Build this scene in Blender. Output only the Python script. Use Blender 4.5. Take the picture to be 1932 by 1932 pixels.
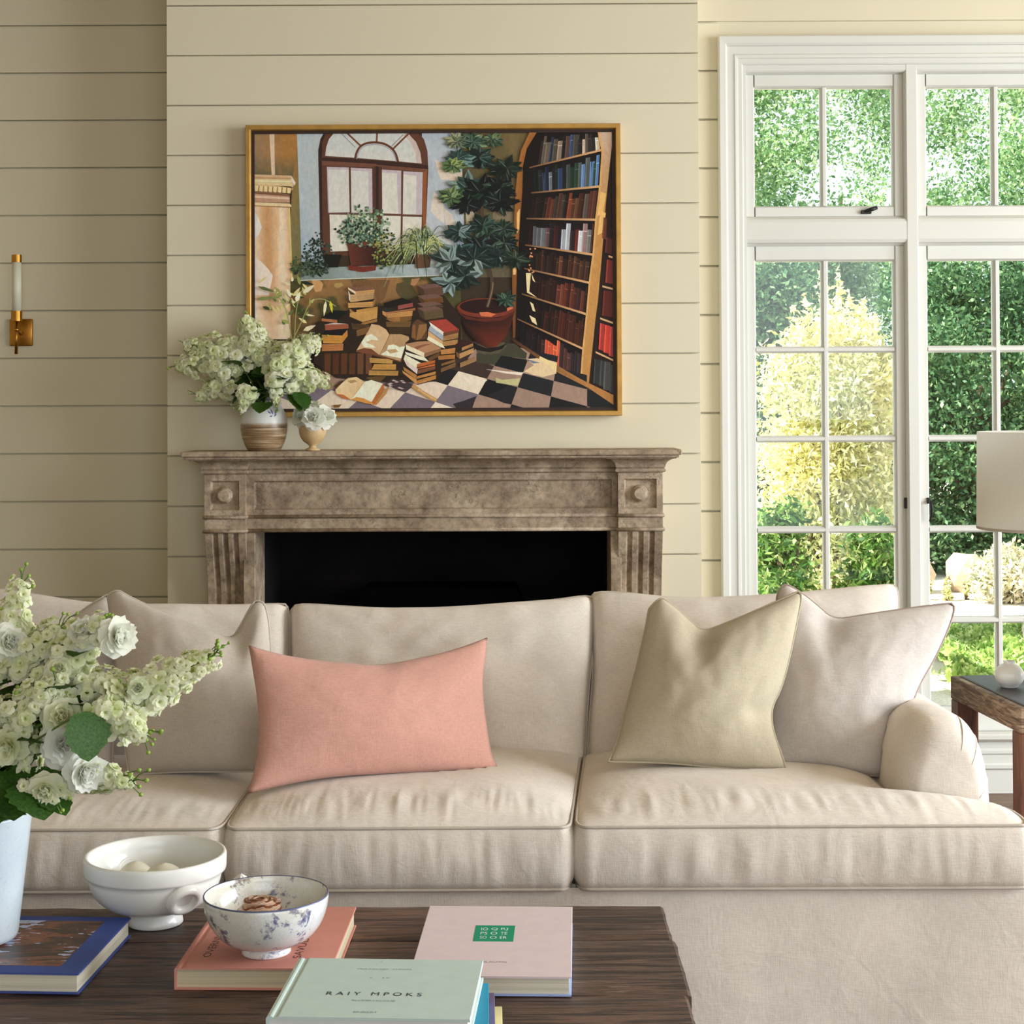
import bpy, bmesh, math, random
import numpy as np
from mathutils import Vector, Matrix, noise as mnoise

for o in list(bpy.data.objects):
    bpy.data.objects.remove(o, do_unlink=True)
SC = bpy.context.scene
COL = SC.collection
PI = math.pi

# ------------------------------------------------------------------ camera
FPX, EYE, HORIZON = 3130.0, 1.43, 762.0       # focal length in pixels of the 1932 frame, eye height, horizon row
PITCH, ROLL = math.radians(0.9), 0.0050
CYP = HORIZON - FPX * math.tan(PITCH)
FV = Vector((0, math.cos(PITCH), math.sin(PITCH)))
U0 = Vector((0, -math.sin(PITCH), math.cos(PITCH)))
R0 = Vector((1, 0, 0))
UV = U0 * math.cos(ROLL) + R0 * math.sin(ROLL)
RV = R0 * math.cos(ROLL) - U0 * math.sin(ROLL)
CAM = Vector((0, 0, EYE))
cd = bpy.data.cameras.new('camera')
cd.sensor_width = 36.0
cd.lens = FPX / 1932.0 * 36.0
cd.shift_y = (CYP - 966.0) / 1932.0
cd.clip_start, cd.clip_end = 0.05, 200
cam = bpy.data.objects.new('camera', cd)
COL.objects.link(cam)
m = Matrix.Identity(4)
for i in range(3):
    m[i][0], m[i][1], m[i][2], m[i][3] = RV[i], UV[i], -FV[i], CAM[i]
cam.matrix_world = m
SC.camera = cam


def ray(x, y):
    return FV + RV * ((x - 966.0) / FPX) + UV * ((CYP - y) / FPX)


def W(x, y, Y):
    "photo pixel -> point on the vertical plane at distance Y"
    d = ray(x, y)
    return CAM + d * (Y / d.y)


def WZ(x, y, z):
    "photo pixel -> point on the horizontal plane at height z"
    d = ray(x, y)
    return CAM + d * ((z - EYE) / d.z)


def WP(x, y, p0, n):
    d = ray(x, y)
    return CAM + d * ((p0 - CAM).dot(n) / d.dot(n))


def PX(x, Y):
    return (x - 966.0) / FPX * Y


# ------------------------------------------------------------------ world, sun, daylight
world = bpy.data.worlds.new('sky')
SC.world = world
world.use_nodes = True
wn = world.node_tree
wn.nodes.clear()
wo = wn.nodes.new('ShaderNodeOutputWorld')
bg = wn.nodes.new('ShaderNodeBackground')
bg.inputs['Color'].default_value = (0.80, 0.90, 1.0, 1)
bg.inputs['Strength'].default_value = 1.9
wn.links.new(bg.outputs[0], wo.inputs[0])

SUN_DIR = Vector((0.80, 0.10, -0.85)).normalized()      # comes over the roof, along the window wall
sd = bpy.data.lights.new('sun', 'SUN')
sd.energy = 14.0
sd.angle = math.radians(1.0)
sd.color = (1.0, 0.95, 0.84)
sun = bpy.data.objects.new('sun_offscreen', sd)
COL.objects.link(sun)
sun.rotation_euler = SUN_DIR.to_track_quat('-Z', 'Y').to_euler()


def area(name, loc, direction, sx, sy, power, color):
    l = bpy.data.lights.new(name, 'AREA')
    l.shape = 'RECTANGLE'
    l.size, l.size_y = sx, sy
    l.energy = power
    l.color = color
    o = bpy.data.objects.new(name, l)
    COL.objects.link(o)
    o.location = loc
    o.rotation_euler = Vector(direction).to_track_quat('-Z', 'Y').to_euler()
    return o


# daylight from outside the room's other windows (side wall and the wall behind the viewer); the panels hang wholly beyond the openings
area('window_side_offscreen', (5.36, 3.0, 1.9), (-1, 0, -0.62), 4.4, 2.5, 450, (0.88, 0.945, 1.0))
area('window_rear_offscreen', (1.3, -3.36, 1.9), (-0.1, 1, -0.5), 4.2, 2.4, 56, (0.94, 0.965, 1.0))

vs = SC.view_settings
SC.display_settings.display_device = 'sRGB'
vs.view_transform = 'Standard'
vs.look = 'None'
vs.exposure = 0.0
vs.gamma = 1.0
vs.use_curve_mapping = False
SC.cycles.use_denoising = True
SC.cycles.max_bounces = 6
SC.cycles.use_adaptive_sampling = True
SC.cycles.adaptive_threshold = 0.02
SC.cycles.diffuse_bounces = 3
SC.cycles.transparent_max_bounces = 12
SC.cycles.sample_clamp_indirect = 6.0


# ------------------------------------------------------------------ helpers
def lin(r, g=None, b=None):
    "sRGB 0-255 -> linear"
    if g is None:
        r, g, b = r
    f = lambda v: (v / 255.0 / 12.92) if v <= 10.3 else (((v / 255.0) + 0.055) / 1.055) ** 2.4
    return (f(r), f(g), f(b))


def link(o, parent=None):
    COL.objects.link(o)
    if parent is not None:
        o.parent = parent
    return o


def tag(o, label=None, cat=None, group=None, kind=None):
    if label: o['label'] = label
    if cat: o['category'] = cat
    if group: o['group'] = group
    if kind: o['kind'] = kind
    return o


def empty(name, loc=(0, 0, 0), rz=0.0, label=None, cat=None, group=None, kind=None):
    o = bpy.data.objects.new(name, None)
    COL.objects.link(o)
    o.location = loc
    o.rotation_euler = (0, 0, rz)
    o.empty_display_size = 0.05
    return tag(o, label, cat, group, kind)


class MB:
    "collects vertices and faces; build() links them as one mesh object"

    def __init__(s):
        s.v, s.f, s.sm = [], [], []

    def add(s, verts, faces, smooth=False):
        b = len(s.v)
        s.v += [tuple(p) for p in verts]
        s.f += [tuple(i + b for i in f) for f in faces]
        s.sm += [smooth] * len(faces)
        return s

    def box(s, x0, x1, y0, y1, z0, z1):
        v = [(x0, y0, z0), (x1, y0, z0), (x1, y1, z0), (x0, y1, z0), (x0, y0, z1), (x1, y0, z1), (x1, y1, z1), (x0, y1, z1)]
        return s.add(v, [(0, 3, 2, 1), (4, 5, 6, 7), (0, 1, 5, 4), (1, 2, 6, 5), (2, 3, 7, 6), (3, 0, 4, 7)])

    def cbox(s, x0, x1, y0, y1, z0, z1, c=0.003):
        "box with all edges chamfered"
        c = min(c, (x1 - x0) / 2.2, (y1 - y0) / 2.2, (z1 - z0) / 2.2)
        bm = bmesh.new()
        bmesh.ops.create_cube(bm, size=1.0)
        for v in bm.verts:
            v.co = Vector(((x0 + x1) / 2 + v.co.x * (x1 - x0), (y0 + y1) / 2 + v.co.y * (y1 - y0), (z0 + z1) / 2 + v.co.z * (z1 - z0)))
        bmesh.ops.bevel(bm, geom=list(bm.edges), offset=c, segments=1, affect='EDGES')
        return s.addbm(bm)

    def rbox(s, x0, x1, y0, y1, z0, z1, r=0.01, seg=4):
        bm = bmesh.new()
        bmesh.ops.create_cube(bm, size=1.0)
        for v in bm.verts:
            v.co = Vector(((x0 + x1) / 2 + v.co.x * (x1 - x0), (y0 + y1) / 2 + v.co.y * (y1 - y0), (z0 + z1) / 2 + v.co.z * (z1 - z0)))
        bmesh.ops.bevel(bm, geom=list(bm.edges), offset=r, segments=seg, profile=0.5, affect='EDGES')
        return s.addbm(bm, True)

    def addbm(s, bm, smooth=False):
        bm.verts.ensure_lookup_table()
        bm.verts.index_update()
        s.add([v.co[:] for v in bm.verts], [tuple(v.index for v in f.verts) for f in bm.faces], smooth)
        bm.free()
        return s

    def lathe(s, prof, center=(0, 0, 0), n=48, smooth=True, close=False):
        "prof: list of (r, z)"
        cx, cy, cz = center
        v, f = [], []
        k = len(prof)
        for i in range(n):
            a = 2 * PI * i / n
            for r, z in prof:
                v.append((cx + r * math.cos(a), cy + r * math.sin(a), cz + z))
        for i in range(n):
            j = (i + 1) % n
            for q in range(k - 1 if not close else k):
                q2 = (q + 1) % k
                f.append((i * k + q, j * k + q, j * k + q2, i * k + q2))
        return s.add(v, f, smooth)

    def tube(s, pts, rad, n=8, cap=True, closed=False, smooth=True):
        pts = [Vector(p) for p in pts]
        k = len(pts)
        rads = rad if isinstance(rad, (list, tuple)) else [rad] * k
        v, f = [], []
        prev = None
        for i, p in enumerate(pts):
            if closed:
                t = pts[(i + 1) % k] - pts[i - 1]
            else:
                t = pts[min(i + 1, k - 1)] - pts[max(i - 1, 0)]
            if t.length < 1e-9: t = Vector((0, 0, 1))
            t.normalize()
            if prev is None:
                up = Vector((0, 0, 1)) if abs(t.z) < 0.9 else Vector((1, 0, 0))
                a = t.cross(up).normalized()
            else:
                a = (prev - t * prev.dot(t))
                a = a.normalized() if a.length > 1e-6 else t.orthogonal().normalized()
            prev = a
            b = t.cross(a)
            for q in range(n):
                w = 2 * PI * q / n
                v.append(p + (a * math.cos(w) + b * math.sin(w)) * rads[i])
        m = k if closed else k - 1
        for i in range(m):
            j = (i + 1) % k
            for q in range(n):
                f.append((i * n + q, i * n + (q + 1) % n, j * n + (q + 1) % n, j * n + q))
        s.add(v, f, smooth)
        if cap and not closed:
            b0 = len(s.v) - k * n
            s.f.append(tuple(b0 + q for q in range(n))[::-1]); s.sm.append(False)
            s.f.append(tuple(b0 + (k - 1) * n + q for q in range(n))); s.sm.append(False)
        return s

    def sweep_x(s, prof, x0, x1, smooth=False):
        "closed YZ profile extruded along x"
        k = len(prof)
        v = [(x0, y, z) for y, z in prof] + [(x1, y, z) for y, z in prof]
        f = [(i, (i + 1) % k, k + (i + 1) % k, k + i) for i in range(k)]
        f += [tuple(range(k))[::-1], tuple(range(k, 2 * k))]
        return s.add(v, f, smooth)

    def sweep_z(s, prof, z0, z1, smooth=False):
        "closed XY profile extruded along z"
        k = len(prof)
        v = [(x, y, z0) for x, y in prof] + [(x, y, z1) for x, y in prof]
        f = [(i, (i + 1) % k, k + (i + 1) % k, k + i) for i in range(k)]
        f += [tuple(range(k))[::-1], tuple(range(k, 2 * k))]
        return s.add(v, f, smooth)

    def grid(s, P, smooth=True, flip=False):
        "P[i][j] points"
        n, k = len(P), len(P[0])
        v = [p for row in P for p in row]
        f = []
        for i in range(n - 1):
            for j in range(k - 1):
                q = (i * k + j, i * k + j + 1, (i + 1) * k + j + 1, (i + 1) * k + j)
                f.append(q[::-1] if flip else q)
        return s.add(v, f, smooth)

    def mesh(s, name):
        me = bpy.data.meshes.new(name)
        me.from_pydata(s.v, [], s.f)
        me.polygons.foreach_set('use_smooth', s.sm)
        me.update()
        return me

    def build(s, name, mat, parent=None, fix=True, **kw):
        me = s.mesh(name)
        if fix:
            bm = bmesh.new(); bm.from_mesh(me)
            bmesh.ops.recalc_face_normals(bm, faces=list(bm.faces))
            bm.to_mesh(me); bm.free()
        if mat: me.materials.append(mat)
        o = bpy.data.objects.new(name, me)
        link(o, parent)
        return tag(o, **kw)


def np_mesh(name, verts, quads, mat, parent=None, smooth=False, **kw):
    me = bpy.data.meshes.new(name)
    nv, nq = len(verts), len(quads)
    me.vertices.add(nv)
    me.vertices.foreach_set('co', np.asarray(verts, np.float32).ravel())
    k = quads.shape[1]
    me.loops.add(nq * k)
    me.loops.foreach_set('vertex_index', np.asarray(quads, np.int32).ravel())
    me.polygons.add(nq)
    me.polygons.foreach_set('loop_start', np.arange(0, nq * k, k, dtype=np.int32))
    me.polygons.foreach_set('loop_total', np.full(nq, k, np.int32))
    me.polygons.foreach_set('use_smooth', np.full(nq, smooth))
    me.update(calc_edges=True)
    me.validate()
    if mat: me.materials.append(mat)
    o = bpy.data.objects.new(name, me)
    link(o, parent)
    return tag(o, **kw)


def inst(mesh_or_obj, name, parent, matrix):
    me = mesh_or_obj.data if hasattr(mesh_or_obj, 'data') else mesh_or_obj
    o = bpy.data.objects.new(name, me)
    link(o, parent)
    o.matrix_local = matrix
    return o


# ------------------------------------------------------------------ materials
def new_mat(name):
    mt = bpy.data.materials.new(name)
    mt.use_nodes = True
    nt = mt.node_tree
    return mt, nt, nt.nodes['Principled BSDF']


def N(nt, kind, **kw):
    n = nt.nodes.new('ShaderNode' + kind)
    for k, v in kw.items():
        if k in n.inputs.keys():
            n.inputs[k].default_value = v
        else:
            setattr(n, k, v)
    return n


def ramp(nt, fac, stops):
    r = nt.nodes.new('ShaderNodeValToRGB')
    el = r.color_ramp.elements
    while len(el) > 1: el.remove(el[-1])
    el[0].position = stops[0][0]
    el[0].color = (*stops[0][1], 1)
    for p, c in stops[1:]:
        e = el.new(p); e.color = (*c, 1)
    nt.links.new(fac, r.inputs[0])
    return r


def coords(nt, scale=(1, 1, 1), which='Object'):
    tc = nt.nodes.new('ShaderNodeTexCoord')
    mp = nt.nodes.new('ShaderNodeMapping')
    mp.inputs['Scale'].default_value = scale
    nt.links.new(tc.outputs[which], mp.inputs[0])
    return mp.outputs[0]


def mixc(nt, fac, a, b, mode='MIX'):
    mx = nt.nodes.new('ShaderNodeMix')
    mx.data_type = 'RGBA'
    mx.blend_type = mode
    for sock, val in ((mx.inputs[0], fac), (mx.inputs[6], a), (mx.inputs[7], b)):
        if hasattr(val, 'is_linked'):
            nt.links.new(val, sock)
        elif isinstance(val, (int, float)):
            sock.default_value = val
        else:
            sock.default_value = (*val, 1)
    return mx.outputs[2]


def bump(nt, b, height, strength=0.2, dist=0.002):
    bp = nt.nodes.new('ShaderNodeBump')
    bp.inputs['Strength'].default_value = strength
    bp.inputs['Distance'].default_value = dist
    nt.links.new(height, bp.inputs['Height'])
    nt.links.new(bp.outputs[0], b.inputs['Normal'])
    return bp


def plain(name, col, rough=0.5, metal=0.0, var=0.06, nscale=6.0, spec=0.5, bstr=0.0, bscale=60.0, coat=0.0):
    "painted / glazed surface with slight procedural mottling"
    mt, nt, b = new_mat(name)
    co = coords(nt)
    n = N(nt, 'TexNoise', Scale=nscale, Detail=4.0)
    nt.links.new(co, n.inputs['Vector'])
    lo = tuple(max(0, c * (1 - var)) for c in col)
    hi = tuple(min(1, c * (1 + var)) for c in col)
    r = ramp(nt, n.outputs['Fac'], [(0.3, lo), (0.7, hi)])
    nt.links.new(r.outputs[0], b.inputs['Base Color'])
    b.inputs['Roughness'].default_value = rough
    b.inputs['Metallic'].default_value = metal
    b.inputs['Specular IOR Level'].default_value = spec
    b.inputs['Coat Weight'].default_value = coat
    if bstr:
        n2 = N(nt, 'TexNoise', Scale=bscale, Detail=3.0)
        nt.links.new(co, n2.inputs['Vector'])
        bump(nt, b, n2.outputs['Fac'], bstr, 0.002)
    return mt


def fabric(name, col, weave=420.0, var=0.10, rough=0.95, slub=0.5):
    "linen: fine crossed weave, slubs and soft mottling"
    mt, nt, b = new_mat(name)
    co = coords(nt)
    w1 = N(nt, 'TexNoise', Scale=1.0, Detail=2.0)
    w2 = N(nt, 'TexNoise', Scale=1.0, Detail=2.0)
    m1 = coords(nt, (weave, weave, weave * 0.12)); m2 = coords(nt, (weave * 0.12, weave * 0.3, weave))
    nt.links.new(m1, w1.inputs['Vector']); nt.links.new(m2, w2.inputs['Vector'])
    mx = nt.nodes.new('ShaderNodeMath'); mx.operation = 'ADD'
    nt.links.new(w1.outputs['Fac'], mx.inputs[0]); nt.links.new(w2.outputs['Fac'], mx.inputs[1])
    big = N(nt, 'TexNoise', Scale=5.0, Detail=5.0)
    nt.links.new(co, big.inputs['Vector'])
    lo = tuple(c * (1 - var) for c in col); hi = tuple(min(1, c * (1 + var)) for c in col)
    r1 = ramp(nt, big.outputs['Fac'], [(0.3, lo), (0.7, hi)])
    mul = nt.nodes.new('ShaderNodeMath'); mul.operation = 'MULTIPLY'; mul.inputs[1].default_value = 0.5
    nt.links.new(mx.outputs[0], mul.inputs[0])
    r2 = ramp(nt, mul.outputs[0], [(0.32, (0.78, 0.76, 0.74)), (0.62, (1.06, 1.06, 1.06))])
    c = mixc(nt, slub, r1.outputs[0], r2.outputs[0], 'MULTIPLY')
    nt.links.new(c, b.inputs['Base Color'])
    b.inputs['Roughness'].default_value = rough
    b.inputs['Specular IOR Level'].default_value = 0.15
    b.inputs['Sheen Weight'].default_value = 0.15
    b.inputs['Sheen Roughness'].default_value = 0.6
    # soft creases under the weave
    cr = N(nt, 'TexNoise', Scale=14.0, Detail=3.0, Distortion=1.2)
    nt.links.new(co, cr.inputs['Vector'])
    ad = nt.nodes.new('ShaderNodeMath'); ad.operation = 'MULTIPLY_ADD'
    ad.inputs[1].default_value = 0.18
    nt.links.new(mx.outputs[0], ad.inputs[0]); nt.links.new(cr.outputs['Fac'], ad.inputs[2])
    bump(nt, b, ad.outputs[0], 0.35, 0.006)
    return mt


def leafy(name, stops, rough=0.5, trans=0.35, tcol=None):
    "leaf colour differs from leaf to leaf; light passes through"
    mt, nt, b = new_mat(name)
    g = nt.nodes.new('ShaderNodeNewGeometry')
    r0 = ramp(nt, g.outputs['Random Per Island'], stops)
    nn = N(nt, 'TexNoise', Scale=1.6, Detail=2.0)
    nt.links.new(coords(nt), nn.inputs['Vector'])
    rv = ramp(nt, nn.outputs['Fac'], [(0.35, (0.62, 0.72, 0.66)), (0.65, (1.15, 1.1, 1.0))])

    class r: outputs = [mixc(nt, 0.9, r0.outputs[0], rv.outputs[0], 'MULTIPLY')]
    nt.links.new(r.outputs[0], b.inputs['Base Color'])
    b.inputs['Roughness'].default_value = rough
    b.inputs['Specular IOR Level'].default_value = 0.4
    if trans:
        t = nt.nodes.new('ShaderNodeBsdfTranslucent')
        if tcol:
            t.inputs[0].default_value = (*tcol, 1)
        else:
            nt.links.new(r.outputs[0], t.inputs[0])
        mx = nt.nodes.new('ShaderNodeMixShader'); mx.inputs[0].default_value = trans
        nt.links.new(b.outputs[0], mx.inputs[1]); nt.links.new(t.outputs[0], mx.inputs[2])
        nt.links.new(mx.outputs[0], nt.nodes['Material Output'].inputs[0])
    return mt


M = {}
M['cream'] = plain('cream_paint', lin(225, 215, 188), rough=0.6, var=0.012, nscale=3, spec=0.25, bstr=0.03, bscale=120)
M['white_trim'] = plain('white_trim_paint', lin(219, 217, 208), rough=0.42, var=0.012, nscale=4, spec=0.4)
M['ceiling'] = plain('ceiling_paint', lin(206, 184, 144), rough=0.8, var=0.01)
M['brass'] = plain('aged_brass', lin(176, 124, 52), rough=0.32, metal=1.0, var=0.15, nscale=30)
M['black_iron'] = plain('black_iron', (0.012, 0.011, 0.011), rough=0.5, var=0.2)
M['soot'] = plain('soot_black', (0.011, 0.009, 0.009), rough=0.9, var=0.3, spec=0.2)
M['insert'] = plain('black_steel', (0.0012, 0.0012, 0.0014), rough=0.9, var=0.2, spec=0.05)
M['gold_frame'] = plain('gilded_wood', lin(186, 142, 70), rough=0.42, metal=0.55, var=0.14, nscale=24, bstr=0.1, bscale=90)
M['dark_liner'] = plain('dark_liner', lin(48, 24, 14), rough=0.6)

# ================================================================== the room
YC, YL, YR = 5.96, 6.27, 6.10          # faces of the chimney breast, the wall beside it, the window wall
XL, XRT, YREAR, ZC = -5.0, 4.5, -2.6, 3.35
PITCHB = 0.1803                         # shiplap course
XCL, XCR = PX(315.5, YC), PX(1321.5, YC)

mt, nt, b = new_mat('oak_floor')
co = coords(nt, (1.2, 9, 1))
n = N(nt, 'TexNoise', Scale=3.0, Detail=6.0)
nt.links.new(co, n.inputs['Vector'])
r = ramp(nt, n.outputs['Fac'], [(0.3, lin(78, 54, 36)), (0.7, lin(124, 90, 62))])
nt.links.new(r.outputs[0], b.inputs['Base Color'])
b.inputs['Roughness'].default_value = 0.4
M['floor'] = mt

mt, nt, b = new_mat('window_glass')
tr = nt.nodes.new('ShaderNodeBsdfTransparent')
tr.inputs[0].default_value = (0.97, 0.985, 0.98, 1)
gl = nt.nodes.new('ShaderNodeBsdfGlossy'); gl.inputs['Roughness'].default_value = 0.02
fr = nt.nodes.new('ShaderNodeFresnel'); fr.inputs[0].default_value = 1.45
mx = nt.nodes.new('ShaderNodeMixShader')
nt.links.new(fr.outputs[0], mx.inputs[0]); nt.links.new(tr.outputs[0], mx.inputs[1]); nt.links.new(gl.outputs[0], mx.inputs[2])
nt.links.new(mx.outputs[0], nt.nodes['Material Output'].inputs[0])
M['glass'] = mt

MB().box(XL - 0.2, XRT + 0.2, YREAR - 0.2, 6.6, -0.12, 0.0).build('floor', M['floor'], kind='structure', label='brown oak floor under the sofa and tables')
MB().box(XL - 0.2, XRT + 0.25, YREAR - 0.25, 6.75, ZC, ZC + 0.2).build('ceiling', M['ceiling'], kind='structure', label='cream painted ceiling over the room')
MB().box(XL - 0.2, XL, YREAR - 0.2, 6.6, 0, ZC).build('wall_side_left', M['cream'], kind='structure', label='plain cream side wall beyond the sconce')
# side wall and rear wall have wide window openings where the daylight comes in
MB().box(XRT, XRT + 0.2, YREAR - 0.2, 0.8, 0, ZC).box(XRT, XRT + 0.2, 5.2, 6.6, 0, ZC).box(XRT, XRT + 0.2, 0.8, 5.2, 0, 0.25) \
    .box(XRT, XRT + 0.2, 0.8, 5.2, 3.0, ZC).build('wall_side_right', M['cream'], kind='structure', label='cream side wall with a wide window opening')
MB().box(XL, -0.9, YREAR - 0.2, YREAR, 0, ZC).box(3.5, XRT, YREAR - 0.2, YREAR, 0, ZC).box(-0.9, 3.5, YREAR - 0.2, YREAR, 0, 0.3) \
    .box(-0.9, 3.5, YREAR - 0.2, YREAR, 3.0, ZC).build('wall_rear', M['cream'], kind='structure', label='cream rear wall with a wide window opening')

BOARD_CACHE = {}


def board_mesh(w, h, t=0.016, ch=0.0016):
    key = (round(w, 4), round(h, 4))
    if key not in BOARD_CACHE:
        mb = MB()
        # front face chamfered, back open against the wall
        v = [(-w / 2, 0, 0), (w / 2, 0, 0), (w / 2, 0, h), (-w / 2, 0, h)]
        f0 = [(-w / 2, -t + ch, 0), (w / 2, -t + ch, 0), (w / 2, -t + ch, h), (-w / 2, -t + ch, h)]
        f1 = [(-w / 2 + ch * .3, -t, ch), (w / 2 - ch * .3, -t, ch), (w / 2 - ch * .3, -t, h - ch), (-w / 2 + ch * .3, -t, h - ch)]
        fs = [(0, 3, 2, 1)]
        for i in range(4):
            j = (i + 1) % 4
            fs += [(i, j, j + 4, i + 4), (i + 4, j + 4, j + 8, i + 8)]
        fs.append((8, 9, 10, 11))
        mb.add(v + f0 + f1, fs)
        me = mb.mesh('board')
        bm = bmesh.new(); bm.from_mesh(me); bmesh.ops.recalc_face_normals(bm, faces=list(bm.faces)); bm.to_mesh(me); bm.free()
        me.materials.append(M['cream'])
        BOARD_CACHE[key] = me
    return BOARD_CACHE[key]


def shiplap(parent, x0, x1, zref, zmin, zmax, Yf, gap=0.0055, holes=()):
    "one board object per course; the joints are real gaps"
    k0 = math.floor((zmin - zref) / PITCHB)
    z = zref + k0 * PITCHB
    while z < zmax:
        a, c = max(z + gap / 2, zmin), min(z + PITCHB - gap / 2, zmax)
        if c - a > 0.004:
            segs = [(x0, x1)]
            for hx0, hx1, hz0, hz1 in holes:
                if a < hz1 - 0.004 and c > hz0 + 0.004:
                    nsegs = []
                    for s0, s1 in segs:
                        if hx0 > s0: nsegs.append((s0, min(s1, hx0)))
                        if hx1 < s1: nsegs.append((max(s0, hx1), s1))
                    segs = [q for q in nsegs if q[1] - q[0] > 0.004]
            for s0, s1 in segs:
                o = inst(board_mesh(s1 - s0, c - a), 'board', parent, Matrix.Translation(((s0 + s1) / 2, Yf + 0.016, a)))
        z += PITCHB


wl = MB().box(XL, XCL + 0.02, YL + 0.0162, YL + 0.2, 0, ZC).build('wall_left', M['cream'], kind='structure', label='cream shiplap wall behind the brass sconce')
shiplap(wl, XL, XCL + 0.01, 1.4300, 0, ZC, YL)

# chimney breast: piers and head around the fire opening, clad in shiplap
OPX0, OPX1, OPZ = -0.905, 0.343, 0.981
wc = MB().box(XCL + 0.003, OPX0 - 0.02, YC + 0.0162, 6.55, 0, ZC).box(OPX1 + 0.02, XCR - 0.003, YC + 0.0162, 6.55, 0, ZC) \
    .box(OPX0 - 0.02, OPX1 + 0.02, YC + 0.0162, 6.55, OPZ + 0.03, ZC).build('wall_chimney_breast', M['cream'], kind='structure', label='cream shiplap chimney breast over the stone mantel')
shiplap(wc, XCL, XCR, 1.4285, 0, ZC, YC, gap=0.0045, holes=[(OPX0 - 0.09, OPX1 + 0.09, 0, 1.2)])

# ---------------------------------------------------------------- window wall
def WXx(x): return PX(x, YR - 0.02)
def WZz(y): return W(1500, y, YR - 0.02).z
CXL, CXI = WXx(1359), WXx(1406)           # casing: outer and inner edge
CZT, CZI = WZz(68), WZz(121)
BAY = WXx(1740) - WXx(1413)
CXRI = WXx(1406) + 2 * BAY + (WXx(1413) - WXx(1406)) - 0.003
CW = CXI - CXL
ZSILL = WZz(1385)
wr = MB().box(XCR - 0.02, CXL + 0.03, YR + 0.0162, YR + 0.2, 0, ZC).box(CXRI + CW - 0.03, XRT, YR + 0.0162, YR + 0.2, 0, ZC) \
    .box(CXL + 0.03, CXRI + CW - 0.03, YR + 0.0162, YR + 0.2, CZT - 0.03, ZC).box(CXL + 0.03, CXRI + CW - 0.03, YR + 0.0162, YR + 0.2, 0, ZSILL) \
    .build('wall_right', M['cream'], kind='structure', label='cream shiplap wall around the tall white window')
shiplap(wr, XCR - 0.01, XRT, EYE - 0.0375, 0, ZC, YR, gap=0.007, holes=[(CXL + 0.002, CXRI + CW - 0.002, 0, CZT - 0.002)])

# casing: moulded profile mitred round the opening (o = outward from the inner edge, d = stands proud of the wall)
h_ = CZT - CZI
prof = [(0.0, -0.02), (0.0, 0.012), (0.004, 0.016), (0.018, 0.016), (0.021, 0.022), (0.030, 0.024), (0.034, 0.020), (0.058, 0.020), (0.060, 0.030), (0.066, 0.036),
        (CW - 0.004, 0.038), (CW, 0.034), (CW, -0.005)]


def mitred(mb, prof, x0, x1, zb, zt, Y, hs=1.0):
    P = []
    for o, d in prof:
        P.append([(x0 - o, Y - d, zb), (x0 - o, Y - d, zt + o * hs), (x1 + o, Y - d, zt + o * hs), (x1 + o, Y - d, zb)])
    mb.grid(P, smooth=False)
    return mb


mitred(MB(), prof, CXI, CXRI, ZSILL - 0.0, CZI, YR, hs=h_ / CW).build('trim_1', M['white_trim'], kind='structure', label='stepped white casing round the tall window')

# fixed frame: jambs, mullion, transom with bevelled stops
SY = YR + 0.022                            # face of the sashes
fr_ = empty('trim_2', (0, 0, 0), kind='structure', label='white mullion and transom of the tall window')
def stopbar(name, x0, x1, z0, z1, bevel, vertical):
    "frame member whose edges bevel back to the sash"
    mb = MB()
    yf, yb = YR - (0.0055 if vertical else 0.004), SY + 0.004
    if vertical:
        mb.sweep_z([(x0, yb), (x0 + bevel * .35, yb - 0.012), (x0 + bevel * .5, yf + 0.006), (x0 + bevel, yf), (x1 - bevel, yf), (x1 - bevel * .5, yf + 0.006), (x1 - bevel * .35, yb - 0.012), (x1, yb), (x1, YR + 0.12), (x0, YR + 0.12)], z0, z1)
    else:
        p = [(yb, z0), (yb - 0.012, z0 + bevel * .35), (yf + 0.006, z0 + bevel * .5), (yf, z0 + bevel), (yf, z1 - bevel), (yf + 0.006, z1 - bevel * .5), (yb - 0.012, z1 - bevel * .35), (yb, z1), (YR + 0.12, z1), (YR + 0.12, z0)]
        mb.sweep_x(p, x0, x1)
    return mb.build(name, M['white_trim'], fr_)

xm0, xm1 = WXx(1712), WXx(1740)
ztu0, ztu1 = WZz(406), WZz(137)
ztl0, ztl1 = WZz(1385), WZz(463)
for i in range(2):
    stopbar('mullion' if i == 0 else 'jamb', xm0 + i * BAY, xm1 + i * BAY, ZSILL, CZI + 0.01, 0.009, True)
stopbar('jamb', WXx(1404), WXx(1413.5), ZSILL, CZI + 0.01, 0.003, True)
stopbar('transom', CXI - 0.002, CXRI + 0.002, ztl1, ztu0, 0.024, False)
stopbar('head', CXI - 0.002, CXRI + 0.002, ztu1, CZI + 0.012, 0.012, False)
MB().cbox(CXL, CXRI + CW, YR - 0.045, YR + 0.10, ZSILL - 0.022, ZSILL, 0.004).build('sill', M['white_trim'], fr_)


def bar_v(mb, xc, w, z0, z1, yf, yb):
    mb.sweep_z([(xc - w / 2, yb), (xc - w / 2, yf + 0.012), (xc - w * .22, yf), (xc + w * .22, yf), (xc + w / 2, yf + 0.012), (xc + w / 2, yb)], z0, z1)
def bar_h(mb, zc, w, x0, x1, yf, yb):
    mb.sweep_x([(yb, zc - w / 2), (yf + 0.012, zc - w / 2), (yf + .0007, zc - w * .22), (yf + .0007, zc + w * .22), (yf + 0.012, zc + w / 2), (yb, zc + w / 2)], x0, x1)


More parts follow.
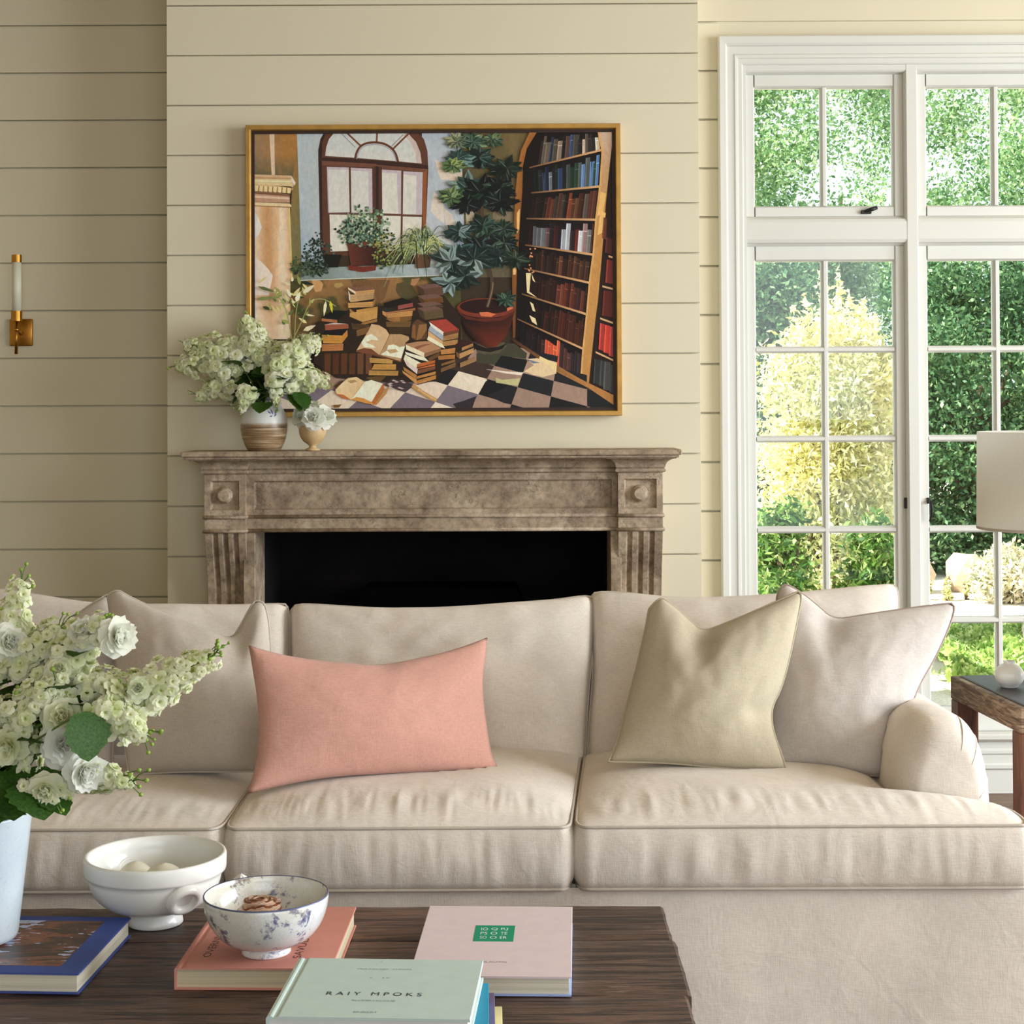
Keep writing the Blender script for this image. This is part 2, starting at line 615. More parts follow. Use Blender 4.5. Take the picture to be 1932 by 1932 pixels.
def sash(n, dx, z0, z1, gz0, gz1, rows, label):
    "a sash: two stiles, two rails, glazing bars, one pane object for each light"
    x0, x1 = WXx(1413) + dx, WXx(1712) + dx
    g0, g1 = WXx(1431) + dx, WXx(1694) + dx
    gm = WXx(1563) + dx
    root = empty('window_%d' % n, (0, 0, 0), kind='structure', label=label)
    ya, yb = SY, SY + 0.045
    def stile(a, c, s):
        mb = MB()
        e = 0.006 * s
        if s > 0: mb.sweep_z([(a, ya), (c - e, ya), (c, ya + 0.012), (c, yb), (a, yb)], z0, z1)
        else: mb.sweep_z([(a, ya + 0.012), (a - e, ya), (c, ya), (c, yb), (a, yb)], z0, z1)
        mb.build('stile', M['white_trim'], root)
    stile(x0, g0, 1); stile(g1, x1, -1)
    MB().sweep_x([(ya, gz1 + 0.006), (ya, z1), (yb, z1), (yb, gz1), (ya + 0.012, gz1)], g0, g1).build('rail', M['white_trim'], root)
    MB().sweep_x([(ya, z0), (ya, gz0 - 0.006), (ya + 0.012, gz0), (yb, gz0), (yb, z0)], g0, g1).build('rail', M['white_trim'], root)
    mw = WXx(1569) - WXx(1557)
    mb = MB(); bar_v(mb, gm, mw, gz0, gz1, ya + 0.004, yb); mb.build('glazing_bar', M['white_trim'], root)
    zs = [gz1] + rows + [gz0]
    for r in rows:
        mb = MB(); bar_h(mb, r, mw * 1.05, g0, g1, ya + 0.004, yb); mb.build('glazing_bar', M['white_trim'], root)
    for i in range(len(zs) - 1):
        top = zs[i] - (mw * .5 if i > 0 else 0); bot = zs[i + 1] + (mw * .5 if i < len(zs) - 2 else 0)
        for a, c in ((g0, gm - mw / 2), (gm + mw / 2, g1)):
            MB().box(a, c, ya + 0.026, ya + 0.030, bot, top).build('pane', M['glass'], root)
    return root


rows = [WZz(659), WZz(829), WZz(1002), WZz(1175)]
wins = []
for i in range(2):
    wins.append(sash(1 + i, BAY * i, ztu0, ztu1, WZz(386), WZz(161), [], 'two-pane upper window sash ' + ('with a black stay on its rail' if i == 0 else 'over the sash with the curved handle')))
for i in range(2):
    wins.append(sash(3 + i, BAY * i, ztl0, ztl1, WZz(1340), WZz(491), rows, 'tall ten-pane window sash ' + ('with a small black catch plate' if i == 0 else 'with a curved black handle')))
# black ironmongery
p = W(1637, 399, SY)
mb = MB().cbox(p.x - 0.026, p.x + 0.012, SY - 0.012, SY, p.z - 0.010, p.z + 0.004, 0.002)
mb.tube([(p.x - 0.01, SY - 0.012, p.z), (p.x + 0.012, SY - 0.022, p.z + 0.006), (p.x + 0.030, SY - 0.016, p.z + 0.012)], [0.006, 0.008, 0.007], 8)
mb.build('stay', M['black_iron'], wins[0])
p = W(1710, 949, SY)
MB().cbox(p.x - 0.009, p.x + 0.009, SY - 0.008, SY, p.z - 0.020, p.z + 0.020, 0.002).build('catch_plate', M['black_iron'], wins[2])
p = W(1751, 948, SY)
h = MB().cbox(p.x - 0.006, p.x + 0.006, SY - 0.008, SY, p.z - 0.004, p.z + 0.018, 0.002)
h.tube([(p.x, SY - 0.006, p.z + 0.006), (p.x + 0.003, SY - 0.03, p.z + 0.004), (p.x + 0.006, SY - 0.034, p.z - 0.015), (p.x + 0.006, SY - 0.028, p.z - 0.04), (p.x, SY - 0.02, p.z - 0.068)], [0.005, 0.0055, 0.006, 0.005, 0.003], 8)
h.build('handle', M['black_iron'], wins[3])

# deep moulded baseboard under the window
pb = [(0.0, 0.0), (-0.022, 0.0), (-0.022, 0.085), (-0.030, 0.092), (-0.030, 0.104), (-0.022, 0.110), (-0.022, 0.140), (-0.028, 0.146), (-0.028, 0.156), (-0.020, 0.164), (-0.020, 0.186), (-0.034, 0.194), (-0.034, 0.206), (-0.024, 0.214), (0.0, 0.216)]
MB().sweep_x([(YR + y, z) for y, z in pb], XCR, XRT).build('baseboard_right', M['white_trim'], kind='structure', label='tall moulded white baseboard below the window')

# ================================================================== fireplace
mt, nt, b = new_mat('brown_limestone')
co = coords(nt)
n1 = N(nt, 'TexNoise', Scale=7.0, Detail=8.0, Roughness=0.62, Distortion=0.6)
n2 = N(nt, 'TexNoise', Scale=46.0, Detail=5.0, Roughness=0.7)
vo = N(nt, 'TexVoronoi', Scale=26.0, feature='DISTANCE_TO_EDGE')
ds = N(nt, 'TexNoise', Scale=18.0, Detail=4.0)
nt.links.new(co, ds.inputs['Vector'])
mxv = mixc(nt, 0.12, co, ds.outputs['Color'])
nt.links.new(mxv, vo.inputs['Vector'])
for q in (n1, n2): nt.links.new(co, q.inputs['Vector'])
r1 = ramp(nt, n1.outputs['Fac'], [(0.28, lin(106, 88, 72)), (0.43, lin(158, 138, 116)), (0.58, lin(180, 160, 136)), (0.75, lin(206, 188, 164))])
r2 = ramp(nt, n2.outputs['Fac'], [(0.3, (0.45, 0.43, 0.4)), (0.48, (0.95, 0.95, 0.95)), (0.70, (1.4, 1.36, 1.3))])
c1 = mixc(nt, 0.75, r1.outputs[0], r2.outputs[0], 'MULTIPLY')
r3 = ramp(nt, vo.outputs['Distance'], [(0.0, (1, 1, 1)), (0.035, (0, 0, 0))])
fm = nt.nodes.new('ShaderNodeMath'); fm.operation = 'MULTIPLY'; nt.links.new(r3.outputs[0], fm.inputs[0])
nm = N(nt, 'TexNoise', Scale=11.0, Detail=2.0); nt.links.new(co, nm.inputs['Vector'])
rm = ramp(nt, nm.outputs['Fac'], [(0.48, (0, 0, 0)), (0.6, (0.7, 0.7, 0.7))]); nt.links.new(rm.outputs[0], fm.inputs[1])
c2 = mixc(nt, fm.outputs[0], c1, lin(84, 64, 50))
nt.links.new(c2, b.inputs['Base Color'])
b.inputs['Roughness'].default_value = 0.7
b.inputs['Specular IOR Level'].default_value = 0.3
bump(nt, b, n2.outputs['Fac'], 0.35, 0.004)
M['stone'] = mt

fp = empty('fireplace', (-0.28, 5.85, 0), label='carved brown limestone fireplace mantel with fluted legs and black firebox', cat='fireplace')
def fpb(mb, name, mat='stone', **kw):
    o = mb.build(name, M[mat], **kw)
    o.parent = fp
    o.matrix_parent_inverse = Matrix.Translation(fp.location).inverted()
    return o

BX0, BX1 = PX(385, 5.80), PX(1249, 5.80)
YB, YF = 5.80, 5.828          # faces of the end blocks and of the frieze between them
LX1, RX0 = PX(462, YB), PX(1165, YB)
YW = YC + 0.002
ZT = 1.27


def crown(mb, x0, x1, yf, prof, kx=1.0):
    "profile (p, z) carried round three sides of a block"
    P = []
    for p, z in prof:
        P.append([(x0 - p * kx, YW, z), (x0 - p * kx, yf - p, z), (x1 + p * kx, yf - p, z), (x1 + p * kx, YW, z)])
    mb.grid(P, smooth=False)
    return mb

# shelf slab with a fillet
sx0, sx1 = PX(340, 5.70), PX(1286, 5.70)
mb = MB().cbox(sx0, sx1, 5.70, YW, 1.252, ZT, 0.003).cbox(sx0 + 0.008, sx1 - 0.008, 5.710, YW, 1.243, 1.2521, 0.002)
fpb(mb, 'mantel_shelf')
cov = [(0.0, 1.1883), (0.010, 1.190), (0.014, 1.195), (0.012, 1.201), (0.006, 1.204), (0.010, 1.207)]
for i in range(9):
    a = i / 8 * PI / 2
    cov.append((0.012 + 0.045 * (1 - math.cos(a)), 1.208 + 0.030 * math.sin(a)))
cov += [(0.060, 1.2435), (0.0, 1.2435)]
mb = MB(); crown(mb, LX1 - 0.01, RX0 + 0.01, YF, cov, 0.0); fpb(mb, 'cornice')
for a, c in ((BX0, LX1), (RX0, BX1)):
    mb = MB(); crown(mb, a, c, YB, cov, 0.75); fpb(mb, 'cornice')

# frieze with a sunk panel
zf0, zf1 = 1.044, 1.188
px0, px1 = PX(478, YF), PX(1153, YF)
pz0, pz1 = 1.063, 1.164
def sunk(mb, x0, x1, z0, z1, yf, a0, a1, b0, b1, dep, bev=0.007):
    "slab front with a bevelled sunk panel"
    mb.box(x0, a0, yf, YW, z0, z1).box(a1, x1, yf, YW, z0, z1).box(a0, a1, yf, YW, b1, z1).box(a0, a1, yf, YW, z0, b0)
    o = [(a0, yf, b0), (a1, yf, b0), (a1, yf, b1), (a0, yf, b1)]
    o2 = [(a0 + .002, yf + dep * .6, b0 + .002), (a1 - .002, yf + dep * .6, b0 + .002), (a1 - .002, yf + dep * .6, b1 - .002), (a0 + .002, yf + dep * .6, b1 - .002)]
    i = [(a0 + bev, yf + dep, b0 + bev), (a1 - bev, yf + dep, b0 + bev), (a1 - bev, yf + dep, b1 - bev), (a0 + bev, yf + dep, b1 - bev)]
    mb.add(o + o2 + i, [(k, (k + 1) % 4, 4 + (k + 1) % 4, 4 + k) for k in range(4)] + [(4 + k, 4 + (k + 1) % 4, 8 + (k + 1) % 4, 8 + k) for k in range(4)] + [(8, 9, 10, 11)])
    return mb
mb = sunk(MB(), LX1 - 0.01, RX0 + 0.01, zf0 - 0.005, zf1, YF, px0, px1, pz0, pz1, 0.013)
fpb(mb, 'frieze')
# band below the frieze with two beads
def bead(x0, x1, yf, zc, r, ret=True):
    P = []
    for i in range(9):
        a = -PI / 2 + PI * i / 8
        p, z = r * math.cos(a), zc + r * math.sin(a)
        P.append([(x0 - p * ret, YW, z), (x0 - p * ret, yf - p, z), (x1 + p * ret, yf - p, z), (x1 + p * ret, YW, z)])
    return MB().grid(P, smooth=True)
fpb(MB().box(LX1 - 0.01, RX0 + 0.01, YF + 0.002, YW, 0.985, zf0), 'band')
fpb(bead(LX1 - 0.01, RX0 + 0.01, YF, 1.0385, 0.0065, 0), 'bead')
fpb(bead(LX1 - 0.01, RX0 + 0.01, YF, 0.990, 0.0065, 0), 'bead')
for a, c, rx in ((BX0, LX1, 423.5), (RX0, BX1, 1205)):
    w = c - a
    m0 = 0.021
    mb = sunk(MB(), a, c, zf0 - 0.004, zf1, YB, a + m0, c - m0, 1.0635, 1.1665, 0.016)
    blk = fpb(mb, 'corner_block')
    xc, zc = (a + c) / 2 - 0.002, 1.115
    rd = MB()
    ring = []
    for (rr, yy) in ((0.030, 0.016), (0.0285, 0.004), (0.0235, -0.002), (0.022, -0.010), (0.019, -0.013), (0.0, -0.0135)):
        ring.append([(xc + rr * math.cos(2 * PI * k / 32), YB + yy, zc + rr * math.sin(2 * PI * k / 32)) for k in range(33)])
    rd.grid(ring, smooth=False)
    ro = rd.build('roundel', M['stone'])
    ro.parent = blk; ro.matrix_parent_inverse = blk.matrix_world.inverted() if False else Matrix.Translation(fp.location).inverted() @ Matrix.Translation(fp.location)
    fpb(MB().box(a, c, YB + 0.002, YW, 0.984, zf0 - 0.003), 'band')
    fpb(bead(a, c, YB, 1.0385, 0.007), 'bead')
    fpb(bead(a, c, YB, 0.990, 0.007), 'bead')
    # fluted console leg: front recedes in an S from the top, three channels
    nz = 40
    rows_ = []
    cols = [a, a + 0.002]
    fl = []
    lane = w / 4.0
    xs = []
    for k in range(4):
        x0_ = a + k * lane
        if k > 0:
            for q in range(7):
                t = q / 6
                xs.append((x0_ - 0.011 + 0.022 * t, 0.014 * math.sin(PI * t) ** 0.7))
        xs += [(x0_ + 0.0125 if k else x0_ + 0.001, 0), (x0_ + lane - 0.0125 if k < 3 else x0_ + lane - 0.001, 0)]
    P = []
    for i in range(nz + 1):
        z = 0.984 * (1 - i / nz)
        t = (0.984 - z)
        rec = 0.004 + 0.075 * (1 / (1 + math.exp(-(t - 0.10) * 22))) - 0.0075
        if z < 0.25: rec -= 0.05 * (0.25 - z) / 0.25
        P.append([(a, YW, z)] + [(a, YB + rec + 0.003, z)] + [(x, YB + rec + d, z) for x, d in xs] + [(c, YB + rec + 0.003, z), (c, YW, z)])
    fpb(MB().grid(P, smooth=False), 'fluted_leg')
# plain inner slips beside the opening, running back into it
fpb(MB().cbox(LX1 - 0.012, OPX0, YF + 0.004, 6.06, 0, 0.984, 0.002), 'inner_slip')
fpb(MB().cbox(OPX1, RX0 + 0.012, YF + 0.004, 6.06, 0, 0.984, 0.002), 'inner_slip')
# firebox
fb = MB().box(OPX0 - 0.015, OPX0, 6.061, 6.5, 0.0, OPZ).box(OPX1, OPX1 + 0.015, 6.061, 6.5, 0.0, OPZ).box(OPX0 - .015, OPX1 + .015, 6.49, 6.5, 0, OPZ) \
    .box(OPX0 - .004, OPX1 + .004, 5.90, 6.5, OPZ - 0.002, OPZ + 0.02).box(OPX0 - .015, OPX1 + .015, 5.86, 6.5, 0.0, 0.02)
fpb(fb, 'firebox', 'soot')
# black steel fire insert standing in the firebox
zt_ = W(820, 1113, 6.08).z
x0_, x1_, x2_ = PX(683, 6.08), PX(972, 6.08), PX(1010, 6.08)
hw, dz = (x1_ - x0_) / 2, zt_
xm_ = (x0_ + x1_) / 2
v = [(-hw, 0, dz), (hw, 0, dz), (hw + 0.04, -.02, dz - 0.09), (hw + 0.04, -.02, 0.021), (-hw - 0.04, -.02, 0.021), (-hw - 0.04, -.02, dz - 0.09)]
v += [(x, 0.26, z) for x, y, z in v]
v = [(x + xm_, y + 6.10, z) for x, y, z in v]
mb = MB().add(v, [(0, 1, 2, 5), (5, 2, 3, 4), (6, 11, 8, 7), (11, 10, 9, 8)] + [(k, (k + 1) % 6, 6 + (k + 1) % 6, 6 + k) for k in range(6)])
insert = fpb(mb, 'fire_insert', 'insert', label='low black steel fire insert')

# ================================================================== wall sconce
ps = W(41.5, 627.5, YL)
sc = empty('wall_sconce', (ps.x, YL, ps.z), label='slim brass wall sconce with a frosted glass tube', cat='wall lamp')
hw = 21.5 / FPX * YL
hh = 25.5 / FPX * YL
MB().rbox(-hw, hw, -0.016, 0, -hh, hh, 0.004, 2).build('backplate', M['brass'], sc)
sy = -0.105
sxs = W(31.5, 627, YL + sy).x - ps.x
zz = lambda y: W(31.5, y, YL + sy).z - ps.z
MB().tube([(sxs, sy, zz(622)), (0.0, -0.012, zz(622) - 0.012)], 0.0065, 10).build('arm', M['brass'], sc)
st = MB().tube([(sxs - .002, sy, zz(668)), (sxs, sy, zz(605))], [0.0066, 0.0042], 12)
st.lathe([(0, -0.006), (0.009, -0.006), (0.0095, 0), (0.009, 0.006), (0, 0.006)], (sxs, sy, zz(622)), 16)
st.build('stem', M['brass'], sc)
rr = 10.3 / FPX * (YL + sy)
MB().lathe([(0, 0), (rr, 0), (rr, zz(587) - zz(606)), (rr - 0.003, zz(587) - zz(606)), (0, zz(587) - zz(606) - 0.002)], (sxs, sy, zz(606)), 28, smooth=False).build('socket_cup', M['brass'], sc)
mt, nt, b = new_mat('frosted_glass')
b.inputs['Base Color'].default_value = (*lin(240, 234, 212), 1)
b.inputs['Roughness'].default_value = 0.35
b.inputs['Transmission Weight'].default_value = 0.12
nn = N(nt, 'TexNoise', Scale=40.0); nt.links.new(coords(nt, (1, 1, .1)), nn.inputs['Vector']); bump(nt, b, nn.outputs['Fac'], 0.1)
M['frost'] = mt
r2_ = 8.6 / FPX * (YL + sy)
MB().lathe([(r2_, 0), (r2_, zz(494) - zz(588)), (r2_ - .003, zz(494) - zz(588)), (r2_ - .003, 0)], (sxs, sy, zz(588)), 28, close=True).build('glass_tube', M['frost'], sc)
r3_ = 9.4 / FPX * (YL + sy)
MB().lathe([(0, 0), (r3_, 0), (r3_, zz(481) - zz(495)), (0, zz(481) - zz(495))], (sxs, sy, zz(495)), 28, smooth=False).build('cap', M['brass'], sc)

# ================================================================== sofa
M['linen'] = fabric('oatmeal_linen', lin(230, 219, 207))
M['linen_piping'] = fabric('oatmeal_linen_piping', lin(200, 188, 174), weave=900)
M['linen_khaki'] = fabric('khaki_linen', lin(190, 178, 153))
M['linen_pale'] = fabric('pale_linen', lin(210, 200, 192))
M['linen_taupe'] = fabric('taupe_linen', lin(200, 188, 174))
M['linen_pink'] = fabric('blush_linen', lin(208, 156, 140), var=0.05)
M['piping_taupe'] = plain('taupe_piping', lin(172, 152, 142), rough=0.9)
M['piping_khaki'] = plain('khaki_piping', lin(184, 170, 144), rough=0.9)


def resample(pts, n):
    pts = [Vector(p) for p in pts]
    L = [0]
    for a, c in zip(pts, pts[1:]): L.append(L[-1] + (c - a).length)
    out = []
    j = 0
    for i in range(n + 1):
        s = L[-1] * i / n
        while j < len(L) - 2 and L[j + 1] < s: j += 1
        t = (s - L[j]) / max(1e-9, L[j + 1] - L[j])
        out.append(pts[j].lerp(pts[j + 1], t))
    return out


def smooth_poly(pts, it=2):
    pts = [Vector(p) for p in pts]
    for _ in range(it):
        q = [pts[0]]
        for a, c in zip(pts, pts[1:]):
            q += [a.lerp(c, 0.25), a.lerp(c, 0.75)]
        q.append(pts[-1])
        pts = q
    return pts


def coons(top, bot, left, right, n, k):
    "grid P[i][j], i along v (0 = top), j along u (0 = left)"
    T, B = resample(top, n), resample(bot, n)
    Lf, Rt = resample(left, k), resample(right, k)
    c00, c10, c01, c11 = T[0], T[-1], B[0], B[-1]
    P = []
    for i in range(k + 1):
        v = i / k
        row = []
        for j in range(n + 1):
            u = j / n
            p = T[j] * (1 - v) + B[j] * v + Lf[i] * (1 - u) + Rt[i] * u - (c00 * (1 - u) * (1 - v) + c10 * u * (1 - v) + c01 * (1 - u) * v + c11 * u * v)
            row.append(p)
        P.append(row)
    return P


def pillow(name, top, right, bottom, left, base, lean, mat, thick, pip=None, parent=None, pip_r=0.0028, yaw=0.0, x0=0.0, n=44, a=0.5, dents=(), wr=0.004, seed=0, back_ratio=1.0, piping_name='piping', **kw):
    """Stuffed cushion: outline given as four edges of photo pixels on a plane that
    stands at `base` (Y, z) and leans back by `lean` (rise direction); filled front and back."""
    p0 = Vector((x0, base[0], base[1]))
    up = Vector((0, lean, 1)).normalized()
    nrm = Vector((yaw, -1, lean)).normalized()          # towards the viewer, tilted up
    proj = lambda q: WP(q[0], q[1], p0, nrm)
    T, Rr, Bt, Lf = [smooth_poly([proj(q) for q in e], 2) for e in (top, right, bottom, left)]
    P = coons(T, Bt, Lf, Rr, n, n)
    front, back = [], []
    for i in range(n + 1):
        fr, bk = [], []
        for j in range(n + 1):
            u, v = j / n, i / n
            e = max(0.0, math.sin(PI * u)) ** a * max(0.0, math.sin(PI * v)) ** a
            t = thick * e
            for (du, dv, ru, rv, dep) in dents:
                t -= dep * e * math.exp(-((u - du) / ru) ** 2 - ((v - dv) / rv) ** 2)
            w = wr * e ** 0.5 * (mnoise.noise(Vector((u * 5 + seed, v * 5, seed * 1.7))) + 0.5 * mnoise.noise(Vector((u * 13 + seed, v * 11, 3.1))))
            fr.append(P[i][j] + nrm * (t + w))
            bk.append(P[i][j] - nrm * (t * back_ratio - w * .3))
        front.append(fr); back.append(bk)
    for i in range(n + 1):
        for j in (0, n):
            front[i][j] = back[i][j] = P[i][j]; front[j][i] = back[j][i] = P[j][i]
    cen = P[n // 2][n // 2]
    org = Vector((cen.x, base[0], base[1]))
    mb = MB()
    mb.grid([[q - org for q in r] for r in front]).grid([[q - org for q in r] for r in back], flip=True)
    me = mb.mesh(name)
    bm = bmesh.new(); bm.from_mesh(me)
    bmesh.ops.remove_doubles(bm, verts=list(bm.verts), dist=1e-5)
    bmesh.ops.recalc_face_normals(bm, faces=list(bm.faces)); bm.to_mesh(me); bm.free()
    me.materials.append(mat)
    o = bpy.data.objects.new(name, me)
    link(o, parent)
    o.location = org if parent is None else org - parent.location
    tag(o, **kw)
    if pip:
        loop = [P[0][j] for j in range(n)] + [P[i][n] for i in range(n)] + [P[n][n - j] for j in range(n)] + [P[n - i][0] for i in range(n)]
        MB().tube([q - org for q in loop], pip_r, 6, closed=True).build(piping_name, pip, o)
    return o


sofa = empty('sofa', (-0.25, 4.1, 0), label='long oatmeal linen slipcovered sofa with three seat and back cushions', cat='sofa')
SO = sofa.location.copy()
YSF = 3.56                      # front of the seat cushions


def sb(mb, name, mat='linen', **kw):
    o = mb.build(name, M[mat], **kw)
    o.parent = sofa
    o.matrix_parent_inverse = Matrix.Translation(SO).inverted()
    return o


# skirted base: front panel hangs in slow waves
SX0, SX1 = -1.60, 1.105
P = []
for i in range(15):
    z = 0.392 - 0.385 * i / 14
    row = []
    for j in range(121):
        x = SX0 + (SX1 - SX0) * j / 120
        y = YSF + 0.012 - 0.004 * i / 14 + 0.0035 * (i / 14) * math.sin(x * 9 + 1) + 0.0015 * mnoise.noise(Vector((x * 9, z * 5, 0)))
        row.append((x, y, z))
    P.append(row)
sb(MB().grid(P).grid([[(x, YSF + 0.04, z) for (x, y, z) in (P[0][0], P[0][-1])], [(x, YSF + 0.04, z) for (x, y, z) in (P[-1][0], P[-1][-1])]]), 'skirt')
sb(MB().rbox(SX0 + .01, SX1 - .01, YSF + 0.03, 4.62, 0.10, 0.388, 0.02), 'base')
for fx in (SX0 + 0.08, SX1 - 0.08):
    for fy in (3.68, 4.52):
        sb(MB().box(fx - .03, fx + .03, fy - .03, fy + .03, 0, 0.101), 'foot', mat='linen_taupe')
sb(MB().rbox(SX0 + .1, SX1 - .1, 4.46, 4.66, 0.38, 0.80, 0.05), 'back_frame')


def seat_cushion(name, outline, zb, zt, crown_h, n=120, k=56, seed=0):
    """outline: dict of left/right/front/back edges in plan, boxed side between two piped seams, crowned top"""
    F, Bk, Lf, Rt = [smooth_poly([Vector((p[0], p[1], 0)) for p in outline[e]], 1) for e in ('front', 'back', 'left', 'right')]
    P = coons(Bk, F, Lf, Rt, n, k)
    top, botm = [], []
    for i in range(k + 1):
        tr, br = [], []
        for j in range(n + 1):
            u, v = j / n, i / n if False else i / k
            e = (1 - abs(2 * u - 1) ** 3.2) * (1 - abs(2 * v - 1) ** 3.2)
            z = zt + crown_h * max(0, e) ** 0.62
            p = P[i][j]
            # gathers running back from the front seam
            g = math.exp(-((v - 0.86) / 0.10) ** 2)
            z += 0.0034 * g * mnoise.noise(Vector((p.x * 38 + seed, p.y * 5, 1.0))) + 0.0026 * g * mnoise.noise(Vector((p.x * 85 + seed, p.y * 7, 1.0))) + 0.003 * mnoise.noise(Vector((p.x * 6 + seed, p.y * 6, 2.0)))
            tr.append(Vector((p.x, p.y, z if e > 0 else zt)))
            br.append(Vector((p.x, p.y, zb)))
        top.append(tr); botm.append(br)
    loop = [P[0][j] for j in range(n)] + [P[i][n] for i in range(k)] + [P[k][n - j] for j in range(n)] + [P[k - i][0] for i in range(k)]
    m_ = len(loop)
    levels = 8
    side = []
    for q in range(levels + 1):
        t = q / levels
        row = []
        for i in range(m_ + 1):
            p = loop[i % m_]
            tg = loop[(i + 1) % m_] - loop[(i - 1) % m_]
            nn_ = Vector((-tg.y, tg.x, 0))
            nn_ = nn_.normalized() if nn_.length > 1e-9 else Vector((0, -1, 0))
            wv = 0.0042 * math.sin(PI * t) ** .6 * (mnoise.noise(Vector((p.x * 26 + seed, p.y * 26, t * 1.3))) + 0.5 * mnoise.noise(Vector((p.x * 60, p.y * 60, t))))
            off = 0.014 * math.sin(PI * t) ** 0.7 + wv
            row.append(p + nn_ * (-off if SIGN else off) + Vector((0, 0, zt + (zb - zt) * t)))
        side.append(row)
    mb = MB().grid(top).grid(botm, flip=True).grid(side)
    me = mb.mesh(name)
    bm = bmesh.new(); bm.from_mesh(me)
    bmesh.ops.remove_doubles(bm, verts=list(bm.verts), dist=1e-5)
    bmesh.ops.recalc_face_normals(bm, faces=list(bm.faces)); bm.to_mesh(me); bm.free()
    me.materials.append(M['linen'])
    o = bpy.data.objects.new(name, me)
    link(o, sofa)
    o.matrix_parent_inverse = Matrix.Translation(SO).inverted()
    for z in (zt, zb):
        w = MB().tube([p + Vector((0, 0, z)) for p in loop], 0.0038, 6, closed=True).build('piping', M['linen_piping'], o)
    return o


SIGN = False
ZS0, ZS1 = 0.392, 0.524
xa, xb_ = PX(421, YSF), PX(1076, YSF)
seat_cushion('seat_cushion', dict(front=[(xa + .022, YSF), (xb_ - .022, YSF)], back=[(xa - 0.008, 4.34), (0.175, 4.34)],
             left=[(xa - 0.008, 4.34), (xa + .002, 4.0), (xa, YSF + 0.06), (xa + 0.004, YSF + 0.015), (xa + .022, YSF)],
             right=[(0.175, 4.34), (0.15, 4.0), (xb_ - 0.002, YSF + 0.06), (xb_ - 0.006, YSF + 0.015), (xb_ - .022, YSF)]), ZS0, ZS1, 0.048, seed=1)
xc_ = xb_ + 0.006
seat_cushion('seat_cushion', dict(front=[(xc_ + .022, YSF), (1.09, YSF - .002)], back=[(0.187, 4.34), (0.86, 4.34)],
             left=[(0.187, 4.34), (0.162, 4.0), (xc_ + 0.002, YSF + 0.06), (xc_ + 0.006, YSF + 0.015), (xc_ + .022, YSF)],
             right=[(0.86, 4.34), (0.86, 4.0), (0.865, 3.80), (0.885, 3.755), (0.93, 3.74), (1.06, 3.735), (1.10, 3.70), (1.105, 3.60), (1.09, YSF - .002)]), ZS0, ZS1, 0.045, seed=5)
xd_ = xa - 0.006
seat_cushion('seat_cushion', dict(front=[(-1.585, YSF - .002), (xd_ - .022, YSF)], back=[(-1.355, 4.34), (xd_ - 0.01, 4.34)],
             right=[(xd_ - 0.01, 4.34), (xd_ - .002, 4.0), (xd_, YSF + 0.06), (xd_ - 0.006, YSF + 0.015), (xd_ - .022, YSF)],
             left=[(-1.355, 4.34), (-1.355, 4.0), (-1.36, 3.80), (-1.38, 3.755), (-1.425, 3.74), (-1.555, 3.735), (-1.595, 3.70), (-1.60, 3.60), (-1.585, YSF - .002)]), ZS0, ZS1, 0.030, seed=9)


def arm(x0, x1, name='arm'):
    "rolled arm: tall rounded section carried back, front end rounded over"
    mb = MB()
    rings = []
    cx, hw_ = (x0 + x1) / 2, (x1 - x0) / 2
    yb, yf = 4.62, 3.755
    zb_, zt_ = 0.385, 0.716
    n_ = 80
    stations = []
    R = 0.11
    for i in range(11):
        a = PI / 2 * i / 10
        stations.append((yf + R * (1 - math.sin(a)) , math.cos(a)))
    # station: y and how far the section has shrunk (1 = tip)
    ys = [(yf + R * (1 - math.cos(PI / 2 * i / 12)), math.sin(PI / 2 * i / 12)) for i in range(13)]
    ys += [(yf + R + (yb - yf - R) * i / 44, 1.0) for i in range(1, 45)]
    for y, s in ys:
        shr = (1 - s)
        ring = []
        hw2 = hw_ - 0.045 * shr ** 1.2
        zt2 = zt_ - 0.075 * shr ** 1.1 - 0.03 * (y - yf)
        for q in range(n_ + 1):
            a = PI * q / n_
            ex = 2.6
            c_, s_ = math.cos(a), math.sin(a)
            x = cx - hw2 * math.copysign(abs(c_) ** (2 / ex), c_)
            zz_ = zb_ + (zt2 - zb_) * abs(s_) ** (2 / 3.4)
            d = 0.002 * mnoise.noise(Vector((x * 12, y * 12, zz_ * 12)))
            ring.append((x, y + d, zz_ + d))
        rings.append(ring)
    mb.grid(rings)
    # closed front face
    tip = rings[0]
    cen = (cx, yf, (zb_ + zt_) / 2 - .03)
    b0 = len(mb.v)
    mb.add([cen] + tip, [(0, i + 1, i + 2) for i in range(len(tip) - 1)] + [(0, len(tip), 1)], True)
    me = mb.mesh(name)
    bm = bmesh.new(); bm.from_mesh(me)
    bmesh.ops.remove_doubles(bm, verts=list(bm.verts), dist=1e-5)
    bmesh.ops.recalc_face_normals(bm, faces=list(bm.faces)); bm.to_mesh(me); bm.free()
    me.materials.append(M['linen'])
    o = bpy.data.objects.new(name, me)
    link(o, sofa)
    o.matrix_parent_inverse = Matrix.Translation(SO).inverted()
    # pleats gathered at the outer front corner
    for q in (48, 58, 70):
        pts = [Vector(rings[i][q]) for i in range(1, 13)]
        pts = [p + Vector((0, 0, 0.006 * math.sin(k * .35))) * (1 if q < 30 else .4) for k, p in enumerate(pts)]
        w = MB().tube(pts, [0.0008 + 0.0010 * math.sin(PI * k / 11) for k in range(12)], 6).build('pleat', M['linen'], o)
    return o


arm(0.868, 1.092)
arm(-1.587, -1.363)

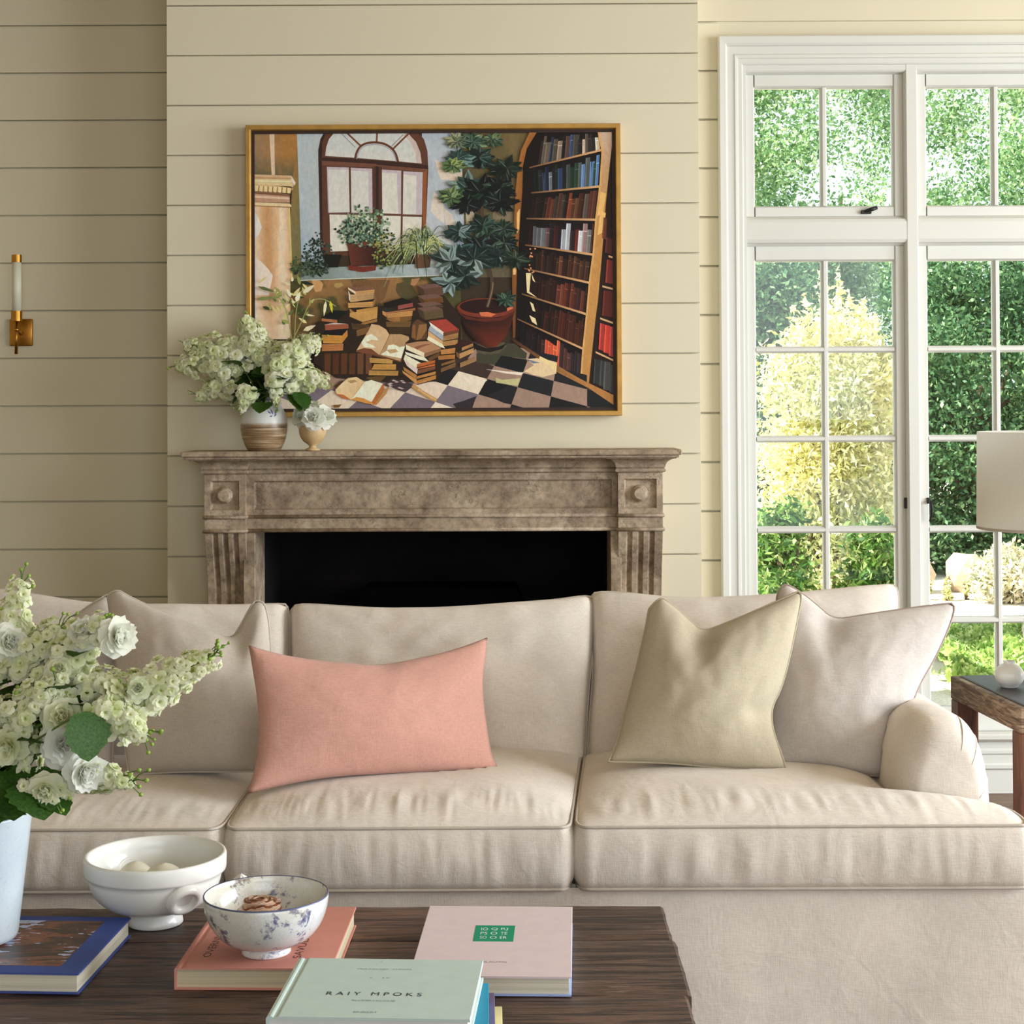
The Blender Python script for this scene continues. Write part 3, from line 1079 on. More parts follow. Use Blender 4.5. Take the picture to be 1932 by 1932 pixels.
BL = dict(base=(4.28, 0.53), lean=0.40, mat=M['linen'], thick=0.105, pip=M['linen_piping'], parent=sofa, a=0.30, wr=0.011)
pillow('back_cushion', top=[(549, 1152), (556, 1139), (620, 1142), (690, 1147), (760, 1149), (860, 1146), (950, 1139), (1050, 1132), (1100, 1124), (1117, 1126)],
       right=[(1117, 1126), (1124, 1140), (1122, 1200), (1115, 1260), (1108, 1340), (1105, 1410), (1104, 1452)], bottom=[(551, 1455), (800, 1458), (1104, 1452)],
       left=[(549, 1152), (548, 1180), (551, 1300), (551, 1455)], seed=2, **BL)
pillow('back_cushion', top=[(1114, 1128), (1120, 1116), (1180, 1118), (1250, 1127), (1330, 1131), (1400, 1129), (1470, 1124), (1600, 1112), (1678, 1103)],
       right=[(1678, 1103), (1694, 1106), (1695, 1150), (1692, 1250), (1690, 1400), (1688, 1450)], bottom=[(1112, 1456), (1400, 1460), (1688, 1450)],
       left=[(1114, 1128), (1116, 1200), (1120, 1260), (1112, 1350), (1108, 1420), (1112, 1456)], seed=7, **BL)
pillow('back_cushion', top=[(-40, 1112), (20, 1112), (64, 1121), (157, 1137), (220, 1143), (330, 1143), (440, 1142), (520, 1139), (538, 1140)],
       right=[(538, 1140), (547, 1152), (546, 1300), (546, 1455)], bottom=[(-50, 1458), (250, 1460), (546, 1455)],
       left=[(-40, 1112), (-52, 1125), (-50, 1300), (-50, 1458)], seed=12, **BL)

# ------------------------------------------------------------------ scatter cushions
khaki_p = pillow('throw_pillow', top=[(1224, 1150), (1245, 1126), (1262, 1136), (1300, 1170), (1325, 1192), (1360, 1180), (1420, 1155), (1480, 1128), (1506, 1116)],
       right=[(1506, 1116), (1514, 1122), (1503, 1175), (1490, 1240), (1474, 1300), (1455, 1335), (1457, 1375), (1470, 1410), (1483, 1450)],
       bottom=[(1148, 1437), (1200, 1438), (1260, 1440), (1330, 1447), (1400, 1453), (1440, 1454), (1483, 1452)],
       left=[(1224, 1150), (1215, 1200), (1196, 1280), (1180, 1340), (1165, 1400), (1148, 1437)],
       base=(3.93, 0.555), lean=0.42, mat=M['linen_khaki'], thick=0.098, pip=M['piping_khaki'], a=0.55, dents=[(0.36, 0.05, 0.10, 0.20, 0.05), (0.9, 0.7, 0.09, 0.05, 0.03)], seed=3, wr=0.006,
       label='khaki linen throw pillow with a chopped top, in front of the paler pillow', cat='pillow')
pale_p = pillow('throw_pillow', top=[(1466, 1125), (1476, 1100), (1500, 1110), (1540, 1140), (1572, 1170), (1620, 1162), (1700, 1150), (1760, 1142), (1795, 1138)],
       right=[(1795, 1138), (1803, 1146), (1790, 1185), (1765, 1240), (1735, 1290), (1720, 1330), (1690, 1362), (1694, 1395), (1693, 1430), (1694, 1468)],
       bottom=[(1455, 1445), (1500, 1446), (1560, 1450), (1630, 1462), (1694, 1468)],
       left=[(1466, 1125), (1462, 1200), (1456, 1300), (1450, 1400), (1455, 1445)],
       base=(4.005, 0.545), lean=0.46, yaw=-0.10, x0=0.78, mat=M['linen_pale'], thick=0.088, pip=M['piping_taupe'], a=0.55, dents=[(0.33, 0.05, 0.10, 0.2, 0.045), (0.93, 0.68, 0.12, 0.05, 0.04)], seed=4, wr=0.005,
       label='large pale linen throw pillow with taupe piping leaning against the sofa arm', cat='pillow')
pink_p = pillow('lumbar_pillow', top=[(469, 1217), (490, 1224), (540, 1237), (600, 1246), (660, 1251), (712, 1256), (770, 1246), (830, 1233), (880, 1218), (920, 1202)],
       right=[(920, 1202), (917, 1240), (911, 1280), (913, 1330), (922, 1390), (928, 1425), (939, 1446)],
       bottom=[(465, 1499), (500, 1489), (540, 1480), (620, 1466), (700, 1461), (800, 1456), (900, 1453), (939, 1446)],
       left=[(469, 1217), (476, 1260), (486, 1320), (489, 1390), (482, 1450), (465, 1499)],
       base=(3.85, 0.553), lean=0.42, yaw=0.40, x0=-0.30, mat=M['linen_pink'], thick=0.075, a=0.5, dents=[(0.55, 0.0, 0.05, 0.08, 0.02)], seed=6, wr=0.004,
       label='blush pink rectangular lumbar pillow on the middle seat', cat='pillow')
taupe_p = pillow('throw_pillow', top=[(203, 1128), (206, 1118), (225, 1113), (240, 1124), (300, 1152), (380, 1186), (436, 1210), (455, 1178), (472, 1146), (482, 1133)],
       right=[(482, 1133), (502, 1136), (512, 1220), (508, 1330), (500, 1400), (490, 1455)],
       bottom=[(243, 1462), (300, 1458), (360, 1456), (430, 1456), (490, 1455)],
       left=[(203, 1128), (212, 1190), (222, 1280), (232, 1380), (243, 1462)],
       base=(3.96, 0.55), lean=0.42, mat=M['linen_taupe'], thick=0.10, pip=M['linen_piping'], a=0.5, dents=[(0.8, 0.05, 0.12, 0.2, 0.05)], seed=8, wr=0.005,
       label='taupe linen throw pillow with a deep dent beside the blush pillow', cat='pillow')
tucked_p = pillow('throw_pillow', top=[(-130, 1150), (-90, 1140), (0, 1165), (60, 1178), (108, 1190), (150, 1155), (190, 1128), (202, 1122)],
       right=[(202, 1122), (212, 1130), (218, 1200), (214, 1330), (212, 1450)],
       bottom=[(-110, 1456), (0, 1455), (100, 1452), (212, 1450)], left=[(-130, 1150), (-120, 1300), (-110, 1456)],
       base=(4.02, 0.545), lean=0.44, mat=M['linen_pale'], thick=0.09, pip=M['linen_piping'], a=0.5, seed=10,
       label='pale linen throw pillow tucked behind the flowers and the taupe pillow', cat='pillow')


# the pillows sink into what they lean on: cushion and arm give way to their shape
from mathutils.bvhtree import BVHTree
bpy.context.view_layer.update()


def press(pil, gap=0.001):
    "seat gives downwards, arms give sideways, where the pillow's surface passes them"
    pts = [pil.matrix_world @ v.co for v in pil.data.vertices]
    tree_ = BVHTree.FromPolygons(pts, [tuple(p.vertices) for p in pil.data.polygons])
    for part in sofa.children:
        kind_ = part.name.split('.')[0]
        if kind_ not in ('seat_cushion', 'arm'): continue
        mw = part.matrix_world; iv = mw.inverted()
        xc_arm = sum((mw @ v.co).x for v in part.data.vertices) / len(part.data.vertices)
        out_ = 1 if xc_arm > 0 else -1
        for v in part.data.vertices:
            p = mw @ v.co
            if kind_ == 'seat_cushion':
                h_, n_, _, d_ = tree_.ray_cast(Vector((p.x, p.y, 0.3)), Vector((0, 0, 1)))
                if h_ is not None and 0 <= p.z - h_.z < .04 and p.z > .5:
                    v.co = iv @ Vector((p.x, p.y, h_.z - gap))
            else:
                h_, n_, _, d_ = tree_.ray_cast(Vector((xc_arm + out_ * .5, p.y, p.z)), Vector((-out_, 0, 0)))
                if h_ is not None and 0 <= (h_.x - p.x) * out_ < .075:
                    v.co = iv @ Vector((h_.x + out_ * gap, p.y, p.z))
        part.data.update()


for pl in (khaki_p, pale_p, pink_p, taupe_p, tucked_p): press(pl)

# ================================================================== coffee table, books, bowls
mt, nt, b = new_mat('weathered_dark_wood')
co = coords(nt, (1.6, 26, 26))
n1 = N(nt, 'TexNoise', Scale=2.2, Detail=9.0, Roughness=0.65, Distortion=0.7)
n2 = N(nt, 'TexNoise', Scale=9.0, Detail=6.0, Roughness=0.75)
co2 = coords(nt, (1, 1, 1))
n3 = N(nt, 'TexNoise', Scale=3.5, Detail=4.0)
nt.links.new(co, n1.inputs['Vector']); nt.links.new(co, n2.inputs['Vector']); nt.links.new(co2, n3.inputs['Vector'])
r1 = ramp(nt, n1.outputs['Fac'], [(0.28, lin(18, 12, 11)), (0.45, lin(44, 30, 26)), (0.54, lin(92, 70, 58)), (0.62, lin(60, 44, 38)), (0.72, lin(160, 142, 128))])
r2 = ramp(nt, n3.outputs['Fac'], [(0.35, (0.62, 0.58, 0.58)), (0.65, (1.6, 1.5, 1.42))])
c = mixc(nt, 1.0, r1.outputs[0], r2.outputs[0], 'MULTIPLY')
nt.links.new(c, b.inputs['Base Color'])
rr_ = ramp(nt, n2.outputs['Fac'], [(0.3, (0.30, 0.30, 0.30)), (0.7, (0.58, 0.58, 0.58))])
nt.links.new(rr_.outputs[0], b.inputs['Roughness'])
bump(nt, b, n2.outputs['Fac'], 0.5, 0.003)
M['dark_wood'] = mt

ZTAB = 0.44
ys_ = [WZ(1000, y, ZTAB).y for y in (1707.5, 1772, 1876, 2003, 2170)]
xr_ = 0.292
ct = empty('coffee_table', (-0.65, 2.75, 0), label='low coffee table of dark weathered planks in front of the sofa', cat='table')
TO = ct.location.copy()


def child(mb, name, mat, root, fix=True, **kw):
    "build in world coordinates, parent to the root without moving"
    o = mb.build(name, mat, fix=fix, **kw)
    o.parent = root
    o.matrix_parent_inverse = root.matrix_world.inverted() if root.matrix_world != Matrix.Identity(4) else Matrix.LocRotScale(root.location, root.rotation_euler, None).inverted()
    return o


random.seed(4)
for i in range(4):
    y1, y0 = ys_[i] - 0.0012, ys_[i + 1] + 0.0012
    dx = [0.0, 0.004, -0.003, 0.006][i]
    nx, ny = 60, 8
    x0, x1 = -1.62, xr_ + dx
    topg = []
    for a in range(nx + 1):
        row = []
        for q in range(ny + 1):
            u, v = a / nx, q / ny
            x = x0 + (x1 - x0) * u
            y = y0 + (y1 - y0) * v
            z = ZTAB + 0.0006 * mnoise.noise(Vector((x * 6, y * 20, i)))
            if q in (0, ny):
                z -= 0.0025 + 0.0015 * mnoise.noise(Vector((x * 14, i, 0)))
                y += (1 if q == 0 else -1) * 0.0012 * abs(mnoise.noise(Vector((x * 25, i, q))))
            if a == nx:
                x += 0.005 * mnoise.noise(Vector((y * 30, i * 3.0, 0))) ; z -= 0.004
            if a == nx - 1: x = x1 - 0.006
            row.append((x, y, z))
        topg.append(row)
    mb = MB().grid(topg, smooth=False)
    bot = [[(x, y, ZTAB - 0.05) for x, y, z in r] for r in topg]
    mb.grid(bot, smooth=False, flip=True)
    for e, f in (([r[0] for r in topg], [r[0] for r in bot]), ([r[-1] for r in topg], [r[-1] for r in bot]), (topg[0], bot[0]), (topg[-1], bot[-1])):
        mb.grid([e, f], smooth=False)
    child(mb, 'plank', M['dark_wood'], ct)
for lx in (-1.5, xr_ - 0.10):
    for ly in (ys_[4] + 0.09, ys_[0] - 0.09):
        child(MB().cbox(lx - .045, lx + .045, ly - .045, ly + .045, 0, ZTAB - 0.05, 0.004), 'leg', M['dark_wood'], ct)
child(MB().cbox(-1.5, xr_ - .1, ys_[0] - .10, ys_[0] - .07, ZTAB - .13, ZTAB - .0505, 0.003), 'apron', M['dark_wood'], ct)
child(MB().cbox(-1.5, xr_ - .1, ys_[4] + .07, ys_[4] + .10, ZTAB - .13, ZTAB - .0505, 0.003), 'apron', M['dark_wood'], ct)

# ------------------------------------------------------------------ books
def cloth(name, col, rough=0.75):
    return plain(name, col, rough=rough, var=0.03, nscale=30, spec=0.3, bstr=0.12, bscale=900)

def pages_mat(name, col):
    mt, nt, b = new_mat(name)
    n = N(nt, 'TexNoise', Scale=1.0, Detail=2.0)
    nt.links.new(coords(nt, (2, 2, 900)), n.inputs['Vector'])
    r = ramp(nt, n.outputs['Fac'], [(0.3, tuple(q * .72 for q in col)), (0.65, col)])
    nt.links.new(r.outputs[0], b.inputs['Base Color'])
    b.inputs['Roughness'].default_value = 0.9
    return mt

M['pages'] = pages_mat('paper_edges', lin(226, 218, 198))


def text_mesh(body, size, mat, ext=0.0):
    cu = bpy.data.curves.new('lettering', 'FONT')
    cu.body = body
    cu.size = size
    cu.align_x = 'CENTER'; cu.align_y = 'CENTER'
    cu.extrude = ext
    cu.resolution_u = 3
    o = bpy.data.objects.new('tmp', cu)
    COL.objects.link(o)
    dg = bpy.context.evaluated_depsgraph_get()
    me = bpy.data.meshes.new_from_object(o.evaluated_get(dg))
    bpy.data.objects.remove(o, do_unlink=True)
    me.materials.clear(); me.materials.append(mat)
    return me


def lettering(body, cx, cy, z, w, h, mat, parent, rot=0.0, name='lettering'):
    "text laid flat, stretched to w x h"
    me = text_mesh(body, 1.0, mat)
    xs = [v.co.x for v in me.vertices]; yy = [v.co.y for v in me.vertices]
    sw, sh = max(xs) - min(xs), max(yy) - min(yy)
    mx_, my_ = (max(xs) + min(xs)) / 2, (max(yy) + min(yy)) / 2
    for v in me.vertices:
        v.co = Vector(((v.co.x - mx_) / sw * w, (v.co.y - my_) / sh * h, 0))
    return inst(me, name, parent, Matrix.Translation((cx, cy, z)) @ Matrix.Rotation(rot, 4, 'Z'))


def book(bl, br, depth, ztop, h, cover, label, name='hardback_book', back=None, pages=None, hinge=True, group=None, w=None, spine_side='left', ct_=0.003, skew=0.0):
    """bl, br: back corners of the top board in world XY; local x runs along the back edge, y away from the viewer"""
    bl, br = Vector(bl), Vector(br)
    d = (br - bl); W_ = w or d.length
    ang = math.atan2(d.y, d.x)
    root = empty(name, (bl.x, bl.y, ztop - h), ang, label=label, cat='book', group=group)
    D = depth
    back = back or cover
    ov = 0.004
    def board(z0, z1, grooved, nm, m):
        mb = MB()
        if grooved:
            pr = [(0.0, z0), (W_, z0), (W_, z1 - .0006), (W_ - .0008, z1), (0.0185, z1), (0.0165, z1 - .0004), (0.0135, z1 - 0.0016), (0.0105, z1 - .0016), (0.0085, z1 - .0002), (0.006, z1 + .0003), (0.0015, z1 - .0006)]
            if spine_side == 'right': pr = [(W_ - x, z) for x, z in pr][::-1]
        else:
            pr = [(0, z0), (W_, z0), (W_, z1 - .0006), (W_ - .0008, z1), (0.0008, z1), (0, z1 - .0006)]
        k = len(pr)
        v = [(x, -D, z) for x, z in pr] + [(x, 0, z) for x, z in pr]
        mb.add(v, [(i, (i + 1) % k, k + (i + 1) % k, k + i) for i in range(k)] + [tuple(range(k))[::-1], tuple(range(k, 2 * k))])
        return mb.build(nm, m, root)
    fc = board(h - ct_, h, hinge, 'front_cover', cover)
    board(0, ct_, False, 'back_cover', back)
    sp = MB()
    s0, s1 = (0.0, 0.004) if spine_side == 'left' else (W_ - 0.004, W_)
    sp.sweep_x([(-D, ct_), (0, ct_), (0, h - ct_), (-D, h - ct_)], s0, s1).build('spine', cover, root)
    pb_ = MB()
    if spine_side == 'left': pb_.box(0.0042, W_ - ov, -D + ov, -ov, ct_, h - ct_)
    else: pb_.box(ov, W_ - 0.0042, -D + ov, -ov, ct_, h - ct_)
    pb_.build('pages', pages or M['pages'], root)
    return root, fc, W_, D


def xy(x, y, z):
    p = WZ(x, y, z)
    return (p.x, p.y)


ink = plain('dark_ink', lin(44, 40, 60), rough=0.8)
faint = plain('faded_ink', lin(150, 160, 165), rough=0.8)

# blush book with the green label
zt = ZTAB + 0.033
pbl, pbr, pfr = xy(811, 1709, zt), xy(1080, 1711, zt), xy(1068, 1843, zt)
dep = (Vector(pbr) - Vector(pfr)).length
M['blush_cloth'] = cloth('blush_cover', lin(226, 208, 212))
M['lavender_cloth'] = cloth('lavender_cover', lin(160, 178, 226))
bk, fc, bw, bd = book(pbl, pbr, dep, zt, 0.033, M['blush_cloth'], 'pale blush book with a green square label on its cover', back=M['lavender_cloth'], hinge=False)
q0, q1 = Vector(xy(898, 1746, zt)), Vector(xy(972, 1747, zt))
q2 = Vector(xy(887, 1776, zt))
inv = Matrix.LocRotScale(bk.location, bk.rotation_euler, None).inverted()
L = lambda p, z=zt: inv @ Vector((p[0], p[1], z))
a0, a1, a2 = L(q0), L(q1), L(q2)
lz = 0.033 + 0.0003
lab = MB().box(a0.x, a1.x, a2.y, a0.y, 0.033 - 0.0002, lz).build('label_patch', cloth('green_label', lin(24, 150, 112)), fc)
wink = plain('white_ink', lin(225, 245, 240), rough=0.8)
lw, lh = a1.x - a0.x, a0.y - a2.y
cx0, cy0 = (a0.x + a1.x) / 2, (a0.y + a2.y) / 2
for r_, word in enumerate(('IGG', 'ROI', 'SOI')):
    for c_, chh in enumerate(word):
        lettering(['IO', 'Q', 'RJ', 'PS', 'O', 'TE', 'SO', 'O', 'ER'][r_ * 3 + c_], cx0 + (-0.26 + 0.25 * c_) * lw, cy0 + (0.26 - 0.26 * r_) * lh, lz + 0.0002, lw * 0.17, lh * 0.17, wink, lab)
e = L(xy(927, 1815, zt))
lettering('LESLAUYN', e.x, e.y, 0.0334, 0.052, 0.006, plain('grey_ink', lin(150, 140, 150), rough=.8), fc)

# coral book under the marbled bowl
zt = ZTAB + 0.037
pbl, pbr = xy(400, 1709, zt), xy(672, 1711, zt)
pfl, pbl = xy(309, 1826, zt), xy(408, 1710, zt)
dirw = (Vector(pbr) - Vector(pbl)).normalized()
M['coral_cloth'] = cloth('coral_cover', lin(206, 140, 126))
M['pages_tan'] = pages_mat('tan_paper_edges', lin(214, 200, 170))
dd = abs((Vector(pbl) - Vector(pfl)).dot(Vector((-dirw.y, dirw.x))))
bk, fc, bw, bd = book(pbl, pbr, dd, zt, 0.037, M['coral_cloth'], 'coral pink book lying under the marbled bowl', pages=M['pages_tan'], hinge=True)
coral_root = bk
inv = Matrix.LocRotScale(bk.location, bk.rotation_euler, None).inverted()
cink = plain('brown_ink', lin(86, 52, 48), rough=.8)
e0 = L(xy(388, 1805, zt)); e1 = L(xy(424, 1762, zt))
lettering('OVERNIGHT', e0.x + 0.001, (e0.y) + 0.085, 0.0372, 0.175, 0.014, cink, fc, PI / 2)
e0 = L(xy(547, 1806, zt))
lettering('SAVULAND INT', e0.x + 0.012, e0.y + 0.115, 0.0372, 0.24, 0.014, cink, fc, PI / 2)

# blue picture book under the tall vase
zt = ZTAB + 0.035
pbr, pfr = xy(247, 1731, zt), xy(148, 1837, zt)
vy = (Vector(pbr) - Vector(pfr)); dd = vy.length; vy.normalize()
vx = Vector((vy.y, -vy.x))
wB = 0.40
pbl = Vector(pbr) - vx * wB
M['blue_cloth'] = cloth('blue_cover', lin(66, 84, 152))
bk, fc, bw, bd = book(pbl, pbr, dd, zt, 0.035, M['blue_cloth'], 'blue picture book lying under the tall pale vase', hinge=False)
blue_root = bk
mt, nt, b = new_mat('printed_photo')
co = coords(nt, (1, 1, 1))
n1 = N(nt, 'TexNoise', Scale=5.0, Detail=9.0, Roughness=.62, Distortion=2.5); nt.links.new(coords(nt, (0.6, 2.2, 1)), n1.inputs['Vector'])
r1 = ramp(nt, n1.outputs['Fac'], [(0.32, lin(26, 20, 24)), (0.44, lin(58, 34, 28)), (0.53, lin(134, 76, 46)), (0.60, lin(70, 48, 46)), (0.68, lin(196, 150, 118)), (0.8, lin(120, 132, 170))])
n2 = N(nt, 'TexNoise', Scale=55.0, Detail=2.0); nt.links.new(coords(nt, (0.6, 1.6, 1)), n2.inputs['Vector'])
n3 = N(nt, 'TexNoise', Scale=7.0, Detail=1.0); nt.links.new(co, n3.inputs['Vector'])
mth = nt.nodes.new('ShaderNodeMath'); mth.operation = 'MULTIPLY'; nt.links.new(n2.outputs['Fac'], mth.inputs[0]); nt.links.new(n3.outputs['Fac'], mth.inputs[1])
r2 = ramp(nt, mth.outputs[0], [(0.37, (0, 0, 0)), (0.39, (1, 1, 1))])
c = mixc(nt, r2.outputs[0], r1.outputs[0], lin(178, 192, 226))
nt.links.new(c, b.inputs['Base Color']); b.inputs['Roughness'].default_value = 0.35
M['photo'] = mt
MB().box(0.03, bw - 0.042, -bd + 0.035, -0.026, 0.0349, 0.0353).build('cover_picture', mt, fc)

# ------------------------------------------------------------------ stack by the viewer: green, teal, purple, yellow
M['green_cloth'] = cloth('sage_cover', lin(198, 217, 212))
M['teal_cloth'] = cloth('teal_cover', lin(22, 142, 176), .5)
M['aqua'] = cloth('aqua_cover', lin(150, 214, 216), .5)
M['purple_cloth'] = cloth('purple_cover', lin(112, 98, 134), .6)
M['yellow_cloth'] = cloth('yellow_cover', lin(232, 222, 168), .7)
GZ = [0.576, 0.546, 0.517, 0.482]
zt = GZ[0]
pbl, pbr = Vector(xy(563, 1807, zt)), Vector(xy(912, 1812, zt))
bk, fc, bw, bd = book(pbl, pbr, 0.245, zt, GZ[0] - GZ[1], M['green_cloth'], 'sage green cloth book with dark title on top of the stack', hinge=True, ct_=0.004, pages=pages_mat('white_paper_edges', lin(238, 238, 234)))
inv = Matrix.LocRotScale(bk.location, bk.rotation_euler, None).inverted()
hz = GZ[0] - GZ[1] + 0.0004
e = L(xy(706, 1875.5, zt))
lettering('R A I Y   M P O K S', e.x, e.y, hz, (795 - 617) / FPX * 2.44, 0.0135, ink, fc)
e = L(xy(705, 1888, zt)); lettering('BLUMBU KLOUB', e.x, e.y, hz, 0.062, 0.006, faint, fc)
e = L(xy(690, 1910, zt)); lettering('ENRERT', e.x, e.y, hz, 0.034, 0.006, faint, fc)
e = L(xy(726, 1829, zt)); lettering('MULTAUQIT  VUOITE', e.x, e.y, hz, 0.083, 0.006, faint, fc)
e = L(xy(718, 1845, zt)); lettering('L    LV', e.x, e.y, hz, 0.030, 0.006, faint, fc)
e = L(xy(720, 1815, zt)); lettering('A', e.x, e.y, hz, 0.004, 0.005, faint, fc)
specs = [((922, 1855), GZ[1], GZ[2], 'teal_cloth', 'teal book lying just under the sage green book', 0.30, 0.225, 'aqua'),
         ((933, 1873), GZ[2], GZ[3], 'purple_cloth', 'muted purple book third down in the stack of books', 0.31, 0.245, None),
         ((947, 1899), GZ[3], ZTAB, 'yellow_cloth', 'thick pale yellow book at the bottom of the book stack', 0.32, 0.27, None)]
for (px_, z1_, z0_, mm, lb, w_, d_, pm) in specs:
    p2 = Vector(xy(px_[0], px_[1], z1_))
    a = math.radians(1.0)
    p1 = p2 - Vector((math.cos(a), math.sin(a))) * w_
    book(p1, p2, d_, z1_, z1_ - z0_, M[mm], lb, hinge=False, ct_=0.0035, pages=M[pm] if pm else M['pages'])

# ------------------------------------------------------------------ bowls
M['white_glaze'] = plain('white_glaze', lin(236, 234, 228), rough=0.32, var=0.015, nscale=8, coat=0.3)
M['cream_ball'] = plain('cream_stoneware', lin(232, 226, 206), rough=0.5, var=0.04, nscale=20)


def lathe_obj(name, prof, mat, root, n=72, **kw):
    return MB().lathe(prof, (0, 0, 0), n).build(name, mat, root, **kw)


wb = empty('footed_bowl', (PX(291.5, 3.192), 3.192, ZTAB), label='large white footed bowl with pierced lug handles', cat='bowl')
R_ = 0.1345
prof = [(0.0, 0.012), (0.040, 0.010), (0.0505, 0.0), (0.0525, 0.002), (0.0515, 0.009), (0.046, 0.019), (0.041, 0.026), (0.040, 0.029)]
lathe_obj('foot', prof, M['white_glaze'], wb)
out = [(0.040, 0.027)]
for i in range(1, 15):
    t = i / 14
    out.append((0.040 + (0.1255 - 0.040) * math.sin(t * PI / 2) ** 0.86, 0.028 + 0.070 * (1 - math.cos(t * PI / 2)) ** 1.0))
band = [(0.1265, 0.0985), (R_ - 0.001, 0.101), (R_, 0.105), (R_ + 0.0005, 0.128), (R_ - 0.001, 0.1325), (R_ - 0.005, 0.134), (R_ - 0.009, 0.132), (R_ - 0.011, 0.126)]
inn = []
for i in range(13):
    t = 1 - i / 13
    inn.append(((R_ - 0.012) * math.sin(t * PI / 2) ** 0.8, 0.036 + 0.088 * (1 - math.cos(t * PI / 2))))
inn.append((0.0, 0.036))
lathe_obj('basin', out + band + inn, M['white_glaze'], wb)
for ang in (math.radians(-52), math.radians(128)):
    # lug: thick strap with a thumb hole, hugging the wall under the rim band
    mb = MB()
    loop = []
    nseg, nsec = 28, 10
    P = []
    for i in range(nseg + 1):
        a = 2 * PI * i / nseg
        ct_x, ct_z = 0.026 * math.cos(a), 0.024 * math.sin(a)
        row = []
        for q in range(nsec + 1):
            w = 2 * PI * q / nsec
            rr = 0.0095
            dx, dz = (rr * math.cos(w)) * math.cos(a), (rr * math.cos(w)) * math.sin(a)
            row.append((ct_x + dx, 0.013 * math.sin(w), ct_z + dz))
        P.append(row)
    mb.grid(P)
    o = mb.build('lug_handle', M['white_glaze'], wb)
    rad = 0.1165
    o.matrix_local = Matrix.Translation((rad * math.cos(ang), rad * math.sin(ang), 0.072)) @ Matrix.Rotation(ang + PI / 2, 4, 'Z') @ Matrix.Rotation(math.radians(30), 4, 'X')


def ball(px_, Y, z, r, label, parent=None):
    x = PX(px_, Y)
    pr = []
    for i in range(15):
        a = -PI / 2 + PI * i / 14
        rr = r * math.cos(a); zz_ = r * 0.96 * math.sin(a)
        if i == 13: zz_ += 0.0005
        if i == 14: rr = 0.0; zz_ += 0.001
        pr.append((max(rr, 0), zz_ + r * 0.96))
    root = empty('decorative_ball', (x, Y, z), label=label, cat='ball')
    lathe_obj('body', pr, M['cream_ball'], root, 36)
    lathe_obj('nub', [(0.006, r * 1.9), (0.005, r * 1.935), (0.0015, r * 1.94), (0.0, r * 1.925)], M['cream_ball'], root, 12)
    return root


ball(307, 3.172, ZTAB + 0.0365, 0.0425, 'larger cream ceramic ball inside the white footed bowl')
ball(254, 3.223, ZTAB + 0.0428, 0.034, 'smaller cream ceramic ball inside the white footed bowl')

mt, nt, b = new_mat('marbled_porcelain')
co = coords(nt)
n1 = N(nt, 'TexNoise', Scale=24.0, Detail=9.0, Roughness=0.74, Distortion=0.35)
n2 = N(nt, 'TexNoise', Scale=26.0, Detail=6.0, Roughness=0.7, Distortion=2.0)
n3 = N(nt, 'TexNoise', Scale=9.0, Detail=3.0)
for q in (n1, n2, n3): nt.links.new(co, q.inputs['Vector'])
base = ramp(nt, n3.outputs['Fac'], [(0.35, lin(226, 222, 206)), (0.65, lin(238, 240, 240))])
f1 = ramp(nt, n1.outputs['Fac'], [(0.555, (0, 0, 0)), (0.60, (0.7, 0.7, 0.7)), (0.67, (1, 1, 1))])
inkc = ramp(nt, n3.outputs['Fac'], [(0.40, lin(110, 92, 84)), (0.52, lin(84, 84, 132)), (0.62, lin(60, 78, 140))])
c1 = mixc(nt, f1.outputs[0], base.outputs[0], inkc.outputs[0])
f2 = ramp(nt, n2.outputs['Fac'], [(0.495, (0, 0, 0)), (0.503, (0.6, 0.6, 0.6)), (0.511, (0, 0, 0))])
c2 = mixc(nt, f2.outputs[0], c1, lin(180, 140, 132))
nt.links.new(c2, b.inputs['Base Color'])
b.inputs['Roughness'].default_value = 0.22
b.inputs['Coat Weight'].default_value = 0.4
M['marbled'] = mt
M['blue_rim'] = plain('blue_rim_glaze', lin(92, 98, 130), rough=0.3)

mbw = empty('marbled_bowl', (PX(499.5, 2.905), 2.905, ZTAB + 0.0372), label='small blue and white marbled bowl standing on the coral book', cat='bowl')
prof = [(0.0, 0.006), (0.030, 0.004), (0.0405, 0.0), (0.0425, 0.001), (0.043, 0.004), (0.040, 0.013), (0.036, 0.0165)]
R2 = 0.1085
for i in range(1, 17):
    t = i / 16
    prof.append((0.036 + (R2 - 0.036) * math.sin(t * PI / 2) ** 0.80, 0.016 + 0.086 * (1 - math.cos(t * PI / 2)) ** 0.92))
prof += [(R2 - 0.0012, 0.1032), (R2 - 0.0026, 0.102)]
for i in range(1, 14):
    t = 1 - i / 14
    prof.append(((R2 - 0.003) * math.sin(t * PI / 2) ** 0.74, 0.021 + 0.081 * (1 - math.cos(t * PI / 2)) ** 0.92))
prof.append((0, 0.021))
lathe_obj('basin', prof, mt, mbw)
lathe_obj('rim_line', [(R2 + 0.0003, 0.1008), (R2 + 0.0002, 0.1022), (R2 - 0.0011, 0.1035), (R2 - 0.0026, 0.1024)], M['blue_rim'], mbw)

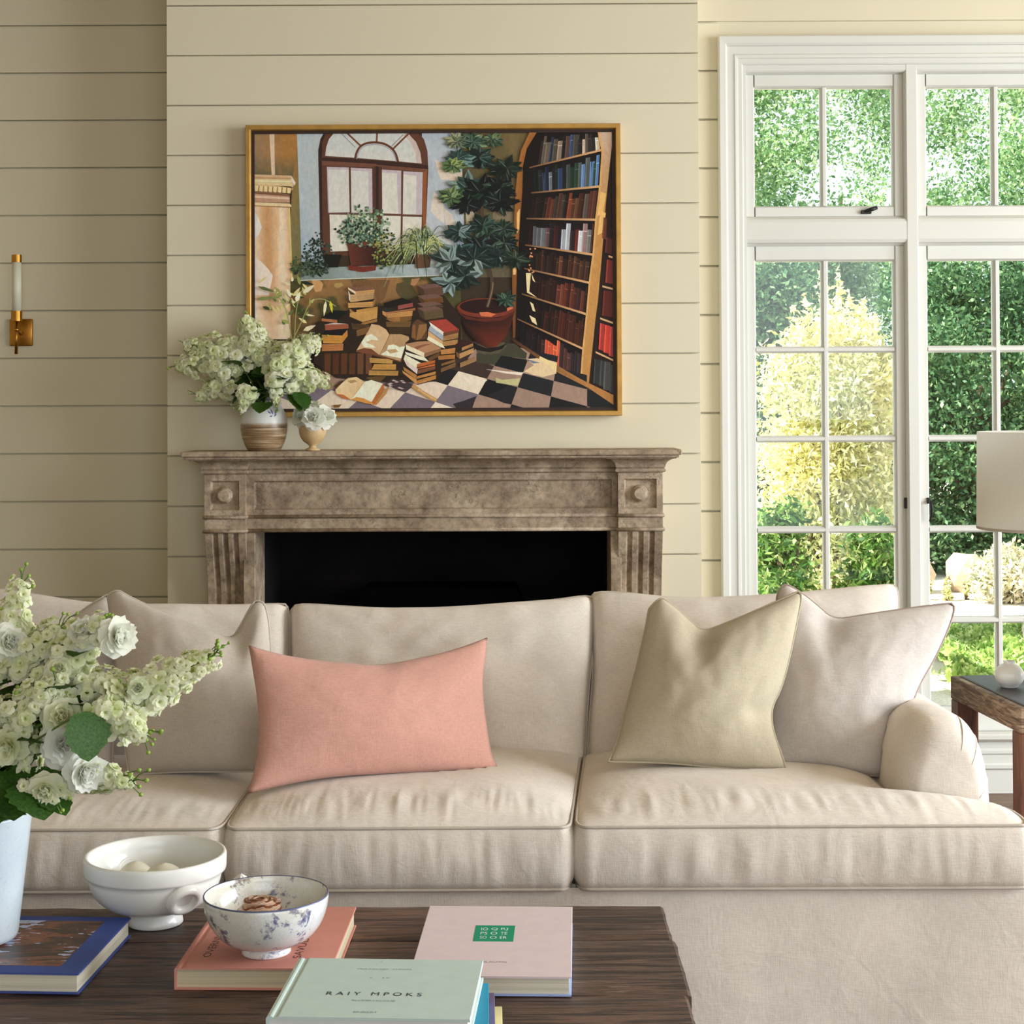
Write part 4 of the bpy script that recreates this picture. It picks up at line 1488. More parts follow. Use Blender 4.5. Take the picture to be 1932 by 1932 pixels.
# shell ball and a white ribbed shell lying in the marbled bowl
mt, nt, b = new_mat('banded_shell')
co = coords(nt, (1, 1, 1))
wv = N(nt, 'TexWave', Scale=30.0, Distortion=9.0, Detail=4.0); wv.wave_type = 'BANDS'; wv.bands_direction = 'Z'
nt.links.new(co, wv.inputs['Vector'])
n1 = N(nt, 'TexNoise', Scale=40.0, Detail=5.0); nt.links.new(co, n1.inputs['Vector'])
r1 = ramp(nt, wv.outputs['Fac'], [(0.1, lin(120, 74, 52)), (0.35, lin(204, 140, 96)), (0.6, lin(234, 214, 196)), (0.8, lin(120, 112, 128)), (0.95, lin(226, 180, 140))])
r2 = ramp(nt, n1.outputs['Fac'], [(0.4, (0.7, 0.7, 0.7)), (0.6, (1.1, 1.1, 1.1))])
nt.links.new(mixc(nt, 0.6, r1.outputs[0], r2.outputs[0], 'MULTIPLY'), b.inputs['Base Color']); b.inputs['Roughness'].default_value = 0.35
sh = empty('banded_shell', (PX(488, 2.905), 2.905, ZTAB + 0.0372 + 0.0212), label='round brown and white banded shell inside the marbled bowl', cat='shell')
mb = MB()
P = []
for i in range(25):
    th = PI * i / 24
    row = []
    for j in range(49):
        ph = 2 * PI * j / 48
        rr = 1.0 + 0.05 * math.sin(3 * ph + 6 * th) * math.sin(th)
        row.append((0.044 * rr * math.sin(th) * math.cos(ph), 0.037 * rr * math.sin(th) * math.sin(ph), 0.036 - 0.036 * math.cos(th) * (1.0)))
    P.append(row)
mb.grid(P).build('whorl', mt, sh)
mb = MB()
pts = []
for i in range(60):
    t = i / 59
    a = t * 5 * PI
    r = 0.03 * (1 - t) + 0.002
    pts.append((r * math.cos(a), r * 0.85 * math.sin(a), 0.0655 + 0.0075 * t))
mb.tube(pts, [0.004 * (1 - i / 62) + 0.001 for i in range(60)], 6).build('spire', mt, sh)
pw = W(455, 1648, 3.07)
ws = empty('ribbed_shell', (pw.x, 3.09, ZTAB + 0.0374), label='white ribbed shell standing on the coral book behind the marbled bowl', cat='shell')
mb = MB()
P = []
hgt = pw.z - ZTAB - 0.0374
for i in range(13):
    t = i / 12
    row = []
    r = 0.021 * (1 - t) ** .5 * (0.75 + .25 * t) + 0.0085 * math.sin(PI * t) ** .4 if t < 1 else 0.0005
    for j in range(41):
        ph = 2 * PI * j / 40
        rr = r * (1 + 0.10 * math.cos(8 * ph))
        row.append((rr * math.cos(ph) - 0.004 * (1 - t), rr * math.sin(ph) - 0.02 * t, hgt * t))
    P.append(row)
mb.grid(P).build('body', M['white_glaze'], ws)

# ------------------------------------------------------------------ tall pale vase on the blue book
mt, nt, b = new_mat('pale_blue_stoneware')
co = coords(nt)
n1 = N(nt, 'TexNoise', Scale=180.0, Detail=2.0); n2 = N(nt, 'TexNoise', Scale=10.0, Detail=4.0)
for q in (n1, n2): nt.links.new(co, q.inputs['Vector'])
r1 = ramp(nt, n2.outputs['Fac'], [(0.3, lin(192, 205, 214)), (0.7, lin(210, 220, 226))])
r2 = ramp(nt, n1.outputs['Fac'], [(0.3, (0.8, 0.84, 0.9)), (0.4, (1, 1, 1))])
nt.links.new(mixc(nt, 0.6, r1.outputs[0], r2.outputs[0], 'MULTIPLY'), b.inputs['Base Color'])
b.inputs['Roughness'].default_value = 0.3; b.inputs['Coat Weight'].default_value = 0.4
VX, VY, VZ = -0.972, 2.99, ZTAB + 0.0354
vs_ = empty('tall_vase', (VX, VY, VZ), label='tall pale blue-white tapered vase standing on the blue book', cat='vase')
VH = 0.228
prof = [(0, 0.004), (0.060, 0.002), (0.070, 0.0), (0.077, 0.004), (0.0795, 0.012)]
for i in range(1, 9):
    t = i / 8
    prof.append((0.0795 + (0.1035 - 0.0795) * t, 0.012 + (VH - 0.016) * t))
prof += [(0.1035, VH - 0.001), (0.1015, VH), (0.0995, VH - 0.002)]
for i in range(1, 9):
    t = 1 - i / 8
    prof.append((0.075 + (0.0985 - 0.075) * t, 0.014 + (VH - 0.02) * t))
prof.append((0, 0.014))
lathe_obj('body', prof, mt, vs_)

# ------------------------------------------------------------------ side table, small jar, lamp
mt, nt, b = new_mat('red_brown_wood')
n1 = N(nt, 'TexNoise', Scale=3.0, Detail=8.0, Roughness=.65, Distortion=.8); nt.links.new(coords(nt, (22, 22, 2.0)), n1.inputs['Vector'])
r1 = ramp(nt, n1.outputs['Fac'], [(0.3, lin(52, 26, 16)), (0.5, lin(98, 54, 34)), (0.7, lin(140, 86, 56))])
nt.links.new(r1.outputs[0], b.inputs['Base Color']); b.inputs['Roughness'].default_value = 0.5
bump(nt, b, n1.outputs['Fac'], 0.3, 0.002)
M['red_wood'] = mt
mt, nt, b = new_mat('worn_grey_wood')
n1 = N(nt, 'TexNoise', Scale=3.0, Detail=9.0, Roughness=.7, Distortion=1.2); nt.links.new(coords(nt, (3, 3, 30)), n1.inputs['Vector'])
r1 = ramp(nt, n1.outputs['Fac'], [(0.32, lin(48, 30, 22)), (0.48, lin(110, 82, 60)), (0.62, lin(164, 142, 116)), (0.75, lin(110, 70, 48))])
nt.links.new(r1.outputs[0], b.inputs['Base Color']); b.inputs['Roughness'].default_value = 0.6
bump(nt, b, n1.outputs['Fac'], 0.4, 0.002)
M['worn_wood'] = mt
M['slate_top'] = plain('dark_table_top', lin(58, 54, 62), rough=0.38, var=0.25, nscale=14, bstr=0.25, bscale=26)
ZST = 0.63
pb_, pf_ = Vector(xy(1793, 1275, ZST)), Vector(xy(1925, 1337, ZST))
dv = pb_ - pf_
TL_ = dv.length
ang = math.atan2(-dv.x, dv.y)
stt = empty('side_table', (pf_.x, pf_.y, 0), ang, label='square reddish wood side table with a dark top beside the sofa arm', cat='table')
TW = 0.54
MB().cbox(0.022, TW - 0.022, 0.022, TL_ - 0.022, ZST - 0.016, ZST + 0.004, 0.003).build('top_panel', M['slate_top'], stt)
for (x0, x1, y0, y1) in ((0, 0.0225, 0.0, TL_), (TW - 0.0225, TW, 0, TL_), (0.0225, TW - 0.0225, 0, 0.0225), (0.0225, TW - 0.0225, TL_ - 0.0225, TL_)):
    MB().cbox(x0, x1, y0, y1, ZST - 0.066, ZST, 0.003).build('apron', M['worn_wood'], stt)
for lx in (0.001, TW - 0.061):
    for ly in (0.001, TL_ - 0.061):
        MB().cbox(lx, lx + 0.06, ly, ly + 0.06, 0, ZST - 0.0662, 0.003).build('leg', M['red_wood'], stt)

jar = empty('bud_vase', (PX(1899, 4.63), 4.63, ZST + 0.0042), label='small round white bud vase on the side table', cat='vase')
prof = [(0, 0.003), (0.018, 0.0), (0.022, 0.001), (0.024, 0.004)]
for i in range(1, 15):
    a = -1.05 + (1.18 + 1.05) * i / 14
    prof.append((0.0405 * math.cos(a) ** 0.9 if math.cos(a) > 0 else 0.01, 0.0345 + 0.0335 * math.sin(a)))
prof += [(0.0155, 0.067), (0.0150, 0.0705), (0.0175, 0.0735), (0.0155, 0.0745), (0.0125, 0.071), (0.012, 0.05), (0, 0.045)]
lathe_obj('body', prof, M['white_glaze'], jar, 48)

M['shade'] = fabric('linen_lampshade', lin(244, 241, 234), weave=700, var=0.02, slub=0.25)
nt = M['shade'].node_tree
b_ = nt.nodes['Principled BSDF']
t_ = nt.nodes.new('ShaderNodeBsdfTranslucent'); t_.inputs[0].default_value = (*lin(248, 246, 240), 1)
mx_ = nt.nodes.new('ShaderNodeMixShader'); mx_.inputs[0].default_value = 0.5
nt.links.new(b_.outputs[0], mx_.inputs[1]); nt.links.new(t_.outputs[0], mx_.inputs[2]); nt.links.new(mx_.outputs[0], nt.nodes['Material Output'].inputs[0])
LY = 4.55
lx_ = PX(1847, LY) + 0.2
lamp = empty('table_lamp', (lx_, LY, ZST + 0.0042), label='table lamp with a cream linen drum shade', cat='lamp')
zb_ = W(1850, 998, LY).z - ZST - 0.004; ztp = W(1850, 815, LY).z - ZST - 0.004
lathe_obj('shade', [(0.203, zb_), (0.200, ztp), (0.1975, ztp), (0.2005, zb_)], M['shade'], lamp, 96)
lathe_obj('shade_trim', [(0.2038, zb_ - 0.001), (0.2036, zb_ + 0.006), (0.2004, zb_ + 0.006), (0.2004, zb_ - 0.001)], M['linen_piping'], lamp, 96)
bs = [(0, 0), (0.07, 0), (0.075, 0.006), (0.072, 0.014), (0.03, 0.022), (0.045, 0.05), (0.075, 0.11), (0.085, 0.17), (0.07, 0.24), (0.035, 0.30), (0.02, 0.33), (0.018, 0.36), (0, 0.36)]
lathe_obj('base', bs, M['white_glaze'], lamp)
sp = MB().tube([(0, 0, 0.359), (0, 0, ztp - 0.02)], 0.006, 10)
sp.tube([(-0.199, 0, ztp - 0.02), (0.199, 0, ztp - 0.02)], 0.0018, 6)
sp.tube([(0, -0.199, ztp - 0.02), (0, 0.199, ztp - 0.02)], 0.0018, 6)
sp.build('stem', M['brass'], lamp)

# ================================================================== framed painting
# painted on the canvas as flat dabs of colour, each a hair's breadth over the one before
YPF = 5.905                      # front of the frame
YCV = 5.925                      # canvas
pt_root_p = W(817, 785, 5.93)
paint = empty('framed_painting', (pt_root_p.x, 5.958, pt_root_p.z), label='framed oil painting of books and plants in a sunlit room above the mantel', cat='painting')
PO = Matrix.Translation(paint.location).inverted()
fo = [W(463, 236, YPF), W(1172, 232, YPF), W(1172.5, 784, YPF), W(464, 787.5, YPF)]
fx0, fx1 = (fo[0].x + fo[3].x) / 2, (fo[1].x + fo[2].x) / 2
fz0, fz1 = (fo[2].z + fo[3].z) / 2, (fo[0].z + fo[1].z) / 2
FWd = 0.0195
def frame_bar(name, prof, mat):
    for side in range(4):
        mb = MB()
        P = []
        for o, d in prof:
            c = [(fx0 + o, fz0 + o), (fx1 - o, fz0 + o), (fx1 - o, fz1 - o), (fx0 + o, fz1 - o)]
            a, b2 = c[side], c[(side + 1) % 4]
            P.append([(a[0], YC - 0.002 - d, a[1]), (b2[0], YC - 0.002 - d, b2[1])])
        P.append(P[0])
        mb.grid(P, smooth=False)
        o_ = mb.build(name, mat)
        o_.parent = paint; o_.matrix_parent_inverse = PO
dpt = YC - 0.002 - YPF
frame_bar('frame_rail', [(0, 0), (0, dpt - .003), (.002, dpt), (FWd - .004, dpt), (FWd - .002, dpt - .002), (FWd, dpt - .010), (FWd, 0)], M['gold_frame'])
frame_bar('liner', [(FWd, 0.0), (FWd, dpt - 0.012), (FWd + .0105, dpt - 0.012), (FWd + .0105, 0.0)], M['dark_liner'])

CL = (479, 1160, 248, 774)       # canvas in photo pixels
PV, PF, PC = [], [], []
LAYER = [0]
GAIN = 1.25
def cc(c):
    l_ = lin(*c)
    return tuple(min(0.95, v * GAIN) for v in l_)

def clip(pts):
    def cut(ps, inside, inter):
        out = []
        for i in range(len(ps)):
            a, c = ps[i - 1], ps[i]
            ia, ic = inside(a), inside(c)
            if ic:
                if not ia: out.append(inter(a, c))
                out.append(c)
            elif ia: out.append(inter(a, c))
        return out
    for ax, v, sg in ((0, CL[0], 1), (0, CL[1], -1), (1, CL[2], 1), (1, CL[3], -1)):
        if not pts: return pts
        ins = lambda p: (p[ax] - v) * sg >= 0
        def it(a, c):
            t = (v - a[ax]) / (c[ax] - a[ax])
            return (a[0] + (c[0] - a[0]) * t, a[1] + (c[1] - a[1]) * t)
        pts = cut(pts, ins, it)
    return pts

def poly(pts, col):
    "col: rgb tuple or function (x, y) -> rgb"
    pts = clip([tuple(p) for p in pts])
    if len(pts) < 3: return
    ar = sum(pts[i - 1][0] * pts[i][1] - pts[i][0] * pts[i - 1][1] for i in range(len(pts)))
    if abs(ar) < 0.3: return
    LAYER[0] += 1
    Y = YCV - LAYER[0] * 4e-6
    b0 = len(PV)
    for x, y in pts:
        PV.append(tuple(W(x, y, Y)))
        PC.append(cc(col(x, y)) if callable(col) else cc(col))
    PF.append(tuple(range(b0, b0 + len(pts))))

def patch(corners, nx, ny, col):
    "bilinear patch of small dabs, corners tl tr br bl"
    LAYER[0] += 1
    Y = YCV - LAYER[0] * 4e-6
    b0 = len(PV)
    (ax, ay), (bx, by), (cx, cy), (dx, dy) = corners
    for j in range(ny + 1):
        v = j / ny
        for i in range(nx + 1):
            u = i / nx
            x = (ax * (1 - u) + bx * u) * (1 - v) + (dx * (1 - u) + cx * u) * v
            y = (ay * (1 - u) + by * u) * (1 - v) + (dy * (1 - u) + cy * u) * v
            x = min(max(x, CL[0]), CL[1]); y = min(max(y, CL[2]), CL[3])
            PV.append(tuple(W(x, y, Y))); PC.append(cc(col(x, y, u, v)))
    for j in range(ny):
        for i in range(nx):
            q = b0 + j * (nx + 1) + i
            PF.append((q, q + 1, q + nx + 2, q + nx + 1))

def stroke(pts, w, col, taper=False):
    pts = [Vector((p[0], p[1], 0)) for p in pts]
    pts = smooth_poly(pts, 2) if len(pts) > 2 else pts
    l_, r_ = [], []
    k = len(pts)
    for i, p in enumerate(pts):
        t = pts[min(i + 1, k - 1)] - pts[max(i - 1, 0)]
        if t.length < 1e-6: continue
        t.normalize()
        nn_ = Vector((-t.y, t.x, 0)) * (w / 2 * ((1 - i / (k - 1)) * 0.85 + 0.15 if taper else 1))
        l_.append(p + nn_); r_.append(p - nn_)
    poly([(p.x, p.y) for p in l_] + [(p.x, p.y) for p in r_[::-1]], col)

def mixn(a, c, t):
    t = min(1, max(0, t))
    return tuple(a[i] + (c[i] - a[i]) * t for i in range(3))

def nz(x, y, s=0.05, seed=0.0):
    return mnoise.noise(Vector((x * s, y * s, seed)))

def CR(ox, oy, sc_):
    return lambda *pts: [(ox + p[0] * sc_, oy + p[1] * sc_) for p in pts]
C1 = CR(470, 240, 360 / 1932)
C2 = CR(560, 500, 340 / 1932)
C3 = CR(800, 200, 390 / 1932)
C4 = CR(300, 500, 520 / 1932)
C5 = CR(780, 480, 410 / 1932)
rnd = random.Random(11)
def jit(c, a=10):
    d = rnd.uniform(-a, a)
    return tuple(min(255, max(0, v + d + rnd.uniform(-a * .3, a * .3))) for v in c)

# ---- grounds
patch([(479, 248), (1160, 248), (1160, 774), (479, 774)], 12, 10, lambda x, y, u, v: (58, 46, 33))
def col_alcove(x, y, u, v):
    c = mixn((150, 122, 92), (166, 116, 62), u * 1.3)
    c = mixn(c, (92, 88, 64), (v - .45) * 2.2)
    return mixn(c, (182, 132, 76), nz(x, y, .09) * .6)
patch([(479, 248), (562, 248), (562, 345), (479, 345)], 20, 16, col_alcove)
poly(C1((205, 50), (255, 50), (262, 490), (228, 490)), (216, 190, 160))
patch([(553, 330), (564, 248), (574, 540), (540, 540)], 6, 16, lambda x, y, u, v: mixn((150, 112, 62), (118, 112, 72), v * 1.6 + nz(x, y, .1) * .5))
def col_wall1(x, y, u, v):
    c = mixn((176, 186, 190), (178, 184, 186), u)
    c = mixn(c, (140, 166, 192), max(0, v - .45) * 1.6 * (1 - u))
    return mixn(c, (186, 186, 184), nz(x, y, .06, 3) * .7)
patch([(560, 248), (612, 248), (612, 525), (570, 525)], 12, 26, col_wall1)
# pillar
def col_shaft(x, y, u, v):
    c = mixn((232, 206, 176), (196, 146, 100), math.sin(u * 4.2) ** 2)
    c = mixn(c, (214, 172, 118), max(0, nz(x * 2.2, y * .6, .05, 5)) * 1.2)
    c = mixn(c, (236, 216, 198), max(0, (v - .55)) * 2 * (1 - u))
    return mixn(c, (206, 190, 112), max(0, u - .9) * 6)
patch([(479, 388), (547, 390), (557, 640), (479, 640)], 18, 30, col_shaft)
poly(C1((55, 850), (100, 930), (130, 1010), (90, 1110), (50, 1100)), (238, 218, 206))
poly(C1((50, 1320), (120, 1360), (190, 1430), (240, 1503), (200, 1700), (50, 1700)), (236, 210, 196))
poly(C1((48, 478), (430, 490), (470, 560), (440, 612), (400, 585), (48, 572)), (206, 170, 128))
poly(C1((48, 520), (425, 530), (455, 575), (430, 600), (48, 580)), (214, 190, 140))
poly(C1((48, 500), (428, 512), (430, 530), (48, 522)), (188, 148, 108))
poly(C1((48, 538), (420, 548), (430, 556), (48, 546)), (242, 226, 192))
poly(C1((430, 495), (472, 562), (462, 590), (425, 540)), (222, 206, 190))
poly(C1((48, 578), (200, 585), (330, 600), (445, 620), (410, 672), (250, 655), (48, 648)), (210, 176, 124))
for i in range(8):
    x = 60 + i * 47
    poly(C1((x, 590 + i * 3), (x + 34, 594 + i * 3), (x + 26, 650 + i * 3), (x + 4, 646 + i * 3)), (234, 206, 154))
    stroke(C1((x + 40, 592 + i * 3), (x + 34, 652 + i * 3)), 1.2, (120, 84, 50))
poly(C1((48, 652), (250, 662), (410, 684), (412, 764), (48, 762)), (184, 142, 116))
poly(C1((48, 655), (250, 664), (410, 686), (408, 700), (48, 672)), (120, 84, 62))
poly(C1((48, 690), (410, 712), (408, 734), (48, 712)), (216, 186, 156))
poly(C1((48, 762), (410, 772), (430, 792), (425, 808), (48, 792)), (222, 198, 154))
poly(C1((48, 790), (420, 806), (415, 816), (48, 800)), (150, 110, 72))
stroke(C1((410, 815), (418, 1100), (430, 1503)), 1.6, (218, 196, 116))
# ---- wall right of the window, sun patches, olive wall
def col_wall2(x, y, u, v):
    c = mixn((176, 184, 192), (186, 190, 192), v)
    return mixn(c, (150, 160, 170), nz(x, y, .05, 8))
patch([(796, 248), (884, 248), (872, 540), (796, 540)], 14, 26, col_wall2)
poly(C3((100, 500), (150, 520), (280, 590), (420, 640), (425, 700), (330, 720), (230, 690), (160, 690), (130, 620)), (216, 200, 180))
poly(C3((90, 800), (180, 890), (190, 1100), (120, 1050), (60, 980)), (214, 200, 184))
poly(C3((180, 950), (260, 1010), (290, 1090), (270, 1180), (220, 1200)), (206, 194, 178))
poly(C3((120, 1200), (260, 1250), (250, 1300), (130, 1280)), (196, 196, 190))
patch(C3((345, 230), (1000, 230), (880, 1600), (390, 1600)), 14, 26, lambda x, y, u, v: mixn(mixn((88, 78, 46), (116, 96, 60), u + nz(x, y, .04, 2) * .6), (96, 88, 66), v))
poly(C3((640, 800), (850, 800), (830, 1220), (650, 1220)), (128, 112, 88))
poly(C3((390, 980), (470, 990), (460, 1130), (395, 1110)), (190, 178, 150))
# ---- arched window
WB = (92, 58, 42)
outer = C1((700, 330), (700, 230), (722, 120), (760, 50), (1710, 50), (1770, 120), (1805, 240), (1815, 420), (1800, 800), (1790, 1010), (1480, 1300), (740, 1300), (722, 900))
poly(outer, WB)
poly(C1((700, 330), (700, 230), (722, 120), (760, 50), (780, 50), (742, 150), (735, 330), (745, 1250), (722, 1250), (712, 800)), (50, 34, 28))
poly(C1((1760, 420), (1800, 420), (1790, 1010), (1755, 1010)), (140, 82, 46))
lun = C1((770, 290), (782, 200), (810, 120), (865, 52), (1600, 52), (1690, 150), (1735, 260), (1748, 368), (1500, 345), (1100, 312))
PN = (206, 204, 194)
poly(lun, lambda x, y: mixn(PN, (190, 196, 196), nz(x, y, .05) + .2))
poly(C1((1600, 52), (1690, 150), (1735, 260), (1748, 368), (1700, 362), (1680, 250), (1630, 150), (1560, 80)), (196, 176, 168))
for a, c in (((1130, 190), (985, 52)), ((1291, 150), (1296, 52)), ((1452, 225), (1612, 68))):
    stroke(C1(a, c), 3.4, (112, 66, 42))
stroke(C1((1075, 205), (930, 60)), 1.8, (150, 140, 150))
stroke(C1((1440, 195), (1560, 75)), 1.8, (146, 136, 146))
arc = [(1075, 312), (1085, 262), (1110, 212), (1150, 176), (1215, 155), (1290, 152), (1370, 166), (1440, 208), (1485, 262), (1508, 352)]
stroke(C1(*arc), 4.2, (96, 54, 34))
stroke(C1(*[(x * .93 + 90, y * .93 + 32) for x, y in arc]), 1.6, (150, 146, 160))
poly(C1((700, 305), (1100, 322), (1500, 352), (1812, 385), (1812, 425), (1290, 380), (700, 345)), (58, 38, 30))
poly(C1((735, 340), (1290, 372), (1290, 410), (735, 385)), (112, 72, 56))
poly(C1((1300, 380), (1790, 425), (1785, 452), (1300, 415)), (110, 70, 54))
def pane_(pts, sh=None):
    poly(C1(*pts), lambda x, y: mixn((214, 208, 194), (196, 198, 196), nz(x, y, .06, 4) + .3))
    if sh: poly(C1(*sh), (190, 176, 180))
pane_([(787, 402), (1008, 408), (1018, 862), (812, 866)], [(787, 402), (1008, 408), (1008, 432), (800, 428), (812, 866), (800, 866)])
pane_([(1030, 410), (1245, 420), (1250, 868), (1036, 866)], [(1030, 410), (1245, 420), (1250, 868), (1212, 868), (1206, 450), (1032, 440)])
pane_([(1345, 428), (1540, 440), (1538, 880), (1348, 872)], [(1345, 428), (1540, 440), (1538, 880), (1510, 880), (1496, 468), (1348, 460)])
pane_([(1562, 446), (1758, 455), (1750, 886), (1556, 882)], [(1562, 446), (1758, 455), (1750, 886), (1690, 880), (1694, 490), (1564, 480)])
for pts in ([(814, 884), (1022, 886), (1030, 1250), (824, 1260)], [(1038, 886), (1252, 890), (1252, 1250), (1040, 1250)], [(1350, 895), (1536, 900), (1530, 1250), (1350, 1250)], [(1556, 904), (1748, 908), (1740, 1250), (1552, 1250)]):
    poly(C1(*pts), lambda x, y: mixn((214, 210, 198), (222, 214, 176), nz(x, y, .08, 6) + .2))
poly(C1((1252, 395), (1345, 400), (1345, 900), (1255, 900)), (84, 52, 42))
poly(C1((1280, 395), (1312, 398), (1312, 900), (1285, 900)), (52, 34, 30))
poly(C1((810, 866), (1250, 872), (1250, 890), (812, 884)), (100, 66, 54))
poly(C1((1350, 880), (1750, 890), (1750, 905), (1350, 896)), (100, 66, 54))
# ---- sill and the wall below
def col_under(x, y, u, v):
    c = mixn((150, 110, 66), (104, 82, 50), v)
    q = nz(x, y, .028, 1.5) + .5 * nz(x, y, .07, 2.5)
    return mixn(c, (78, 74, 42), 1.0 if q > .02 else max(0, q * 4 + .6))
patch([(548, 526), (868, 516), (872, 640), (548, 640)], 60, 28, col_under)
poly(C2((160, 165), (250, 165), (285, 210), (260, 280), (200, 290), (175, 240)), (196, 150, 96))
poly(C2((410, 195), (480, 190), (500, 220), (440, 250), (400, 230)), (172, 142, 86))
poly(C2((1230, 150), (1320, 140), (1270, 220), (1220, 230)), (170, 122, 84))
poly(C2((1070, 200), (1150, 180), (1240, 220), (1280, 300), (1200, 340), (1090, 330), (1060, 270)), (86, 74, 46))
poly(C2((600, 160), (1000, 160), (940, 360), (860, 420), (820, 240), (600, 240)), lambda x, y: (118, 84, 52))
patch([(572, 506), (846, 496), (852, 520), (566, 530)], 20, 4, lambda x, y, u, v: mixn((122, 134, 128), (176, 188, 190), u + nz(x, y, .08) * .5))
stroke([(566, 529), (700, 524), (846, 519)], 1.6, (196, 196, 180))
# ---- foliage helpers
def leaf_(x, y, a, l, w, col):
    ca, sa = math.cos(a), math.sin(a)
    q = [(0, 0), (.3, .5), (.65, .38), (1, 0), (.65, -.38), (.3, -.5)]
    poly([(x + l * u * ca - w * v * sa, y + l * u * sa + w * v * ca) for u, v in q], col)
def fatsia(x, y, r, a0, col, hi, n=8, squash=.6, spread=2 * PI):
    r *= 1.55
    for k in range(n):
        a = a0 + spread * (k / n - .5) + rnd.uniform(-.14, .14)
        l = r * rnd.uniform(.72, 1.08)
        c = jit(col, 8) if rnd.random() < .66 else jit(hi, 12)
        dx, dy = math.cos(a), math.sin(a) * squash
        ln = math.hypot(dx, dy) * l
        aa = math.atan2(dy, dx)
        leaf_(x, y, aa, ln, r * .40, c)
        leaf_(x + 1, y + .6, aa - .10, ln * .96, r * .17, jit(mixn(c, (8, 12, 10), .45), 4))
        if rnd.random() < .6: leaf_(x, y, aa + .05, ln * .9, r * .05, jit(mixn(c, (170, 190, 190), .35), 6))
# pots on the sill
def ivy(cx, cy, rx, ry, n, cols, size=4.0):
    for _ in range(n):
        a, q = rnd.uniform(0, 2 * PI), rnd.random() ** .6
        leaf_(cx + rx * q * math.cos(a), cy + ry * q * math.sin(a), rnd.uniform(0, 2 * PI), rnd.uniform(.8, 1.9) * size, size * 1.0, jit(rnd.choice(cols), 12))
G1 = [(30, 44, 34), (52, 72, 56), (84, 108, 88), (120, 146, 124), (40, 56, 40)]
G2 = [(90, 116, 86), (140, 164, 134), (60, 84, 64), (168, 182, 140)]
ivy(598, 485, 30, 34, 240, [(24, 32, 28), (38, 52, 42), (60, 78, 66), (90, 104, 96)], 4)
poly(C1((740, 1290), (940, 1290), (900, 1420), (790, 1420)), (26, 26, 20))
for a in range(14):
    leaf_(*C1((700 + rnd.uniform(-20, 30), 1050 + a * 20))[0], rnd.uniform(0, 6.3), 4.5, 3.2, jit((40, 60, 48), 10))
ivy(690, 426, 46, 36, 220, G2, 4.8)
ivy(676, 438, 42, 24, 150, G1, 4.8)
poly(C1((990, 1170), (1300, 1170), (1290, 1200), (1250, 1400), (1030, 1400), (1000, 1210)), lambda x, y: mixn((96, 50, 36), (48, 26, 22), (x - 668) / 40))
poly(C1((985, 1160), (1310, 1160), (1300, 1205), (990, 1200)), (104, 56, 40))
poly(C1((1000, 1400), (1150, 1412), (1290, 1400), (1280, 1450), (1150, 1468), (1010, 1445)), (112, 46, 36))
ivy(684, 452, 38, 14, 90, G1 + G2, 4.2)
ivy(726, 470, 20, 38, 140, [(52, 70, 44), (110, 120, 60), (150, 150, 84), (40, 50, 32)], 4)
ivy(585, 506, 36, 14, 150, [(28, 40, 30), (50, 66, 50), (84, 96, 76)], 4)
for _ in range(30):
    p = C1((rnd.uniform(430, 540), rnd.uniform(1310, 1460)))[0]
    leaf_(*p, rnd.uniform(0, 6.3), 5, 3.5, jit((62, 82, 52), 14))
poly(C1((1660, 1240), (1850, 1240), (1830, 1420), (1690, 1430)), lambda x, y: mixn((112, 78, 54), (70, 52, 40), (x - 780) / 34))
for k in range(230):
    a = rnd.uniform(PI * 1.02, PI * 1.98)
    l = rnd.uniform(26, 68)
    x0, y0 = 797 + rnd.uniform(-8, 8), 474 + rnd.uniform(-6, 6)
    x1, y1 = x0 + l * .55 * math.cos(a), y0 + l * .9 * math.sin(a)
    x2, y2 = x0 + l * 1.05 * math.cos(a), y1 + l * rnd.uniform(.15, 1.2)
    stroke([(x0, y0), (x1, y1), (x2, y2)], rnd.uniform(1.2, 2.6), jit(rnd.choice([(150, 158, 84), (196, 196, 120), (84, 104, 64), (176, 184, 150), (56, 76, 46), (120, 138, 112)]), 12), True)
for pts in (((1540, 1180), (1560, 1320), (1555, 1480)), ((1690, 1150), (1700, 1400), (1720, 1500)), ((1760, 1200), (1790, 1420), (1800, 1540))):
    stroke(C1(*pts), 2.4, (40, 54, 32), True)
# ---- bookcase
L_in = C3((1062, 232), (960, 400), (925, 560), (918, 800), (890, 1200), (868, 1585)) + C5((905, 740))
P_l = C3((1620, 232), (1658, 430), (1640, 720), (1600, 1050), (1575, 1375)) + C5((1560, 230), (1535, 520), (1500, 850), (1482, 1108))
P_r = C3((1772, 232), (1735, 560), (1700, 900), (1664, 1385)) + C5((1640, 420), (1620, 560), (1590, 850), (1560, 1142))
poly(L_in + P_l[::-1], (20, 12, 9))
poly(C3((1770, 232), (1775, 232), (1775, 1585)) + C5((1785, 500), (1790, 1250), (1560, 1142)) + P_r[::-1], (38, 22, 15))
shelves = [C3((985, 570), (1655, 402)), C3((1000, 806), (1635, 742)), C3((955, 1046), (1600, 1052)), C3((945, 1292), (1575, 1378)), C5((985, 118), (1562, 242)), C5((965, 345), (1532, 520)), C5((925, 568), (1505, 828)), C5((910, 770), (1490, 1112))]
tops = [C3((1040, 235), (1640, 235))] + shelves[:-1]
